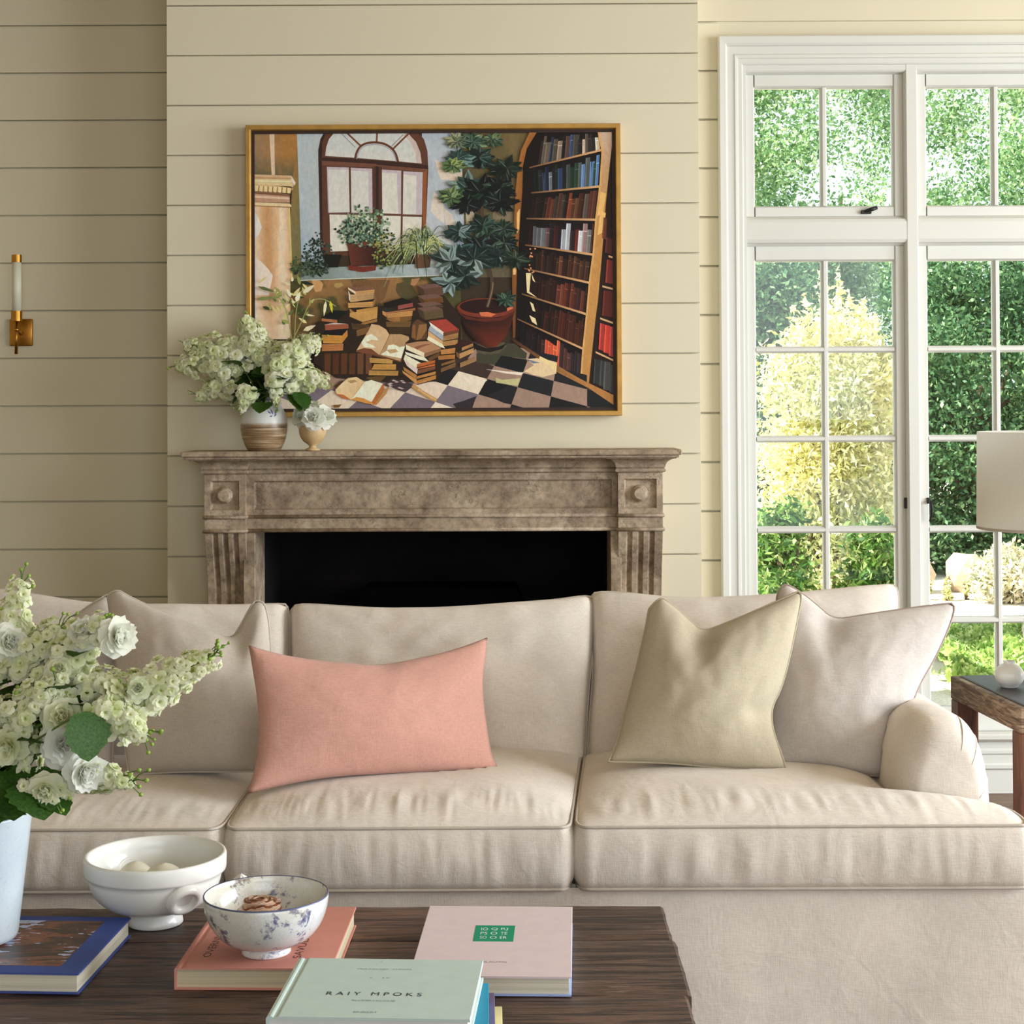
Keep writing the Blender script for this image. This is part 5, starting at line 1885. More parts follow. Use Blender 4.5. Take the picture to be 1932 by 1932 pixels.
pal = [[(96, 66, 62), (150, 108, 118), (70, 62, 54), (190, 168, 146), (120, 104, 88), (60, 84, 120), (34, 30, 26)],
       [(60, 84, 128), (44, 60, 92), (176, 188, 196), (40, 56, 40), (70, 78, 76), (30, 30, 34), (90, 116, 156)],
       [(72, 38, 24), (52, 28, 18), (72, 38, 24), (52, 28, 18), (140, 72, 50), (90, 54, 34), (38, 24, 18), (78, 66, 58)],
       [(190, 190, 198), (96, 36, 30), (140, 110, 110), (70, 28, 22), (110, 108, 104), (44, 30, 30)],
       [(66, 38, 24), (54, 30, 19), (76, 46, 28), (44, 24, 15), (110, 60, 42)],
       [(86, 40, 28), (62, 30, 20), (62, 30, 20), (126, 68, 54), (52, 28, 20), (100, 46, 34)],
       [(62, 30, 18), (52, 26, 15), (78, 36, 22), (42, 22, 14)],
       [(46, 32, 34), (58, 36, 36), (40, 28, 30), (70, 42, 36)]]
def lerp2(a, c, t): return (a[0] + (c[0] - a[0]) * t, a[1] + (c[1] - a[1]) * t)
for si in range(8):
    (ua, ub), (la, lb) = tops[si], shelves[si]
    t = 0.05 if si else .12
    while t < .97:
        w = rnd.uniform(.035, .07) * (1 if si < 4 else .9)
        hgt = rnd.uniform(.62, .88)
        c = rnd.choice(pal[si])
        shade = min(1, .30 + t * .95)
        if si == 7 and .42 < t < .62: c = (196, 84, 54); shade = 1
        lo0, lo1 = lerp2(la, lb, t), lerp2(la, lb, min(t + w, .985))
        up0, up1 = lerp2(ua, ub, t), lerp2(ua, ub, min(t + w, .985))
        lean_ = rnd.choice([0, 0, 0, 3]) if si in (0, 1, 3) else 0
        a0, a1 = lerp2(lo0, up0, hgt), lerp2(lo1, up1, hgt)
        c = tuple(v * shade for v in jit(c, 8))
        poly([lo0, lo1, (a1[0] + lean_, a1[1]), (a0[0] + lean_, a0[1])], c)
        poly([lo0, lerp2(lo0, lo1, .28), lerp2(a0, a1, .28), a0], tuple(min(255, v * 1.25 + 4) for v in c))
        if rnd.random() < .5:
            m0, m1 = lerp2(lo0, a0, .72), lerp2(lo1, a1, .72)
            poly([m0, m1, (m1[0], m1[1] - 1.4), (m0[0], m0[1] - 1.4)], tuple(min(255, v * 1.6 + 10) for v in c))
        t += w * rnd.uniform(1.0, 1.12)
for si, (a, c) in enumerate(shelves[:-1]):
    poly([a, c, (c[0], c[1] + 4.2), (a[0], a[1] + 2.6)], lambda x, y, a=a, c=c: mixn((110, 74, 46), (206, 158, 110), (x - a[0]) / (c[0] - a[0]) * 1.3))
    poly([(a[0], a[1] + 2.6), (c[0], c[1] + 4.2), (c[0], c[1] + 7), (a[0], a[1] + 5)], (16, 10, 8))
poly(P_l + P_r[::-1], lambda x, y: mixn((196, 168, 146), (184, 132, 72), (y - 260) / 110))
poly(P_l + [(p[0] + 3.5, p[1]) for p in P_l[::-1]], (206, 156, 92))
for yy in (1000, 1180): poly(C3((1650, yy - 200), (1700, yy - 180), (1672, yy), (1620, yy + 30)), (222, 176, 104))
L_out = C3((990, 238), (905, 420), (880, 560), (855, 800), (840, 1100), (822, 1585)) + C5((885, 745))
poly(L_out + L_in[::-1], lambda x, y: mixn((156, 100, 46), (112, 66, 32), (y - 300) / 200 + nz(x, y, .1)))
poly(C3((868, 1000), (895, 960), (890, 1150), (868, 1200)), (228, 176, 112))
poly(C3((838, 1310), (870, 1320), (862, 1400), (840, 1400)), (214, 140, 86))
poly(C5((885, 85), (920, 95), (908, 180), (885, 180)), (226, 178, 112))
for _ in range(14):
    p = C3((rnd.uniform(975, 1030), rnd.uniform(1310, 1560)))[0]
    leaf_(*p, rnd.uniform(0, 6), 4, 3, (222, 150, 100))
for pts in (((1000, 165), (1045, 165), (1030, 330), (1100, 385), (1010, 340)), ((1035, 420), (1065, 440), (1085, 510), (1060, 500)), ((1030, 540), (1085, 570), (1100, 630), (1055, 600)), ((1050, 170), (1085, 250), (1060, 230))):
    poly(C5(*pts), (236, 206, 158))
# second case at the edge
for (a, c) in ((C5((1735, 8), (1785, 22))), (C5((1680, 275), (1785, 302))), (C5((1660, 560), (1787, 606))), (C5((1620, 860), (1788, 938)))):
    poly([a, c, (c[0], c[1] + 3.6), (a[0], a[1] + 3.6)], (206, 164, 120))
for (x0, x1, y0, y1, c) in ((1720, 1778, 45, 265, (110, 42, 36)), (1690, 1780, 320, 560, (84, 34, 28)), (1660, 1700, 610, 860, (158, 54, 46)), (1704, 1748, 625, 885, (188, 60, 46)), (1750, 1786, 640, 915, (150, 58, 54)), (1610, 1660, 930, 1160, (44, 46, 44)), (1664, 1696, 940, 1180, (52, 54, 52)), (1700, 1755, 950, 1215, (66, 66, 64)), (1758, 1786, 980, 1240, (46, 48, 46)), (1690, 1720, -330, -130, (90, 50, 36)), (1715, 1770, -150, 0, (70, 34, 26))):
    poly(C5((x0, y0), (x1, y0 + 10), (x1 - 6, y1), (x0 - 14, y1 - 16)), c)
    poly(C5((x0, y0), (x0 + 12, y0 + 3), (x0, y1 - 12), (x0 - 14, y1 - 16)), tuple(min(255, v * 1.35) for v in c))
# ---- chequered floor
src = [(0, 0), (1, 0), (2, 0), (3, 0), (0, 1), (1, 1), (2, 1), (1, -1), (2, -1), (3, -1), (4, 0)]
dst = C5((400, 1035), (655, 1112), (925, 1180), (1222, 1265), (305, 1160), (580, 1245), (870, 1335), (720, 990), (970, 1055), (1250, 1125), (1545, 1345))
A_ = []
for (u, v), (x, y) in zip(src, dst):
    x, y = (x - 950) / 100, (y - 700) / 100
    A_.append([u, v, 1, 0, 0, 0, -x * u, -x * v, -x]); A_.append([0, 0, 0, u, v, 1, -y * u, -y * v, -y])
Hm = np.linalg.svd(np.array(A_))[2][-1].reshape(3, 3)
def HG(u, v):
    q = Hm @ np.array([u, v, 1.0])
    return (q[0] / q[2] * 100 + 950, q[1] / q[2] * 100 + 700)
fl_edge = C5((910, 820), (1270, 1000), (1560, 1160), (1790, 1330), (1790, 1380)) + [(480, 774), (480, 700), (640, 690), (760, 690), (860, 640)]
poly(fl_edge, (60, 46, 38))
FLOOR_CLIP = [(480, 774), (480, 704), (700, 690), (800, 660)] + C5((750, 820), (900, 790), (1270, 1000), (1560, 1160), (1790, 1330), (1790, 1380))
for i in range(-8, 8):
    for j in range(-3, 7):
        q = [HG(i, j), HG(i + 1, j), HG(i + 1, j + 1), HG(i, j + 1)]
        cx_, cy_ = sum(p[0] for p in q) / 4, sum(p[1] for p in q) / 4
        if not (470 < cx_ < 1180 and 655 < cy_ < 800): continue
        if cx_ > 985 and cy_ < 640 + (cx_ - 985) * .60: continue
        if cy_ < 700 and cx_ < 900: continue
        dark = (i + j) % 2 != 0
        lit = cx_ < 905 and cy_ > 715
        c = (118, 106, 114) if (dark and lit) else (28, 27, 29) if dark else (226, 206, 184) if lit else (158, 128, 112)
        poly(q, jit(c, 5))
# painted light and shade on the tiles
poly(C5((640, 1020), (830, 1040), (980, 1050), (960, 1075), (820, 1058)), (226, 212, 196))
poly(C5((1010, 930), (1130, 920), (1275, 960), (1270, 1060), (1150, 1090), (1060, 1070), (985, 1040), (1070, 985)), (222, 194, 152))
poly(C5((1010, 930), (1130, 965), (1060, 970)), (110, 120, 140))
poly(C5((730, 1095), (790, 1115), (950, 1100), (930, 1170), (830, 1155), (735, 1140)), (186, 178, 128))
poly(C5((340, 1125), (480, 1140), (660, 1115), (600, 1165), (430, 1160)), (232, 214, 190))
poly(C5((660, 1250), (760, 1210), (850, 1160), (925, 1180), (870, 1335), (800, 1320), (690, 1270)), (34, 32, 34))
poly(C5((350, 1330), (450, 1300), (560, 1260), (520, 1375), (380, 1365)), (46, 40, 44))
poly(C5((885, 745), (1130, 905), (1275, 985), (1480, 1105), (1562, 1145), (1790, 1255), (1790, 1345), (1560, 1190), (1265, 1040), (1115, 930), (885, 775)), lambda x, y: mixn((64, 36, 20), (172, 118, 64), (x - 985) / 70))
poly(C5((1125, 905), (1275, 975), (1270, 1045), (1115, 930)), (236, 202, 146))
poly(C5((560, 880), (700, 800), (900, 790), (1010, 880), (1000, 930), (780, 900), (720, 985), (560, 960)), (64, 62, 46))
poly(C5((780, 900), (1010, 935), (985, 1000), (730, 990)), (24, 24, 22))
# big pot with the fatsia
def ell(cx_, cy_, rx, ry, n=28, a0=0, a1=2 * PI):
    return [(cx_ + rx * math.cos(a0 + (a1 - a0) * k / n), cy_ + ry * math.sin(a0 + (a1 - a0) * k / n)) for k in range(n + 1)]
poly(C5((560, 870), (640, 890), (760, 880), (830, 820), (810, 780), (560, 800)), (84, 76, 60))
poly(C5((400, 500), (430, 600), (480, 700), (560, 780), (650, 830), (740, 820), (820, 740), (870, 620), (900, 500)), lambda x, y: mixn((30, 16, 12), (112, 44, 26), 1 - abs(x - 940) / 46))
poly(C5((500, 790), (560, 850), (680, 870), (790, 840), (830, 790), (760, 820), (640, 832), (540, 790)), (28, 18, 16))
poly([p for p in C5(*ell(645, 475, 258, 88))], (120, 52, 36))
poly([p for p in C5(*ell(645, 462, 235, 66))], (40, 18, 16))
poly(C5((390, 470), (440, 540), (560, 570), (760, 565), (880, 510), (905, 480), (900, 520), (800, 585), (640, 600), (470, 575), (400, 520)), (92, 38, 26))
poly(C5((585, 515), (660, 512), (735, 530), (690, 555), (600, 548)), (208, 110, 72))
poly(C5((830, 480), (890, 450), (885, 480), (835, 505)), (214, 116, 78))
stroke(C5((655, 470), (690, 360), (705, 260), (680, 140), (665, 60)) + C3((560, 1250), (545, 1050), (540, 900)), 6, (74, 58, 46))
stroke(C5((660, 465), (700, 330), (708, 250)), 2.2, (126, 104, 80))
D_, Hh = (22, 30, 26), (70, 92, 92)
for (x, y, r, a0, col_, hi_) in ((470, 330, 38, 3.6, (62, 84, 66), (130, 152, 120)), (640, 320, 30, 5.2, (60, 80, 60), (110, 128, 84)), (300, 330, 30, 3.2, (96, 108, 80), (150, 150, 110)),
        (520, 480, 52, 1.6, (20, 32, 26), (44, 66, 56)), (330, 500, 48, 3.0, (48, 70, 62), (110, 140, 132)), (270, 560, 34, 2.6, (84, 110, 62), (140, 160, 90)), (760, 590, 52, .4, (24, 34, 24), (48, 62, 44)),
        (420, 760, 60, 3.0, (52, 72, 64), (120, 140, 130)), (540, 820, 70, 1.6, (16, 22, 19), (40, 58, 48)), (700, 760, 50, .3, (16, 22, 18), (46, 60, 48)), (400, 900, 48, 2.4, (14, 20, 17), (40, 60, 44)), (700, 900, 52, 1.0, (16, 22, 18), (30, 44, 36)),
        (250, 840, 36, 2.6, (70, 96, 56), (124, 146, 90)),
        (560, 1130, 52, 3.2, (26, 42, 34), (56, 80, 62)), (330, 1180, 46, 2.9, (40, 60, 54), (110, 130, 130)), (730, 1150, 44, .2, (24, 36, 28), (50, 66, 50)),
        (540, 1340, 66, 1.6, D_, Hh), (330, 1390, 54, 2.9, (34, 50, 46), (120, 140, 140)), (740, 1280, 52, .2, D_, (54, 72, 56)), (680, 1420, 50, .9, (30, 44, 42), (126, 146, 156)), (330, 1500, 50, 2.6, (38, 54, 50), (140, 156, 150)), (860, 1440, 44, .3, (26, 38, 28), (44, 60, 40))):
    p = C3((x, y))[0]
    fatsia(p[0], p[1], r * .55 if r < 40 else r * .5, a0, col_, hi_, 9, .7)
    fatsia(p[0] + rnd.uniform(-4, 4), p[1] + rnd.uniform(-3, 5), r * .42, a0 + .4, col_, hi_, 7, .65)
for (x, y, r) in ((330, 250, 40), (460, 190, 44), (330, 60, 44), (540, 40, 50)):
    p = C5((x, y))[0]
    fatsia(p[0], p[1], r * .62, 2.4, (32, 46, 40), (132, 150, 144), 9, .7)
p = C5((820, 400))[0]
fatsia(p[0], p[1], 17, 2.0, (36, 56, 44), (60, 84, 64), 9, .7)
# ---- shadowy ground behind the books, then the stacks
poly(C2((200, 620), (560, 480), (900, 440), (1250, 360), (1560, 300), (1760, 560), (1760, 900), (1500, 1250), (1000, 1260), (420, 1210), (180, 1050)), (44, 32, 22))
poly(C2((940, 1290), (1020, 1220), (1150, 1240), (1260, 1290), (1170, 1360), (1060, 1330)), (66, 52, 54))
for _ in range(12):
    p = C2((rnd.uniform(960, 1150), rnd.uniform(1230, 1330)))[0]
    poly([(p[0] - 4, p[1]), (p[0], p[1] - 1.5), (p[0] + 5, p[1] + .5), (p[0], p[1] + 1.6)], (190, 168, 160))
PG = (206, 158, 98)
def bk2(front=None, side=None, top=None, cf=PG, cs=(160, 112, 64), ct=(40, 28, 20), line=True):
    if top: poly(C2(*top), ct)
    if side: poly(C2(*side), cs)
    if front:
        poly(C2(*front), lambda x, y, cf=cf: mixn(cf, tuple(v * .78 for v in cf), nz(x, y * 2.2, .12) + .25))
        if line and len(front) == 4:
            for k in (.35, .65):
                a = lerp2(front[0], front[3], k); c = lerp2(front[1], front[2], k)
                stroke(C2(a, c), .5, tuple(v * .72 for v in cf))
# upright spines at the back left
for i, x in enumerate(range(285, 780, 88)):
    poly(C2((x, 950), (x + 80, 945), (x + 74, 1170), (x + 4, 1170)), jit((92, 56, 32), 10))
    poly(C2((x, 950), (x + 14, 950), (x + 14, 1170), (x + 4, 1170)), (54, 32, 20))
# far right dim stack
for (y0, h, c) in ((230, 110, (104, 74, 56)), (340, 80, (112, 74, 36)), (420, 50, (84, 64, 40)), (470, 110, (96, 78, 52))):
    bk2([(1360, y0 + 30), (1560, y0), (1575, y0 + h - 20), (1375, y0 + h + 10)], [(1290, y0 - 10), (1360, y0 + 30), (1375, y0 + h + 10), (1320, y0 + h - 30)], [(1290, y0 - 10), (1480, y0 - 30), (1560, y0), (1360, y0 + 30)], c, tuple(v * .7 for v in c), (110, 80, 70))
# tallest stack
bk2([(630, 285), (835, 262), (832, 298), (632, 316)], [(548, 240), (630, 285), (632, 316), (552, 262)], [(548, 238), (770, 222), (835, 262), (630, 287)], (214, 164, 100), (230, 206, 170), (122, 84, 66))
bk2([(570, 318), (826, 300), (820, 372), (575, 398)], [(552, 272), (572, 316), (578, 398), (560, 372)], None, (206, 162, 112), (214, 206, 196))
bk2([(548, 408), (812, 392), (812, 448), (552, 460)], [(812, 392), (840, 362), (836, 420), (812, 448)], [(548, 404), (840, 362), (812, 394)], (206, 156, 90))
bk2([(640, 482), (868, 446), (866, 486), (640, 524)], [(566, 466), (640, 520), (640, 540), (568, 500)], [(560, 464), (860, 446), (640, 486)], (212, 158, 84))
bk2([(570, 510), (866, 488), (860, 570), (706, 612), (566, 552)], None, None, (208, 158, 88))
bk2([(706, 618), (862, 578), (860, 608), (664, 648)], [(566, 566), (706, 618), (664, 644), (580, 606)], None, (178, 128, 70), (40, 28, 20))
bk2([(580, 622), (780, 640), (770, 690), (600, 690)], None, None, (92, 66, 38))
bk2([(640, 700), (790, 660), (780, 730), (644, 764)], None, None, (128, 90, 52))
# left stack
bk2([(265, 572), (432, 588), (434, 618), (266, 600)], [(432, 588), (560, 500), (552, 545), (434, 618)], [(250, 570), (400, 486), (560, 492), (436, 590)], (186, 116, 72), (44, 28, 20), (20, 22, 20))
bk2([(300, 640), (552, 636), (556, 680), (304, 700)], None, [(290, 640), (400, 620), (550, 632)], (168, 92, 66), ct=(200, 180, 170))
bk2([(268, 748), (486, 756), (484, 840), (282, 838)], [(486, 756), (542, 696), (546, 760), (484, 840)], [(262, 745), (312, 700), (542, 690), (486, 758)], (216, 152, 66), (190, 128, 56), (24, 18, 24))
bk2([(270, 850), (500, 842), (494, 916), (268, 924)], None, None, (186, 120, 70))
# middle stack
bk2([(1085, 436), (1242, 404), (1246, 446), (1084, 478)], None, [(930, 410), (1130, 350), (1250, 404), (1085, 440), (940, 470)], (164, 84, 76), ct=(26, 22, 16))
bk2([(960, 508), (1270, 462), (1268, 484), (960, 536)], [(916, 490), (962, 510), (962, 560), (920, 528)], [(940, 452), (1084, 486), (960, 510), (916, 490)], (176, 112, 74), (190, 130, 80), (40, 44, 36))
bk2([(964, 524), (1244, 490), (1236, 545), (970, 570)], None, None, (206, 150, 86))
bk2([(950, 575), (1108, 560), (1108, 616), (1000, 602)], [(1110, 560), (1230, 545), (1228, 590), (1110, 616)], None, (170, 118, 62), (118, 84, 44))
bk2([(955, 610), (1225, 602), (1215, 665), (962, 664)], None, None, (112, 84, 46))
bk2([(985, 672), (1218, 668), (1215, 740), (995, 738)], None, None, (66, 48, 28))
# leaning books
poly(C2((1238, 630), (1290, 580), (1395, 630), (1395, 790), (1280, 810), (1225, 780)), (90, 62, 38))
poly(C2((1310, 640), (1390, 632), (1392, 700), (1330, 790), (1280, 806)), (140, 100, 60))
poly(C2((1240, 640), (1270, 640), (1275, 790), (1232, 775)), (128, 84, 48))
# stack with the red cover
bk2([(1570, 725), (1740, 695), (1732, 730), (1570, 760)], [(1416, 606), (1578, 722), (1572, 758), (1440, 660)], [(1420, 600), (1600, 580), (1740, 692), (1576, 724)], (120, 70, 46), (224, 216, 200), (162, 62, 50))
bk2([(1568, 765), (1732, 728), (1728, 785), (1566, 815)], [(1430, 650), (1570, 760), (1566, 812), (1410, 700)], None, (176, 130, 82), (160, 170, 180))
bk2([(1564, 822), (1728, 798), (1722, 850), (1562, 872)], [(1410, 705), (1566, 818), (1564, 872), (1406, 770)], None, (186, 138, 84), (210, 166, 116))
poly(C2((1410, 760), (1562, 850), (1590, 895), (1540, 880), (1395, 800)), (236, 220, 186))
bk2([(1545, 910), (1700, 888), (1694, 946), (1545, 958)], None, None, (196, 134, 72))
bk2([(1510, 975), (1698, 960), (1694, 1005), (1520, 1016)], None, None, (178, 118, 58))
bk2([(1550, 1060), (1700, 1010), (1696, 1040), (1550, 1080)], None, None, (150, 104, 58))
bk2([(1545, 1110), (1704, 1045), (1700, 1090), (1545, 1150)], None, None, (128, 92, 56))
# small stack by the pot
bk2([(1770, 885), (1888, 840), (1892, 870), (1770, 918)], None, [(1700, 850), (1800, 800), (1890, 836), (1770, 884)], (190, 138, 84), ct=(58, 28, 22))
bk2([(1744, 950), (1896, 890), (1896, 935), (1746, 1005)], [(1705, 930), (1744, 950), (1746, 1005), (1715, 985)], None, (198, 148, 94), (110, 78, 48))
bk2([(1750, 1050), (1910, 985), (1912, 1035), (1750, 1100)], None, None, (166, 126, 82))
# open book on the stack
bk2([(780, 995), (1030, 1012), (1025, 1058), (782, 1048)], None, None, (206, 158, 84))
bk2([(830, 1062), (1064, 1064), (1062, 1124), (800, 1120)], None, None, (200, 148, 72))
bk2([(775, 1130), (1090, 1135), (1084, 1186), (770, 1180)], None, None, (196, 146, 76))
poly(C2((760, 1200), (960, 1190), (900, 1250), (740, 1220)), (96, 70, 36))
poly(C2((632, 930), (700, 940), (880, 985), (1120, 1045), (1165, 850), (1205, 800), (1200, 760), (1100, 740), (995, 745), (960, 690), (890, 645), (800, 630), (770, 690)), (104, 62, 40))
poly(C2((640, 915), (770, 700), (800, 632), (880, 645), (955, 690), (992, 745), (940, 860), (885, 965), (800, 900), (720, 890)), lambda x, y: mixn((196, 158, 116), (226, 198, 160), nz(x, y, .07) + .3))
poly(C2((890, 965), (940, 870), (1000, 742), (1120, 742), (1200, 770), (1205, 800), (1165, 830), (1110, 1030)), lambda x, y: mixn((176, 140, 100), (210, 176, 132), nz(x, y, .07) + .2))
poly(C2((690, 830), (740, 760), (800, 740), (850, 770), (880, 810), (800, 800), (740, 830), (820, 860), (850, 890), (720, 880)), (240, 224, 198))
poly(C2((980, 860), (1040, 850), (1100, 880), (1160, 870), (1120, 1000), (1040, 985), (900, 960), (960, 920)), (240, 226, 200))
poly(C2((960, 910), (1060, 900), (1090, 930), (1000, 950)), (190, 154, 112))
poly(C2((635, 925), (720, 900), (800, 910), (880, 970), (800, 955), (700, 945)), (120, 70, 44))
# near stack with the pale cover edges
bk2([(1368, 945), (1548, 892), (1544, 925), (1366, 990)], [(1166, 850), (1368, 942), (1364, 990), (1172, 905)], [(1168, 845), (1300, 820), (1420, 815), (1548, 892), (1368, 945)], (150, 108, 72), (236, 212, 178), (172, 128, 92))
poly(C2((1260, 880), (1360, 850), (1440, 845), (1340, 880), (1290, 905)), (140, 84, 62))
bk2([(1410, 1000), (1536, 930), (1528, 975), (1420, 1035)], [(1160, 930), (1370, 990), (1420, 1038), (1300, 1010), (1170, 960)], None, (112, 78, 48), (238, 222, 196))
bk2([(1290, 1060), (1484, 1020), (1480, 1080), (1284, 1118)], [(1160, 960), (1330, 1050), (1290, 1110), (1145, 1010)], None, (198, 108, 52), (240, 220, 190))
bk2([(1300, 1125), (1486, 1085), (1482, 1125), (1296, 1165)], [(1145, 1010), (1296, 1110), (1290, 1170), (1180, 1080)], None, (134, 84, 54), (214, 196, 186))
bk2([(1290, 1195), (1490, 1140), (1488, 1172), (1286, 1230)], [(1140, 1090), (1286, 1180), (1284, 1230), (1150, 1130)], None, (212, 148, 76), (168, 116, 62))
bk2([(1286, 1240), (1494, 1180), (1490, 1222), (1284, 1280)], [(1130, 1130), (1284, 1230), (1284, 1280), (1140, 1160)], None, (208, 142, 72), (196, 140, 84))
for yy in (1010, 1080, 1130, 1175, 1232):
    stroke(C2((1284, yy + 95 if yy < 1100 else yy + 50), (1490, yy + 40 if yy < 1100 else yy)), 1.4, (38, 24, 18))
stroke(C2((1240, 1290), (1320, 1350), (1420, 1410), (1500, 1455)), 7, (186, 140, 84))
stroke(C2((1300, 1330), (1400, 1395), (1495, 1450)), 3, (206, 170, 116))
# open book on the floor
poly(C2((405, 1300), (470, 1240), (500, 1240), (440, 1360)), (70, 46, 34))
poly(C2((830, 1495), (950, 1330), (990, 1310), (960, 1380), (850, 1505)), (176, 128, 74))
poly(C2((420, 1380), (580, 1440), (800, 1490), (830, 1500), (940, 1330), (925, 1270), (800, 1235), (720, 1250), (640, 1200), (560, 1210), (480, 1270), (410, 1330)), (176, 104, 52))
poly(C2((414, 1340), (480, 1270), (545, 1212), (640, 1200), (725, 1250), (580, 1445), (500, 1400), (425, 1378)), lambda x, y: mixn((232, 204, 160), (196, 150, 96), nz(x, y, .08) + .2))
poly(C2((584, 1442), (640, 1370), (728, 1250), (800, 1232), (922, 1272), (800, 1470), (700, 1425)), lambda x, y: mixn((240, 226, 202), (228, 206, 176), nz(x, y, .08) + .2))
poly(C2((584, 1442), (640, 1415), (720, 1430), (800, 1470), (826, 1500), (720, 1478)), (206, 142, 70))
poly(C2((418, 1380), (500, 1390), (580, 1445), (500, 1430)), (190, 104, 56))
poly(C2((540, 1240), (620, 1230), (650, 1250), (580, 1270)), (176, 140, 92))
poly(C2((390, 1500), (480, 1495), (450, 1530), (400, 1530)), (120, 86, 44))
# pale leaves of the painted plant beside the pillar
for _ in range(46):
    x, y = rnd.gauss(548, 24), rnd.gauss(580, 24)
    leaf_(x, y, rnd.uniform(-2.8, .4), rnd.uniform(9, 22), rnd.uniform(3.5, 7), jit(rnd.choice([(226, 216, 178), (196, 190, 120), (92, 104, 52), (60, 74, 40), (214, 200, 140), (150, 150, 84)]), 10))
for pts in (((940, 520), (990, 420), (1060, 250), (1150, 230), (1240, 290)), ((930, 520), (900, 330), (840, 210), (700, 150)), ((950, 520), (960, 300), (1000, 180))):
    stroke(C4(*pts), 1.8, (150, 150, 90))
for (x, y, a, l, w, c) in ((690, 150, .3, 36, 6, (84, 100, 56)), (680, 240, -.1, 40, 7, (120, 130, 76)), (1010, 195, -.6, 26, 9, (222, 214, 182)), (960, 260, -1.2, 22, 9, (226, 220, 190)), (1000, 120, .2, 24, 6, (32, 40, 26)), (1170, 250, 1.7, 30, 6, (226, 220, 184)), (1200, 250, 1.4, 24, 6, (206, 196, 60)), (1010, 460, -.4, 26, 9, (220, 206, 170))):
    p = C4((x, y))[0]
    leaf_(p[0], p[1], a, l, w, c)

me = bpy.data.meshes.new('canvas')
me.from_pydata(PV, [], PF)
ca = me.color_attributes.new('paint', 'FLOAT_COLOR', 'POINT')
ca.data.foreach_set('color', np.array([(*c, 1.0) for c in PC], np.float32).ravel())
me.update()
mt, nt, b = new_mat('oil_paint')
at = nt.nodes.new('ShaderNodeVertexColor'); at.layer_name = 'paint'
n1 = N(nt, 'TexNoise', Scale=1.0, Detail=5.0, Roughness=.6, Distortion=1.0); nt.links.new(coords(nt, (70, 1, 38)), n1.inputs['Vector'])
r1 = ramp(nt, n1.outputs['Fac'], [(0.3, (0.84, 0.84, 0.84)), (0.7, (1.12, 1.12, 1.12))])
nt.links.new(mixc(nt, 0.8, at.outputs[0], r1.outputs[0], 'MULTIPLY'), b.inputs['Base Color'])
b.inputs['Roughness'].default_value = 0.55
b.inputs['Specular IOR Level'].default_value = 0.25
me.materials.append(mt)
cv = bpy.data.objects.new('canvas', me)
link(cv, paint)
cv.matrix_parent_inverse = PO
print('painting dabs', LAYER[0])
bb = MB().box(fx0 + FWd, fx1 - FWd, YCV + 0.0004, YC - 0.003, fz0 + FWd, fz1 - FWd).build('canvas_back', M['dark_liner'])
bb.parent = paint; bb.matrix_parent_inverse = PO

# ================================================================== flowers
def petal_mesh(name, whorls, mat, ruffle=0.12, seed=0, jitter=0.15, cols=None):
    """whorls: list of (n petals, length, width, tilt from the axis in degrees, cup, start radius, lift)"""
    rg = random.Random(seed)
    V, F, Cc = [], [], []
    nu, nv = 4, 4
    for wi, (n, ln, wd, tilt, cup, r0, lift) in enumerate(whorls):
        off = rg.uniform(0, 6.28)
        for k in range(n):
            az = off + 2 * PI * k / n + rg.uniform(-jitter, jitter)
            tl = math.radians(tilt + rg.uniform(-9, 9))
            l_ = ln * rg.uniform(.86, 1.1)
            b0 = len(V)
            ph = rg.uniform(0, 6.28)
            for i in range(nu + 1):
                u = i / nu
                wid = wd * (0.30 + 0.70 * math.sin(min(1, u * 1.25 + .05) * PI * .62)) * (1 if u < .8 else .92)
                # petals arch outwards: tilt grows along the length
                tt = tl + cup * (u - .3)
                rad = r0 + l_ * u * math.sin(tt)
                hgt = lift + l_ * u * math.cos(tt)
                for j in range(nv + 1):
                    s = j / nv * 2 - 1
                    lat = wid * s * .5
                    inw = -abs(s) ** 2 * wid * .20 * (1 - .5 * u)
                    rf = ruffle * l_ * u * u * math.sin(ph + s * 5.0)
                    pull = l_ * .22 * s * s * u * u
                    r_ = rad + inw * math.cos(tt) + rf * math.cos(tt) - pull * math.sin(tt)
                    h_ = hgt - inw * math.sin(tt) * .8 + rf * math.sin(tt) * .6 - (abs(s) ** 3) * l_ * .03 * u - pull * math.cos(tt)
                    V.append((r_ * math.cos(az) - lat * math.sin(az), r_ * math.sin(az) + lat * math.cos(az), h_))
                    Cc.append(u)
            for i in range(nu):
                for j in range(nv):
                    q = b0 + i * (nv + 1) + j
                    F.append((q, q + 1, q + nv + 2, q + nv + 1))
    me = bpy.data.meshes.new(name)
    me.from_pydata(V, [], F)
    at = me.color_attributes.new('along', 'FLOAT_COLOR', 'POINT')
    at.data.foreach_set('color', np.array([(c, c, c, 1) for c in Cc], np.float32).ravel())
    me.polygons.foreach_set('use_smooth', [True] * len(F))
    me.materials.append(mat)
    me.update()
    return me


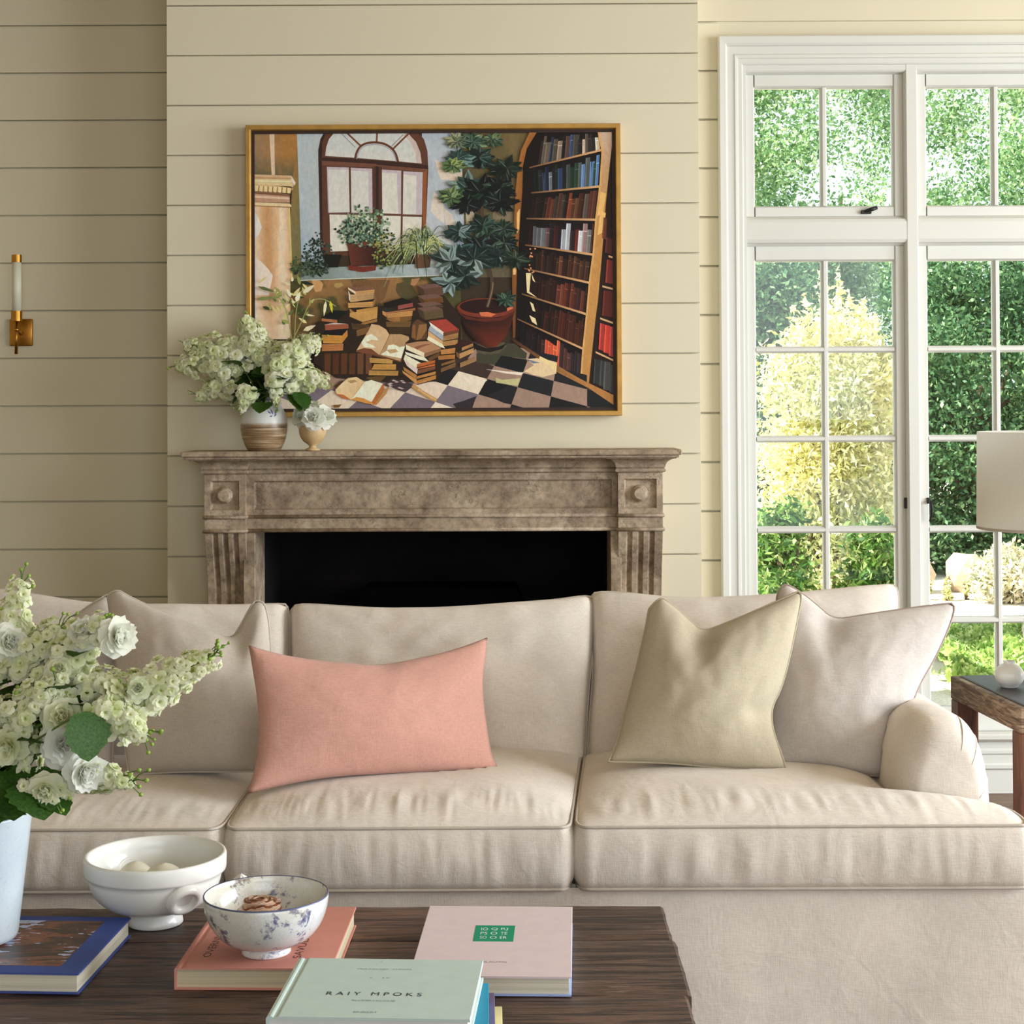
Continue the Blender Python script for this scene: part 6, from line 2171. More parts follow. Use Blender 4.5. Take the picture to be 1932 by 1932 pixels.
def petal_mat(name, base, tip, mid=None):
    mt, nt, b = new_mat(name)
    at = nt.nodes.new('ShaderNodeVertexColor'); at.layer_name = 'along'
    stops = [(0.0, base), (0.55, mid or mixn3(base, tip, .75)), (1.0, tip)]
    r = ramp(nt, at.outputs[0], stops)
    oi = nt.nodes.new('ShaderNodeObjectInfo')
    hv = ramp(nt, oi.outputs['Random'], [(0.0, (0.90, 0.95, 0.74)), (0.4, (0.98, 0.99, 0.92)), (1.0, (1, 1, 1))])
    c = mixc(nt, 1.0, r.outputs[0], hv.outputs[0], 'MULTIPLY')
    nt.links.new(c, b.inputs['Base Color'])
    b.inputs['Roughness'].default_value = 0.6
    b.inputs['Specular IOR Level'].default_value = 0.25
    t = nt.nodes.new('ShaderNodeBsdfTranslucent'); nt.links.new(c, t.inputs[0])
    mx = nt.nodes.new('ShaderNodeMixShader'); mx.inputs[0].default_value = 0.42
    nt.links.new(b.outputs[0], mx.inputs[1]); nt.links.new(t.outputs[0], mx.inputs[2])
    nt.links.new(mx.outputs[0], nt.nodes['Material Output'].inputs[0])
    return mt


def mixn3(a, c, t): return tuple(a[i] + (c[i] - a[i]) * t for i in range(3))


M['petal'] = petal_mat('green_white_petal', lin(206, 218, 122), lin(255, 254, 234))
M['petal_white'] = petal_mat('white_petal', lin(240, 240, 214), lin(254, 254, 251))
M['stem_green'] = plain('stem_green', lin(86, 116, 44), rough=0.6, var=0.15)
M['bud'] = plain('bud_green', lin(138, 166, 66), rough=0.5, var=0.2, nscale=80)
mt, nt, b = new_mat('dark_leaf')
n1 = N(nt, 'TexNoise', Scale=22.0, Detail=3.0); nt.links.new(coords(nt), n1.inputs['Vector'])
r1 = ramp(nt, n1.outputs['Fac'], [(0.3, lin(26, 52, 14)), (0.7, lin(58, 96, 28))])
nt.links.new(r1.outputs[0], b.inputs['Base Color']); b.inputs['Roughness'].default_value = 0.6; b.inputs['Specular IOR Level'].default_value = 0.25
t = nt.nodes.new('ShaderNodeBsdfTranslucent'); t.inputs[0].default_value = (*lin(96, 140, 40), 1)
mx = nt.nodes.new('ShaderNodeMixShader'); mx.inputs[0].default_value = 0.2
nt.links.new(b.outputs[0], mx.inputs[1]); nt.links.new(t.outputs[0], mx.inputs[2]); nt.links.new(mx.outputs[0], nt.nodes['Material Output'].inputs[0])
M['leaf'] = mt

# blossom kinds, unit about 1 = petal spread radius
FLO = [petal_mesh('blossom', [(5, 1.0, .95, 74, .5, .04, .05), (5, .82, .85, 52, .5, .03, .10), (4, .6, .7, 28, .4, .02, .14)], M['petal'], .16, s) for s in (1, 2, 3)]
FLO4 = [petal_mesh('blossom', [(4, 1.0, .98, 70, .55, .03, .08), (3, .5, .5, 30, .3, .02, .12)], M['petal'], .12, s) for s in (7, 8)]
ROSE = [petal_mesh('rosette', [(7, 1.0, .95, 78, .35, .06, .0), (7, .92, .9, 60, .1, .06, .06), (7, .8, .82, 44, -.2, .05, .10), (6, .66, .72, 30, -.4, .04, .14), (5, .5, .6, 17, -.5, .03, .16), (4, .38, .45, 8, -.4, .02, .16)], mm, .13, s) for s, mm in ((21, M['petal_white']), (22, M['petal']), (23, M['petal_white']))]
mb = MB(); mb.lathe([(0, 0), (.5, .25), (.62, .6), (.45, .95), (.15, 1.2), (0, 1.25)], (0, 0, 0), 8)
BUD = mb.mesh('bud'); BUD.materials.append(M['bud'])
def leaf_blade(serr=True, n=12):
    V, F = [], []
    for i in range(n + 1):
        u = i / n
        w = .42 * math.sin(PI * min(1, u * .93 + .06)) ** .8 * (1 + (.16 if (i % 2 and serr) else 0))
        if i == n: w = .01
        dz = -.25 * u * u
        for s, zz_ in ((-1, .10), (-.5, .045), (0, 0), (.5, .045), (1, .10)):
            V.append((w * s, u, dz + zz_ * w * 2.2))
    for i in range(n):
        for j in range(4):
            q = i * 5 + j
            F.append((q, q + 1, q + 6, q + 5))
    me = bpy.data.meshes.new('leaf'); me.from_pydata(V, [], F)
    me.polygons.foreach_set('use_smooth', [True] * len(F)); me.materials.append(M['leaf']); me.update()
    return me
LEAF = [leaf_blade(True), leaf_blade(False, 10)]


def frame_to(axis, spin=0.0):
    q = Vector(axis).to_track_quat('Z', 'Y').to_matrix().to_4x4()
    return q @ Matrix.Rotation(spin, 4, 'Z')


def bez(a, c, d, t):
    return a * (1 - t) ** 2 + c * 2 * t * (1 - t) + d * t * t


def spray(root_pt, p0, p1, r0, n, size, label, group, seed, buds=5, leaves=3, leaf_l=0.06, name='flower_spray', curve=0.02, tipbuds=True, loose=1.0):
    """one cut stem: stalk from the vase, blossoms spiralling along the upper part, buds at the tip, leaves low down"""
    rg = random.Random(seed)
    root = empty(name, root_pt, label=label, cat='flower', group=group)
    O = Vector(root_pt)
    p0, p1 = Vector(p0) - O, Vector(p1) - O
    ctrl = Vector((p0.x * .35, p0.y * .35, p0.z * .8))
    path = [bez(Vector((0, 0, 0)), ctrl, p0, i / 8) for i in range(9)]
    mid = (p0 + p1) / 2 + Vector((0, 0, curve))
    path2 = [bez(p0, mid, p1, i / 10) for i in range(1, 11)]
    pts = path + path2
    k = len(pts)
    MB().tube(pts, [0.0028 * (1 - .6 * i / k) for i in range(k)], 6).build('stem', M['stem_green'], root)
    ax = (p1 - p0).normalized()
    ux = ax.orthogonal().normalized(); uy = ax.cross(ux)
    for i in range(n):
        t = (i + .5) / n
        c = bez(p0, mid, p1, t)
        a = i * 2.39996 + rg.uniform(-.3, .3)
        rr = r0 * (1 - .58 * t ** 1.5) * rg.uniform(.3, 1.18) * loose
        out = ux * math.cos(a) + uy * math.sin(a)
        pos = c + out * rr
        axis = (out + ax * rg.uniform(.1, .7) + Vector((0, -.25, .15))).normalized()
        s = size * (1 - .45 * t ** 2) * rg.uniform(.8, 1.15)
        me = rg.choice(FLO if rg.random() < .6 else FLO4)
        inst(me, 'blossom', root, Matrix.Translation(pos - axis * s * .2) @ frame_to(axis, rg.uniform(0, 6.28)) @ Matrix.Diagonal((s, s, s, 1)))
    for i in range(buds):
        # pedicelled buds beyond the blossoms
        t = rg.uniform(.75, 1.05)
        c = bez(p0, mid, p1, min(t, 1)) + ax * max(0, t - 1) * .03
        out = (ux * rg.uniform(-1, 1) + uy * rg.uniform(-1, 1) + ax * 1.1).normalized()
        e = c + out * rg.uniform(.018, .038)
        MB().tube([c, (c + e) / 2 + Vector((0, 0, .004)), e], 0.0011, 5).build('bud_stalk', M['stem_green'], root)
        s = rg.uniform(.005, .0075)
        inst(BUD, 'bud', root, Matrix.Translation(e) @ frame_to(out) @ Matrix.Diagonal((s, s, s, 1)))
    for i in range(leaves):
        t = rg.uniform(.25, .95)
        c = bez(Vector((0, 0, 0)), ctrl, p0, t)
        a = rg.uniform(0, 6.28)
        d = Vector((math.cos(a), math.sin(a) - .35, rg.uniform(-.1, .6))).normalized()
        l_ = leaf_l * rg.uniform(.7, 1.25)
        q = d.to_track_quat('Y', 'Z').to_matrix().to_4x4()
        inst(LEAF[rg.randrange(2)], 'leaf', root, Matrix.Translation(c) @ q @ Matrix.Rotation(rg.uniform(-.6, .6), 4, 'Y') @ Matrix.Diagonal((l_, l_, l_, 1)))
    return root


def rose(root_pt, pos, r, axis, label, group, seed, kind=0, name='ranunculus', leaf_n=1):
    rg = random.Random(seed)
    root = empty(name, root_pt, label=label, cat='flower', group=group)
    O = Vector(root_pt)
    p = Vector(pos) - O
    ctrl = Vector((p.x * .3, p.y * .3, p.z * .85))
    ax = Vector(axis).normalized()
    MB().tube([bez(Vector((0, 0, 0)), ctrl, p - ax * r * .3, i / 8) for i in range(9)], 0.0024, 6).build('stem', M['stem_green'], root)
    inst(ROSE[kind], 'petal_head', root, Matrix.Translation(p - ax * r * .35) @ frame_to(ax, rg.uniform(0, 6.28)) @ Matrix.Diagonal((r, r, r, 1)))
    cx = MB().lathe([(0, -.30), (.22, -.22), (.42, -.02), (.36, .02), (0, .0)], (0, 0, 0), 10).mesh('calyx'); cx.materials.append(M['bud'])
    inst(cx, 'calyx', root, Matrix.Translation(p - ax * r * .35) @ frame_to(ax) @ Matrix.Diagonal((r, r, r, 1)))
    for i in range(leaf_n):
        c = bez(Vector((0, 0, 0)), ctrl, p, rg.uniform(.4, .9))
        d = Vector((rg.uniform(-1, 1), -.5, rg.uniform(-.2, .5))).normalized()
        l_ = rg.uniform(.04, .06)
        inst(LEAF[0], 'leaf', root, Matrix.Translation(c) @ d.to_track_quat('Y', 'Z').to_matrix().to_4x4() @ Matrix.Diagonal((l_, l_, l_, 1)))
    return root


# ---- tall vase on the coffee table
VT = Vector((VX, VY, VZ + VH - 0.03))
gg = 'stock sprays in the tall vase'
FGL = ['upright spray of green-white stock, the tallest in the tall vase', 'long spray of green-white stock reaching out towards the blush pillow', 'full spray of green-white stock under the white ranunculus pair',
       'drooping spray of green-white stock beside the broad hanging leaf', 'low spray of green-white stock with many buds over the seat cushion', 'broad spray of green-white stock crowding the middle of the bouquet',
       'short spray of green-white stock hanging over the vase rim', 'spray of green-white stock behind the broad lower leaves', 'arching spray of green-white stock below the long reaching spray', 'spray of green-white stock leaning away from the sofa pillows', 'spray of green-white stock cradling the sideways white ranunculus', 'spray of green-white stock between the tallest spray and the ranunculus pair']
FG = [((-25, 1340), (42, 1092), 2.98, .048, 54, 5), ((212, 1362), (402, 1238), 2.92, .043, 62, 8), ((70, 1330), (165, 1215), 2.98, .052, 52, 4), ((185, 1330), (272, 1392), 2.88, .032, 34, 8),
      ((120, 1475), (250, 1478), 2.88, .027, 28, 9), ((15, 1420), (110, 1290), 2.90, .055, 56, 4), ((30, 1500), (105, 1512), 2.86, .022, 16, 3), ((-60, 1420), (25, 1330), 2.90, .055, 44, 4),
      ((100, 1330), (240, 1290), 2.93, .045, 46, 5), ((-130, 1400), (-190, 1180), 2.99, .05, 40, 4), ((95, 1290), (205, 1172), 2.95, .048, 44, 5), ((40, 1280), (118, 1180), 2.97, .045, 36, 4)]
for i, (a, c, Y, r, n_, bd_) in enumerate(FG):
    x0 = VT + Vector((random.Random(i).uniform(-.05, .06), random.Random(i + 50).uniform(-.05, .05), 0))
    spray(x0, W(a[0], a[1], Y), W(c[0], c[1], Y - .01), r * 1.12, int(n_ * 1.45), 0.0185, FGL[i], gg, 100 + i, bd_, 4, .075)
gg2 = 'ranunculus blooms in the tall vase'
RNL = ['white ranunculus facing up at the crown of the bouquet', 'white ranunculus turned sideways in front of the taupe pillow', 'green-white ranunculus above the largest round bloom', 'largest round white ranunculus beside the hanging leaf',
       'white ranunculus turned towards the seat cushion below the hanging leaf', 'green-white ranunculus lowest in the tall vase', 'small white ranunculus set in the long reaching spray', 'small green-white ranunculus in the middle of the bouquet',
       'small green-white ranunculus just above the hanging leaf', 'white ranunculus on the tallest spray', 'green-white ranunculus over the broad lower leaves']
URL = ['white bloom of the wooden urn next to the stoneware vase', 'white bloom facing forward over the rim of the wooden urn', 'white bloom of the wooden urn farthest from the stoneware vase', 'white bloom facing upward at the top of the wooden urn']
for i, (x, y, rp, Y, ax, kd) in enumerate([(158, 1190, 40, 2.92, (-.1, -.7, .7), 0), (226, 1200, 44, 2.90, (.75, -.6, .15), 2), (118, 1352, 44, 2.86, (.2, -.9, .3), 1), (122, 1405, 50, 2.85, (.35, -.9, .1), 2),
                                     (165, 1458, 46, 2.85, (.7, -.65, -.1), 2), (84, 1494, 38, 2.84, (.1, -.9, -.2), 1), (262, 1298, 26, 2.87, (.1, -.95, .2), 0), (112, 1262, 30, 2.90, (.2, -.9, .2), 1), (205, 1330, 24, 2.87, (0, -1, .1), 1), (20, 1210, 40, 2.93, (.6, -.7, .2), 2), (12, 1410, 38, 2.85, (-.2, -.9, .1), 1)]):
    x0 = VT + Vector((random.Random(i + 9).uniform(-.05, .06), random.Random(i + 70).uniform(-.06, .03), 0))
    rose(x0, W(x, y, Y), rp / FPX * Y * .95, ax, RNL[i], gg2, 300 + i, kd)
# broad leaves standing out of the vase mouth
for i, (x, y, Y, l_, d) in enumerate([(150, 1345, 2.815, .080, (.35, -.25, -.75)), (10, 1455, 2.86, .09, (.3, -.5, -.45)), (45, 1475, 2.86, .085, (.55, -.55, -.35)), (80, 1500, 2.87, .06, (.7, -.4, -.2)), (-20, 1480, 2.88, .09, (.1, -.7, -.5)), (110, 1310, 2.9, .06, (.3, -.3, .3)), (20, 1440, 2.9, .07, (.6, -.3, .4))]):
    p = W(x, y, Y)
    base_ = VT + Vector((.055 * math.cos(i * .9 - 2.2), .055 * math.sin(i * .9 - 2.2), 0))
    root = empty('leaf_stem', base_, label='broad dark green serrated leaf stem in the tall vase', cat='leaf', group='leaf stems in the tall vase')
    MB().tube([bez(Vector((0, 0, 0)), Vector((.01, -.01, .08)), p - base_, k / 6) for k in range(7)], .0018, 5).build('stem', M['stem_green'], root)
    q = Vector(d).normalized().to_track_quat('Y', 'Z').to_matrix().to_4x4()
    inst(LEAF[0], 'leaf_blade', root, Matrix.Translation(p - base_) @ q @ Matrix.Diagonal((l_ * 1.35, l_, l_, 1)))

# ---- vases on the mantel shelf
ZM = 1.2702
mt, nt, b = new_mat('two_tone_stoneware')
tc = nt.nodes.new('ShaderNodeTexCoord')
sx = nt.nodes.new('ShaderNodeSeparateXYZ'); nt.links.new(tc.outputs['Object'], sx.inputs[0])
n1 = N(nt, 'TexNoise', Scale=1.0, Detail=6.0, Roughness=.7); nt.links.new(coords(nt, (6, 6, 160)), n1.inputs['Vector'])
n2 = N(nt, 'TexNoise', Scale=9.0, Detail=2.0); nt.links.new(coords(nt), n2.inputs['Vector'])
ad = nt.nodes.new('ShaderNodeMath'); ad.operation = 'MULTIPLY_ADD'; ad.inputs[1].default_value = 0.012
nt.links.new(n2.outputs['Fac'], ad.inputs[0]); nt.links.new(sx.outputs[2], ad.inputs[2])
br_ = ramp(nt, n1.outputs['Fac'], [(0.34, lin(92, 70, 48)), (0.5, lin(156, 126, 92)), (0.66, lin(206, 184, 148))])
md = ramp(nt, ad.outputs[0], [(0.0, (0, 0, 0)), (0.094, (0, 0, 0)), (0.100, (.35, .35, .35)), (0.106, (1, 1, 1))])
c = mixc(nt, md.outputs[0], br_.outputs[0], lin(222, 220, 214))
nt.links.new(c, b.inputs['Base Color']); b.inputs['Roughness'].default_value = 0.35
M['two_tone'] = mt
MVY = 5.815
mv = empty('stoneware_vase', (PX(498, MVY), MVY, ZM), label='round stoneware vase, white above and streaked brown below, on the mantel', cat='vase')
prof = [(0, .004), (.046, .002), (.052, 0), (.058, .004), (.068, .022), (.0765, .046), (.0812, .072), (.0818, .092), (.0795, .112), (.074, .132), (.066, .148), (.060, .156), (.0605, .162), (.063, .166), (.060, .1675), (.056, .163), (.056, .152), (.068, .135), (.075, .09), (.065, .03), (0, .012)]
lathe_obj('body', prof, mt, mv, 64)
M['blue_brush'] = plain('blue_brush_glaze', lin(84, 90, 150), rough=.4)
for (a, z, ang, l_) in ((-58, .128, 1.9, .024), (-52, .126, 1.2, .020), (-63, .130, 2.5, .018), (-55, .121, .6, .016), (-60, .122, 3.3, .012)):
    mb = MB()
    P = []
    for i in range(7):
        u = i / 6
        row = []
        for s in (-1, 0, 1):
            w = .0022 * math.sin(PI * min(1, u + .1)) * s
            da, dzv = (u * l_ * math.cos(ang) - w * math.sin(ang)) / .078, u * l_ * math.sin(ang) + w * math.cos(ang)
            zz_ = z + dzv
            R = np.interp(zz_, [.092, .112, .132, .148], [.0818, .0795, .074, .066]) + .0006
            th = math.radians(a) + da
            row.append((R * math.cos(th), R * math.sin(th), zz_))
        P.append(row)
    mb.grid(P).build('brush_mark', M['blue_brush'], mv)
M['pale_wood'] = plain('pale_turned_wood', lin(206, 174, 128), rough=.5, var=.12, nscale=18, bstr=.1)
UY = 5.80
ur = empty('wooden_urn', (PX(589.5, UY), UY, ZM), label='little pale wooden urn holding white blooms on the mantel', cat='vase')
prof = [(0, .002), (.024, 0), (.0265, .002), (.024, .006), (.013, .011), (.012, .016), (.016, .021), (.032, .032), (.043, .048), (.0478, .066), (.048, .078), (.0465, .088), (.0445, .088), (.044, .07), (.02, .03), (0, .026)]
lathe_obj('body', prof, M['pale_wood'], ur, 48)

MT_ = Vector((mv.location.x, MVY, ZM + .14))
gg3 = 'stock sprays in the mantel vase'
MFL = ['long spray of cream stock reaching farthest over the shiplap from the mantel vase', 'spray of cream stock just above the longest spray in the mantel vase', 'upright spray of cream stock, the tallest in the mantel vase', 'low spray of cream stock with its tip hanging before the shiplap',
       'spray of cream stock crossing the painted pile of books', 'spray of cream stock over the urn and the painted open book', 'short spray of cream stock hanging over the mantel vase rim', 'spray of cream stock behind the others before the painted pillar', 'small spray of cream stock drooping onto the blue brush marks', 'spray of cream stock between the tallest and the longest spray']
MF = [((445, 705), (332, 692), 5.80, .060, 40), ((452, 682), (350, 652), 5.82, .058, 40), ((492, 690), (462, 600), 5.82, .058, 44), ((440, 735), (372, 748), 5.79, .045, 30), ((525, 700), (600, 640), 5.80, .062, 50),
      ((545, 715), (618, 722), 5.79, .055, 44), ((468, 740), (455, 772), 5.74, .034, 18), ((505, 690), (548, 655), 5.84, .055, 34), ((520, 715), (520, 765), 5.74, .03, 14), ((480, 700), (420, 640), 5.84, .055, 36)]
for i, (a, c, Y, r, n_) in enumerate(MF):
    x0 = MT_ + Vector((random.Random(i + 3).uniform(-.03, .03), random.Random(i + 33).uniform(-.03, .03), 0))
    spray(x0, W(a[0], a[1], Y), W(c[0], c[1], Y - .01), r * 1.1, int(n_ * 1.35), 0.0270, MFL[i], gg3, 500 + i, 4, 3, .085, curve=.03)
for i, (x, y, d) in enumerate([(470, 735, (-.8, -.3, -.45)), (520, 740, (.1, -.7, .3)), (500, 735, (-.3, -.8, .1)), (545, 745, (.6, -.4, -.5)), (560, 740, (.5, -.5, -.55)), (455, 690, (-.6, -.4, .3)), (500, 760, (-.1, -.8, -.2))]):
    p = W(x, y, 5.715 if y > 750 else 5.745 + .004 * i)
    MB_ = MT_ + Vector((.038 * math.cos(i * .9), .038 * math.sin(i * .9), .004))
    root = empty('leaf_stem', MB_, label='dark green leaf stem between the stock in the mantel vase', cat='leaf', group='leaf stems in the mantel vase')
    MB().tube([bez(Vector((0, 0, 0)), Vector((.0, -.01, .06)), p - MB_, k / 6) for k in range(7)], .0018, 5).build('stem', M['stem_green'], root)
    q = Vector(d).normalized().to_track_quat('Y', 'Z').to_matrix().to_4x4()
    inst(LEAF[0], 'leaf_blade', root, Matrix.Translation(p - MB_) @ q @ Matrix.Diagonal((.085, .075, .075, 1)))
UT = Vector((ur.location.x, UY, ZM + .075))
for i, (x, y, rp, Y, ax, kd) in enumerate([(567, 783, 25, 5.775, (-.6, -.7, .45), 0), (591, 788, 25, 5.735, (0, -.9, .35), 2), (615, 784, 25, 5.77, (.6, -.7, .42), 0), (590, 771, 25, 5.80, (0, -.4, .9), 2)]):
    rose(UT + Vector(((i - 1.5) * .012, 0, 0)), W(x, y, Y), rp / FPX * Y, ax, URL[i], 'ranunculus blooms in the urn', 700 + i, kd, leaf_n=0)

# ================================================================== the garden beyond the window
mt, nt, b = new_mat('pale_gravel')
n1 = N(nt, 'TexNoise', Scale=60.0, Detail=5.0); nt.links.new(coords(nt), n1.inputs['Vector'])
r1 = ramp(nt, n1.outputs['Fac'], [(0.3, lin(206, 194, 170)), (0.7, lin(246, 240, 226))])
nt.links.new(r1.outputs[0], b.inputs['Base Color']); b.inputs['Roughness'].default_value = .95
bump(nt, b, n1.outputs['Fac'], .5, .01)
M['gravel'] = mt
GZ0 = -0.22
MB().box(-14, 22, 6.62, 40, GZ0 - .2, GZ0).build('garden_ground', M['gravel'], kind='structure', label='pale gravel ground of the garden')

M['leaf_green'] = leafy('tree_leaf', [(0.0, lin(78, 124, 76)), (0.35, lin(122, 166, 110)), (0.7, lin(170, 202, 146)), (1.0, lin(222, 236, 196))], trans=.45)
M['leaf_dark'] = leafy('dark_tree_leaf', [(0.0, lin(42, 80, 52)), (0.5, lin(84, 130, 88)), (1.0, lin(150, 184, 136))], trans=.3)
M['leaf_gold'] = leafy('golden_leaf', [(0.0, lin(176, 178, 100)), (0.3, lin(226, 220, 158)), (0.65, lin(246, 238, 196)), (1.0, lin(252, 248, 226))], trans=.4)
M['leaf_mid'] = leafy('shrub_leaf', [(0.0, lin(50, 96, 36)), (0.4, lin(94, 140, 56)), (0.75, lin(150, 184, 90)), (1.0, lin(220, 226, 160))], trans=.35)
M['leaf_box'] = leafy('ground_leaf', [(0.0, lin(96, 140, 60)), (0.4, lin(150, 184, 96)), (0.8, lin(204, 222, 146)), (1.0, lin(232, 240, 190))], trans=.35)
M['pale_bloom'] = leafy('pale_bloom', [(0.0, lin(206, 200, 160)), (0.5, lin(240, 228, 206)), (1.0, lin(252, 246, 236))], trans=.3)
M['bark'] = plain('bark', lin(92, 76, 60), rough=.9, var=.3, nscale=30, bstr=.5, bscale=40)
M['rock'] = plain('sandstone_rock', lin(196, 172, 146), rough=.9, var=.2, nscale=9, bstr=.5, bscale=20)
NR = np.random.default_rng(5)


def leaves_np(cent, size, mat, name, root, aspect=.5, up=0.3, var=.35, kind='stuff'):
    "one folded quad for each leaf"
    n = len(cent)
    d = NR.normal(size=(n, 3)); d[:, 2] += up; d /= np.linalg.norm(d, axis=1, keepdims=True)
    e = NR.normal(size=(n, 3)); e -= d * (e * d).sum(1, keepdims=True); e /= np.linalg.norm(e, axis=1, keepdims=True)
    s = size * (1 + var * NR.uniform(-1, 1, size=(n, 1)))
    v = np.empty((n, 4, 3))
    v[:, 0] = cent - d * s * .5
    v[:, 1] = cent + e * s * aspect * .5
    v[:, 2] = cent + d * s * .5
    v[:, 3] = cent - e * s * aspect * .5
    q = np.arange(n * 4).reshape(n, 4)
    return np_mesh(name, v.reshape(-1, 3), q, mat, root, kind=kind)


def clumps(center, rad, k, per, cr, shell=.55, flat=1.0, boxy=False):
    "leaf positions: clumps spread through an ellipsoid, thicker near its skin"
    d = NR.normal(size=(k, 3)); d /= np.linalg.norm(d, axis=1, keepdims=True)
    if boxy: d /= (np.abs(d) ** 4).sum(1, keepdims=True) ** .25
    r = NR.uniform(shell, 1.0, size=(k, 1)) ** .7
    c = np.array(center) + d * r * np.array(rad)
    pts = np.repeat(c, per, axis=0) + np.clip(NR.normal(size=(k * per, 3)), -2.1, 2.1) * np.array([cr, cr, cr * flat])
    return pts


def tree(x, y, h, rx, rz, zc, mat, label, k, per, size, cr=.28, name='tree', trunk=.11, group='trees beyond the window'):
    root = empty(name, (x, y, GZ0), label=label, cat='tree', group=group)
    mb = MB()
    top = zc - GZ0
    mb.tube([(0, 0, -.05), (.06, .02, top * .35), (-.05, .05, top * .7), (.05, 0, top * 1.2)], [trunk, trunk * .8, trunk * .6, trunk * .25], 8)
    mb.build('trunk', M['bark'], root)
    rg = random.Random(int(x * 100))
    for i in range(9):
        z0 = top * rg.uniform(.3, 1.0)
        a = rg.uniform(0, 6.28)
        L_ = rx * rg.uniform(.4, .75)
        MB().tube([(0, 0, z0), (L_ * .5 * math.cos(a), L_ * .5 * math.sin(a), z0 + .3), (L_ * math.cos(a), L_ * math.sin(a), z0 + rg.uniform(.4, .9))], [.035, .024, .01], 6).build('branch', M['bark'], root)
    pts = clumps((0, 0, top), (rx, rx * .8, rz), k, per, cr, boxy=True)
    pts = pts[pts[:, 2] > .02]
    leaves_np(pts, size, mat, 'crown', root)
    return root


tl = ['tall light green feathery tree beyond the window', 'dense dark green tree beyond the low wall', 'broad mid green tree beyond the gravel']
TR = [(-0.7, 18.9, 1.20, 2.9, 2.7, 'leaf_green', 0), (2.65, 18.9, 1.20, 2.9, 2.7, 'leaf_green', 0), (6.0, 18.9, 1.20, 3.1, 2.9, 'leaf_green', 0), (9.35, 18.9, 1.20, 2.9, 2.7, 'leaf_green', 0),
      (0.0, 16.1, .80, 1.6, 1.35, 'leaf_dark', 1), (2.25, 16.0, .80, 1.6, 1.35, 'leaf_dark', 1), (4.5, 16.1, .80, 1.6, 1.3, 'leaf_dark', 1), (6.75, 16.0, .80, 1.6, 1.35, 'leaf_dark', 1),
      (0.9, 22.6, 1.33, 3.6, 3.4, 'leaf_green', 2), (4.45, 22.6, 1.33, 3.7, 3.5, 'leaf_green', 2), (8.0, 22.6, 1.33, 3.7, 3.5, 'leaf_green', 2)]
for i, (x, y, rx, rz, zc, mm, li) in enumerate(TR):
    tree(x, y, 0, rx, rz, zc, M[mm], tl[li], 85 if li != 1 else 120, 600 if li != 1 else 400, .064 if li != 1 else .06, .20 if li != 1 else .15, group=['feathery trees', 'dark trees', 'far trees'][li])


def shrub(name, label, x, y, rx, ry, rz, mat, k, per, size, cr, cat='shrub', spires=0, group=None):
    root = empty(name, (x, y, GZ0), label=label, cat=cat, group=group)
    rg = random.Random(int(x * 77))
    for i in range(7):
        a = rg.uniform(0, 6.28); L_ = rx * rg.uniform(.3, .7)
        MB().tube([(0, 0, -.02), (L_ * .5 * math.cos(a), L_ * .5 * math.sin(a), rz * .8), (L_ * math.cos(a), L_ * math.sin(a), rz * 1.6)], [.02, .014, .006], 5).build('branch', M['bark'], root)
    pts = clumps((0, 0, rz), (rx, ry, rz), k, per, cr, shell=.5)
    if spires:
        pts = np.concatenate([pts, clumps((0, 0, rz * 1.5), (rx * .98, ry * .95, rz * .62), k, per, cr, shell=.6)])
        ex = []
        for i in range(spires):
            a = rg.uniform(0, 6.28); q = rg.uniform(0, .8) ** .5
            bx, by = rx * q * math.cos(a) * .9, ry * q * math.sin(a) * .9
            z0 = rz * 1.5 + rz * .6 * math.sqrt(max(0, 1 - q * q)) * .9
            hh_ = rg.uniform(.18, .5) * (1.15 - q)
            m_ = 70
            t = NR.uniform(0, 1, size=(m_, 1))
            lean = np.array([[rg.uniform(-.15, .25), rg.uniform(-.1, .1), 1.0]])
            ex.append(np.array([[bx, by, z0]]) + t * hh_ * lean + NR.normal(size=(m_, 3)) * (.045 * (1.05 - t)) * np.array([[1, 1, .4]]))
        pts = np.concatenate([pts] + ex)
    pts = pts[pts[:, 2] > .01]
    leaves_np(pts, size, mat, 'foliage', root, aspect=.38)
    return root


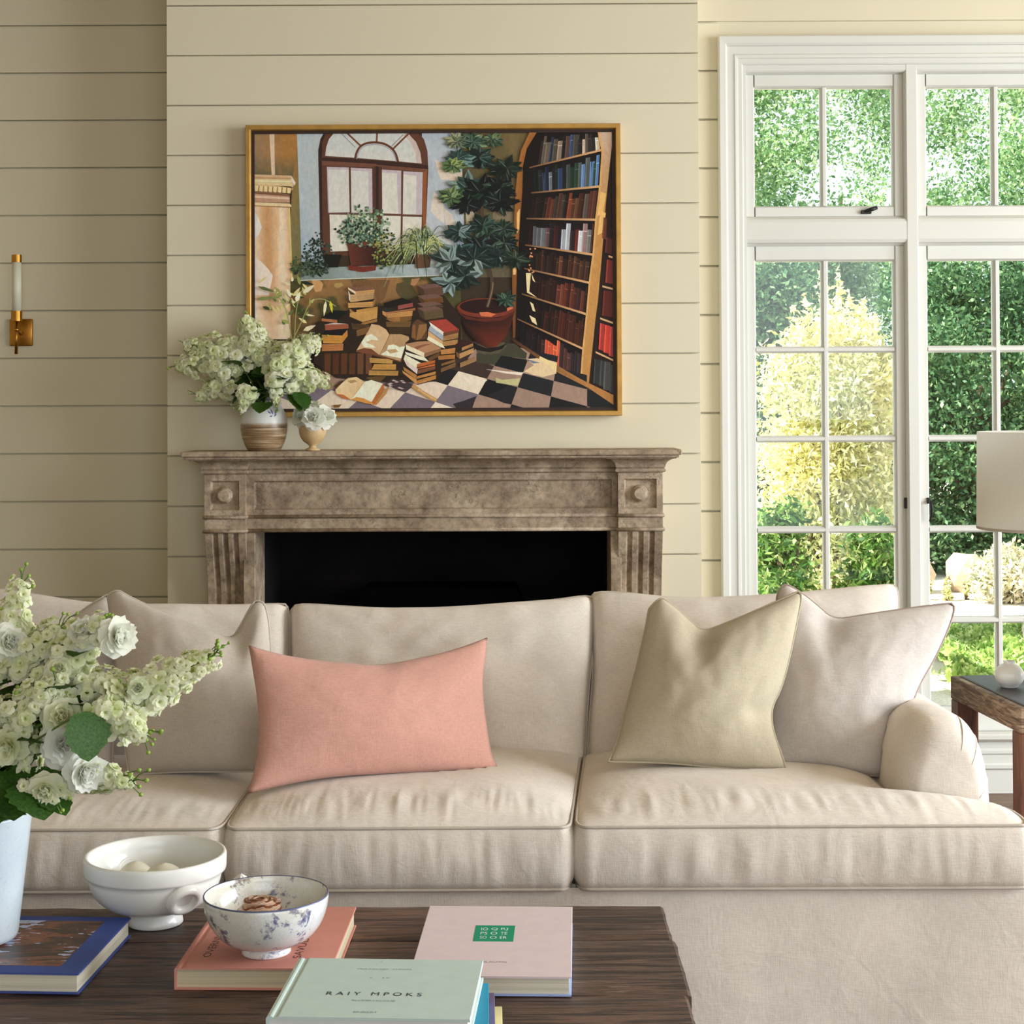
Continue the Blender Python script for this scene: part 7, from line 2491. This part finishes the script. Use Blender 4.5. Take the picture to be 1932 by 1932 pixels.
shrub('golden_shrub', 'tall golden-leaved shrub with upright spires close outside the window', PX(1568, 10.4), 10.4, .44, .40, 1.03, M['leaf_gold'], 110, 110, .05, .08, spires=30)
shrub('green_shrub', 'glossy green shrub growing in front of the golden shrub', PX(1476, 9.15), 9.15, .145, .26, .56, M['leaf_mid'], 100, 90, .05, .042)
shrub('green_shrub', 'rounded green shrub between the golden shrub and the window', PX(1642, 9.2), 9.2, .145, .26, .52, M['leaf_mid'], 90, 90, .05, .042)
shrub('pale_bush', 'pale flowering bush beside the rocks on the gravel', PX(1903, 13.6), 13.6, .26, .22, .20, M['pale_bloom'], 60, 60, .07, .06)
for i, (px_, Y) in enumerate(((1745, 13.85), (1783, 13.8), (1821, 13.85), (1590, 13.8), (1650, 13.85))):
    shrub('straw_tuft', 'straw-coloured tuft of leaves at the foot of the rocks', PX(px_, Y), Y, .045, .06, .085, M['leaf_gold'], 9, 20, .045, .012, cat='plant', group='tufts along the rocks')
# low ground-cover bed outside the window
hx0, hx1 = 2.30, 6.0
bed = empty('ground_cover', ((hx0 + hx1) / 2, 9.5, GZ0), label='low bright green ground-cover bed outside the window', cat='plant')
n_ = 26000
x = NR.uniform(hx0, hx1, n_); y = NR.uniform(9.3, 11.3, n_)
edge = np.minimum(1, np.minimum((y - 9.28) / .25, (11.32 - y) / .25))
z = (.17 + .04 * np.sin(x * 5.1) * np.cos(y * 4.3) + .04 * np.sin(x * 13)) * np.sqrt(np.maximum(edge, .02)) * np.where(NR.uniform(size=n_) < .75, 1, NR.uniform(.2, 1, n_))
keep = (np.hypot(x - PX(1568, 10.4), y - 10.4) > .72) & ((x > 2.50) | (y > 9.8))
pts = np.stack([x - (hx0 + hx1) / 2, y - 9.5, z], 1)[keep]
leaves_np(pts, .062, M['leaf_box'], 'foliage', bed, aspect=.7, up=1.2)
# rough stone edging
rg = random.Random(2)
for i in range(16):
    xr = 1.4 + i * .42 + rg.uniform(-.02, .02)
    mb = MB()
    bm = bmesh.new(); bmesh.ops.create_icosphere(bm, subdivisions=2, radius=1)
    s = (rg.uniform(.15, .19), rg.uniform(.15, .2), rg.uniform(.13, .2))
    sd_ = rg.uniform(0, 50)
    for v in bm.verts:
        k = 1 + .28 * mnoise.noise(v.co * 1.6 + Vector((sd_, 0, 0)))
        v.co = Vector((v.co.x * s[0] * k, v.co.y * s[1] * k, v.co.z * s[2] * k))
    mb.addbm(bm)
    o = mb.build('edging_rock', M['rock'], label='rough sandstone edging rock at the back of the gravel', cat='rock', group='edging rocks')
    o.location = (xr, 14.42 + rg.uniform(-.06, .06), GZ0 + s[2] * .8)
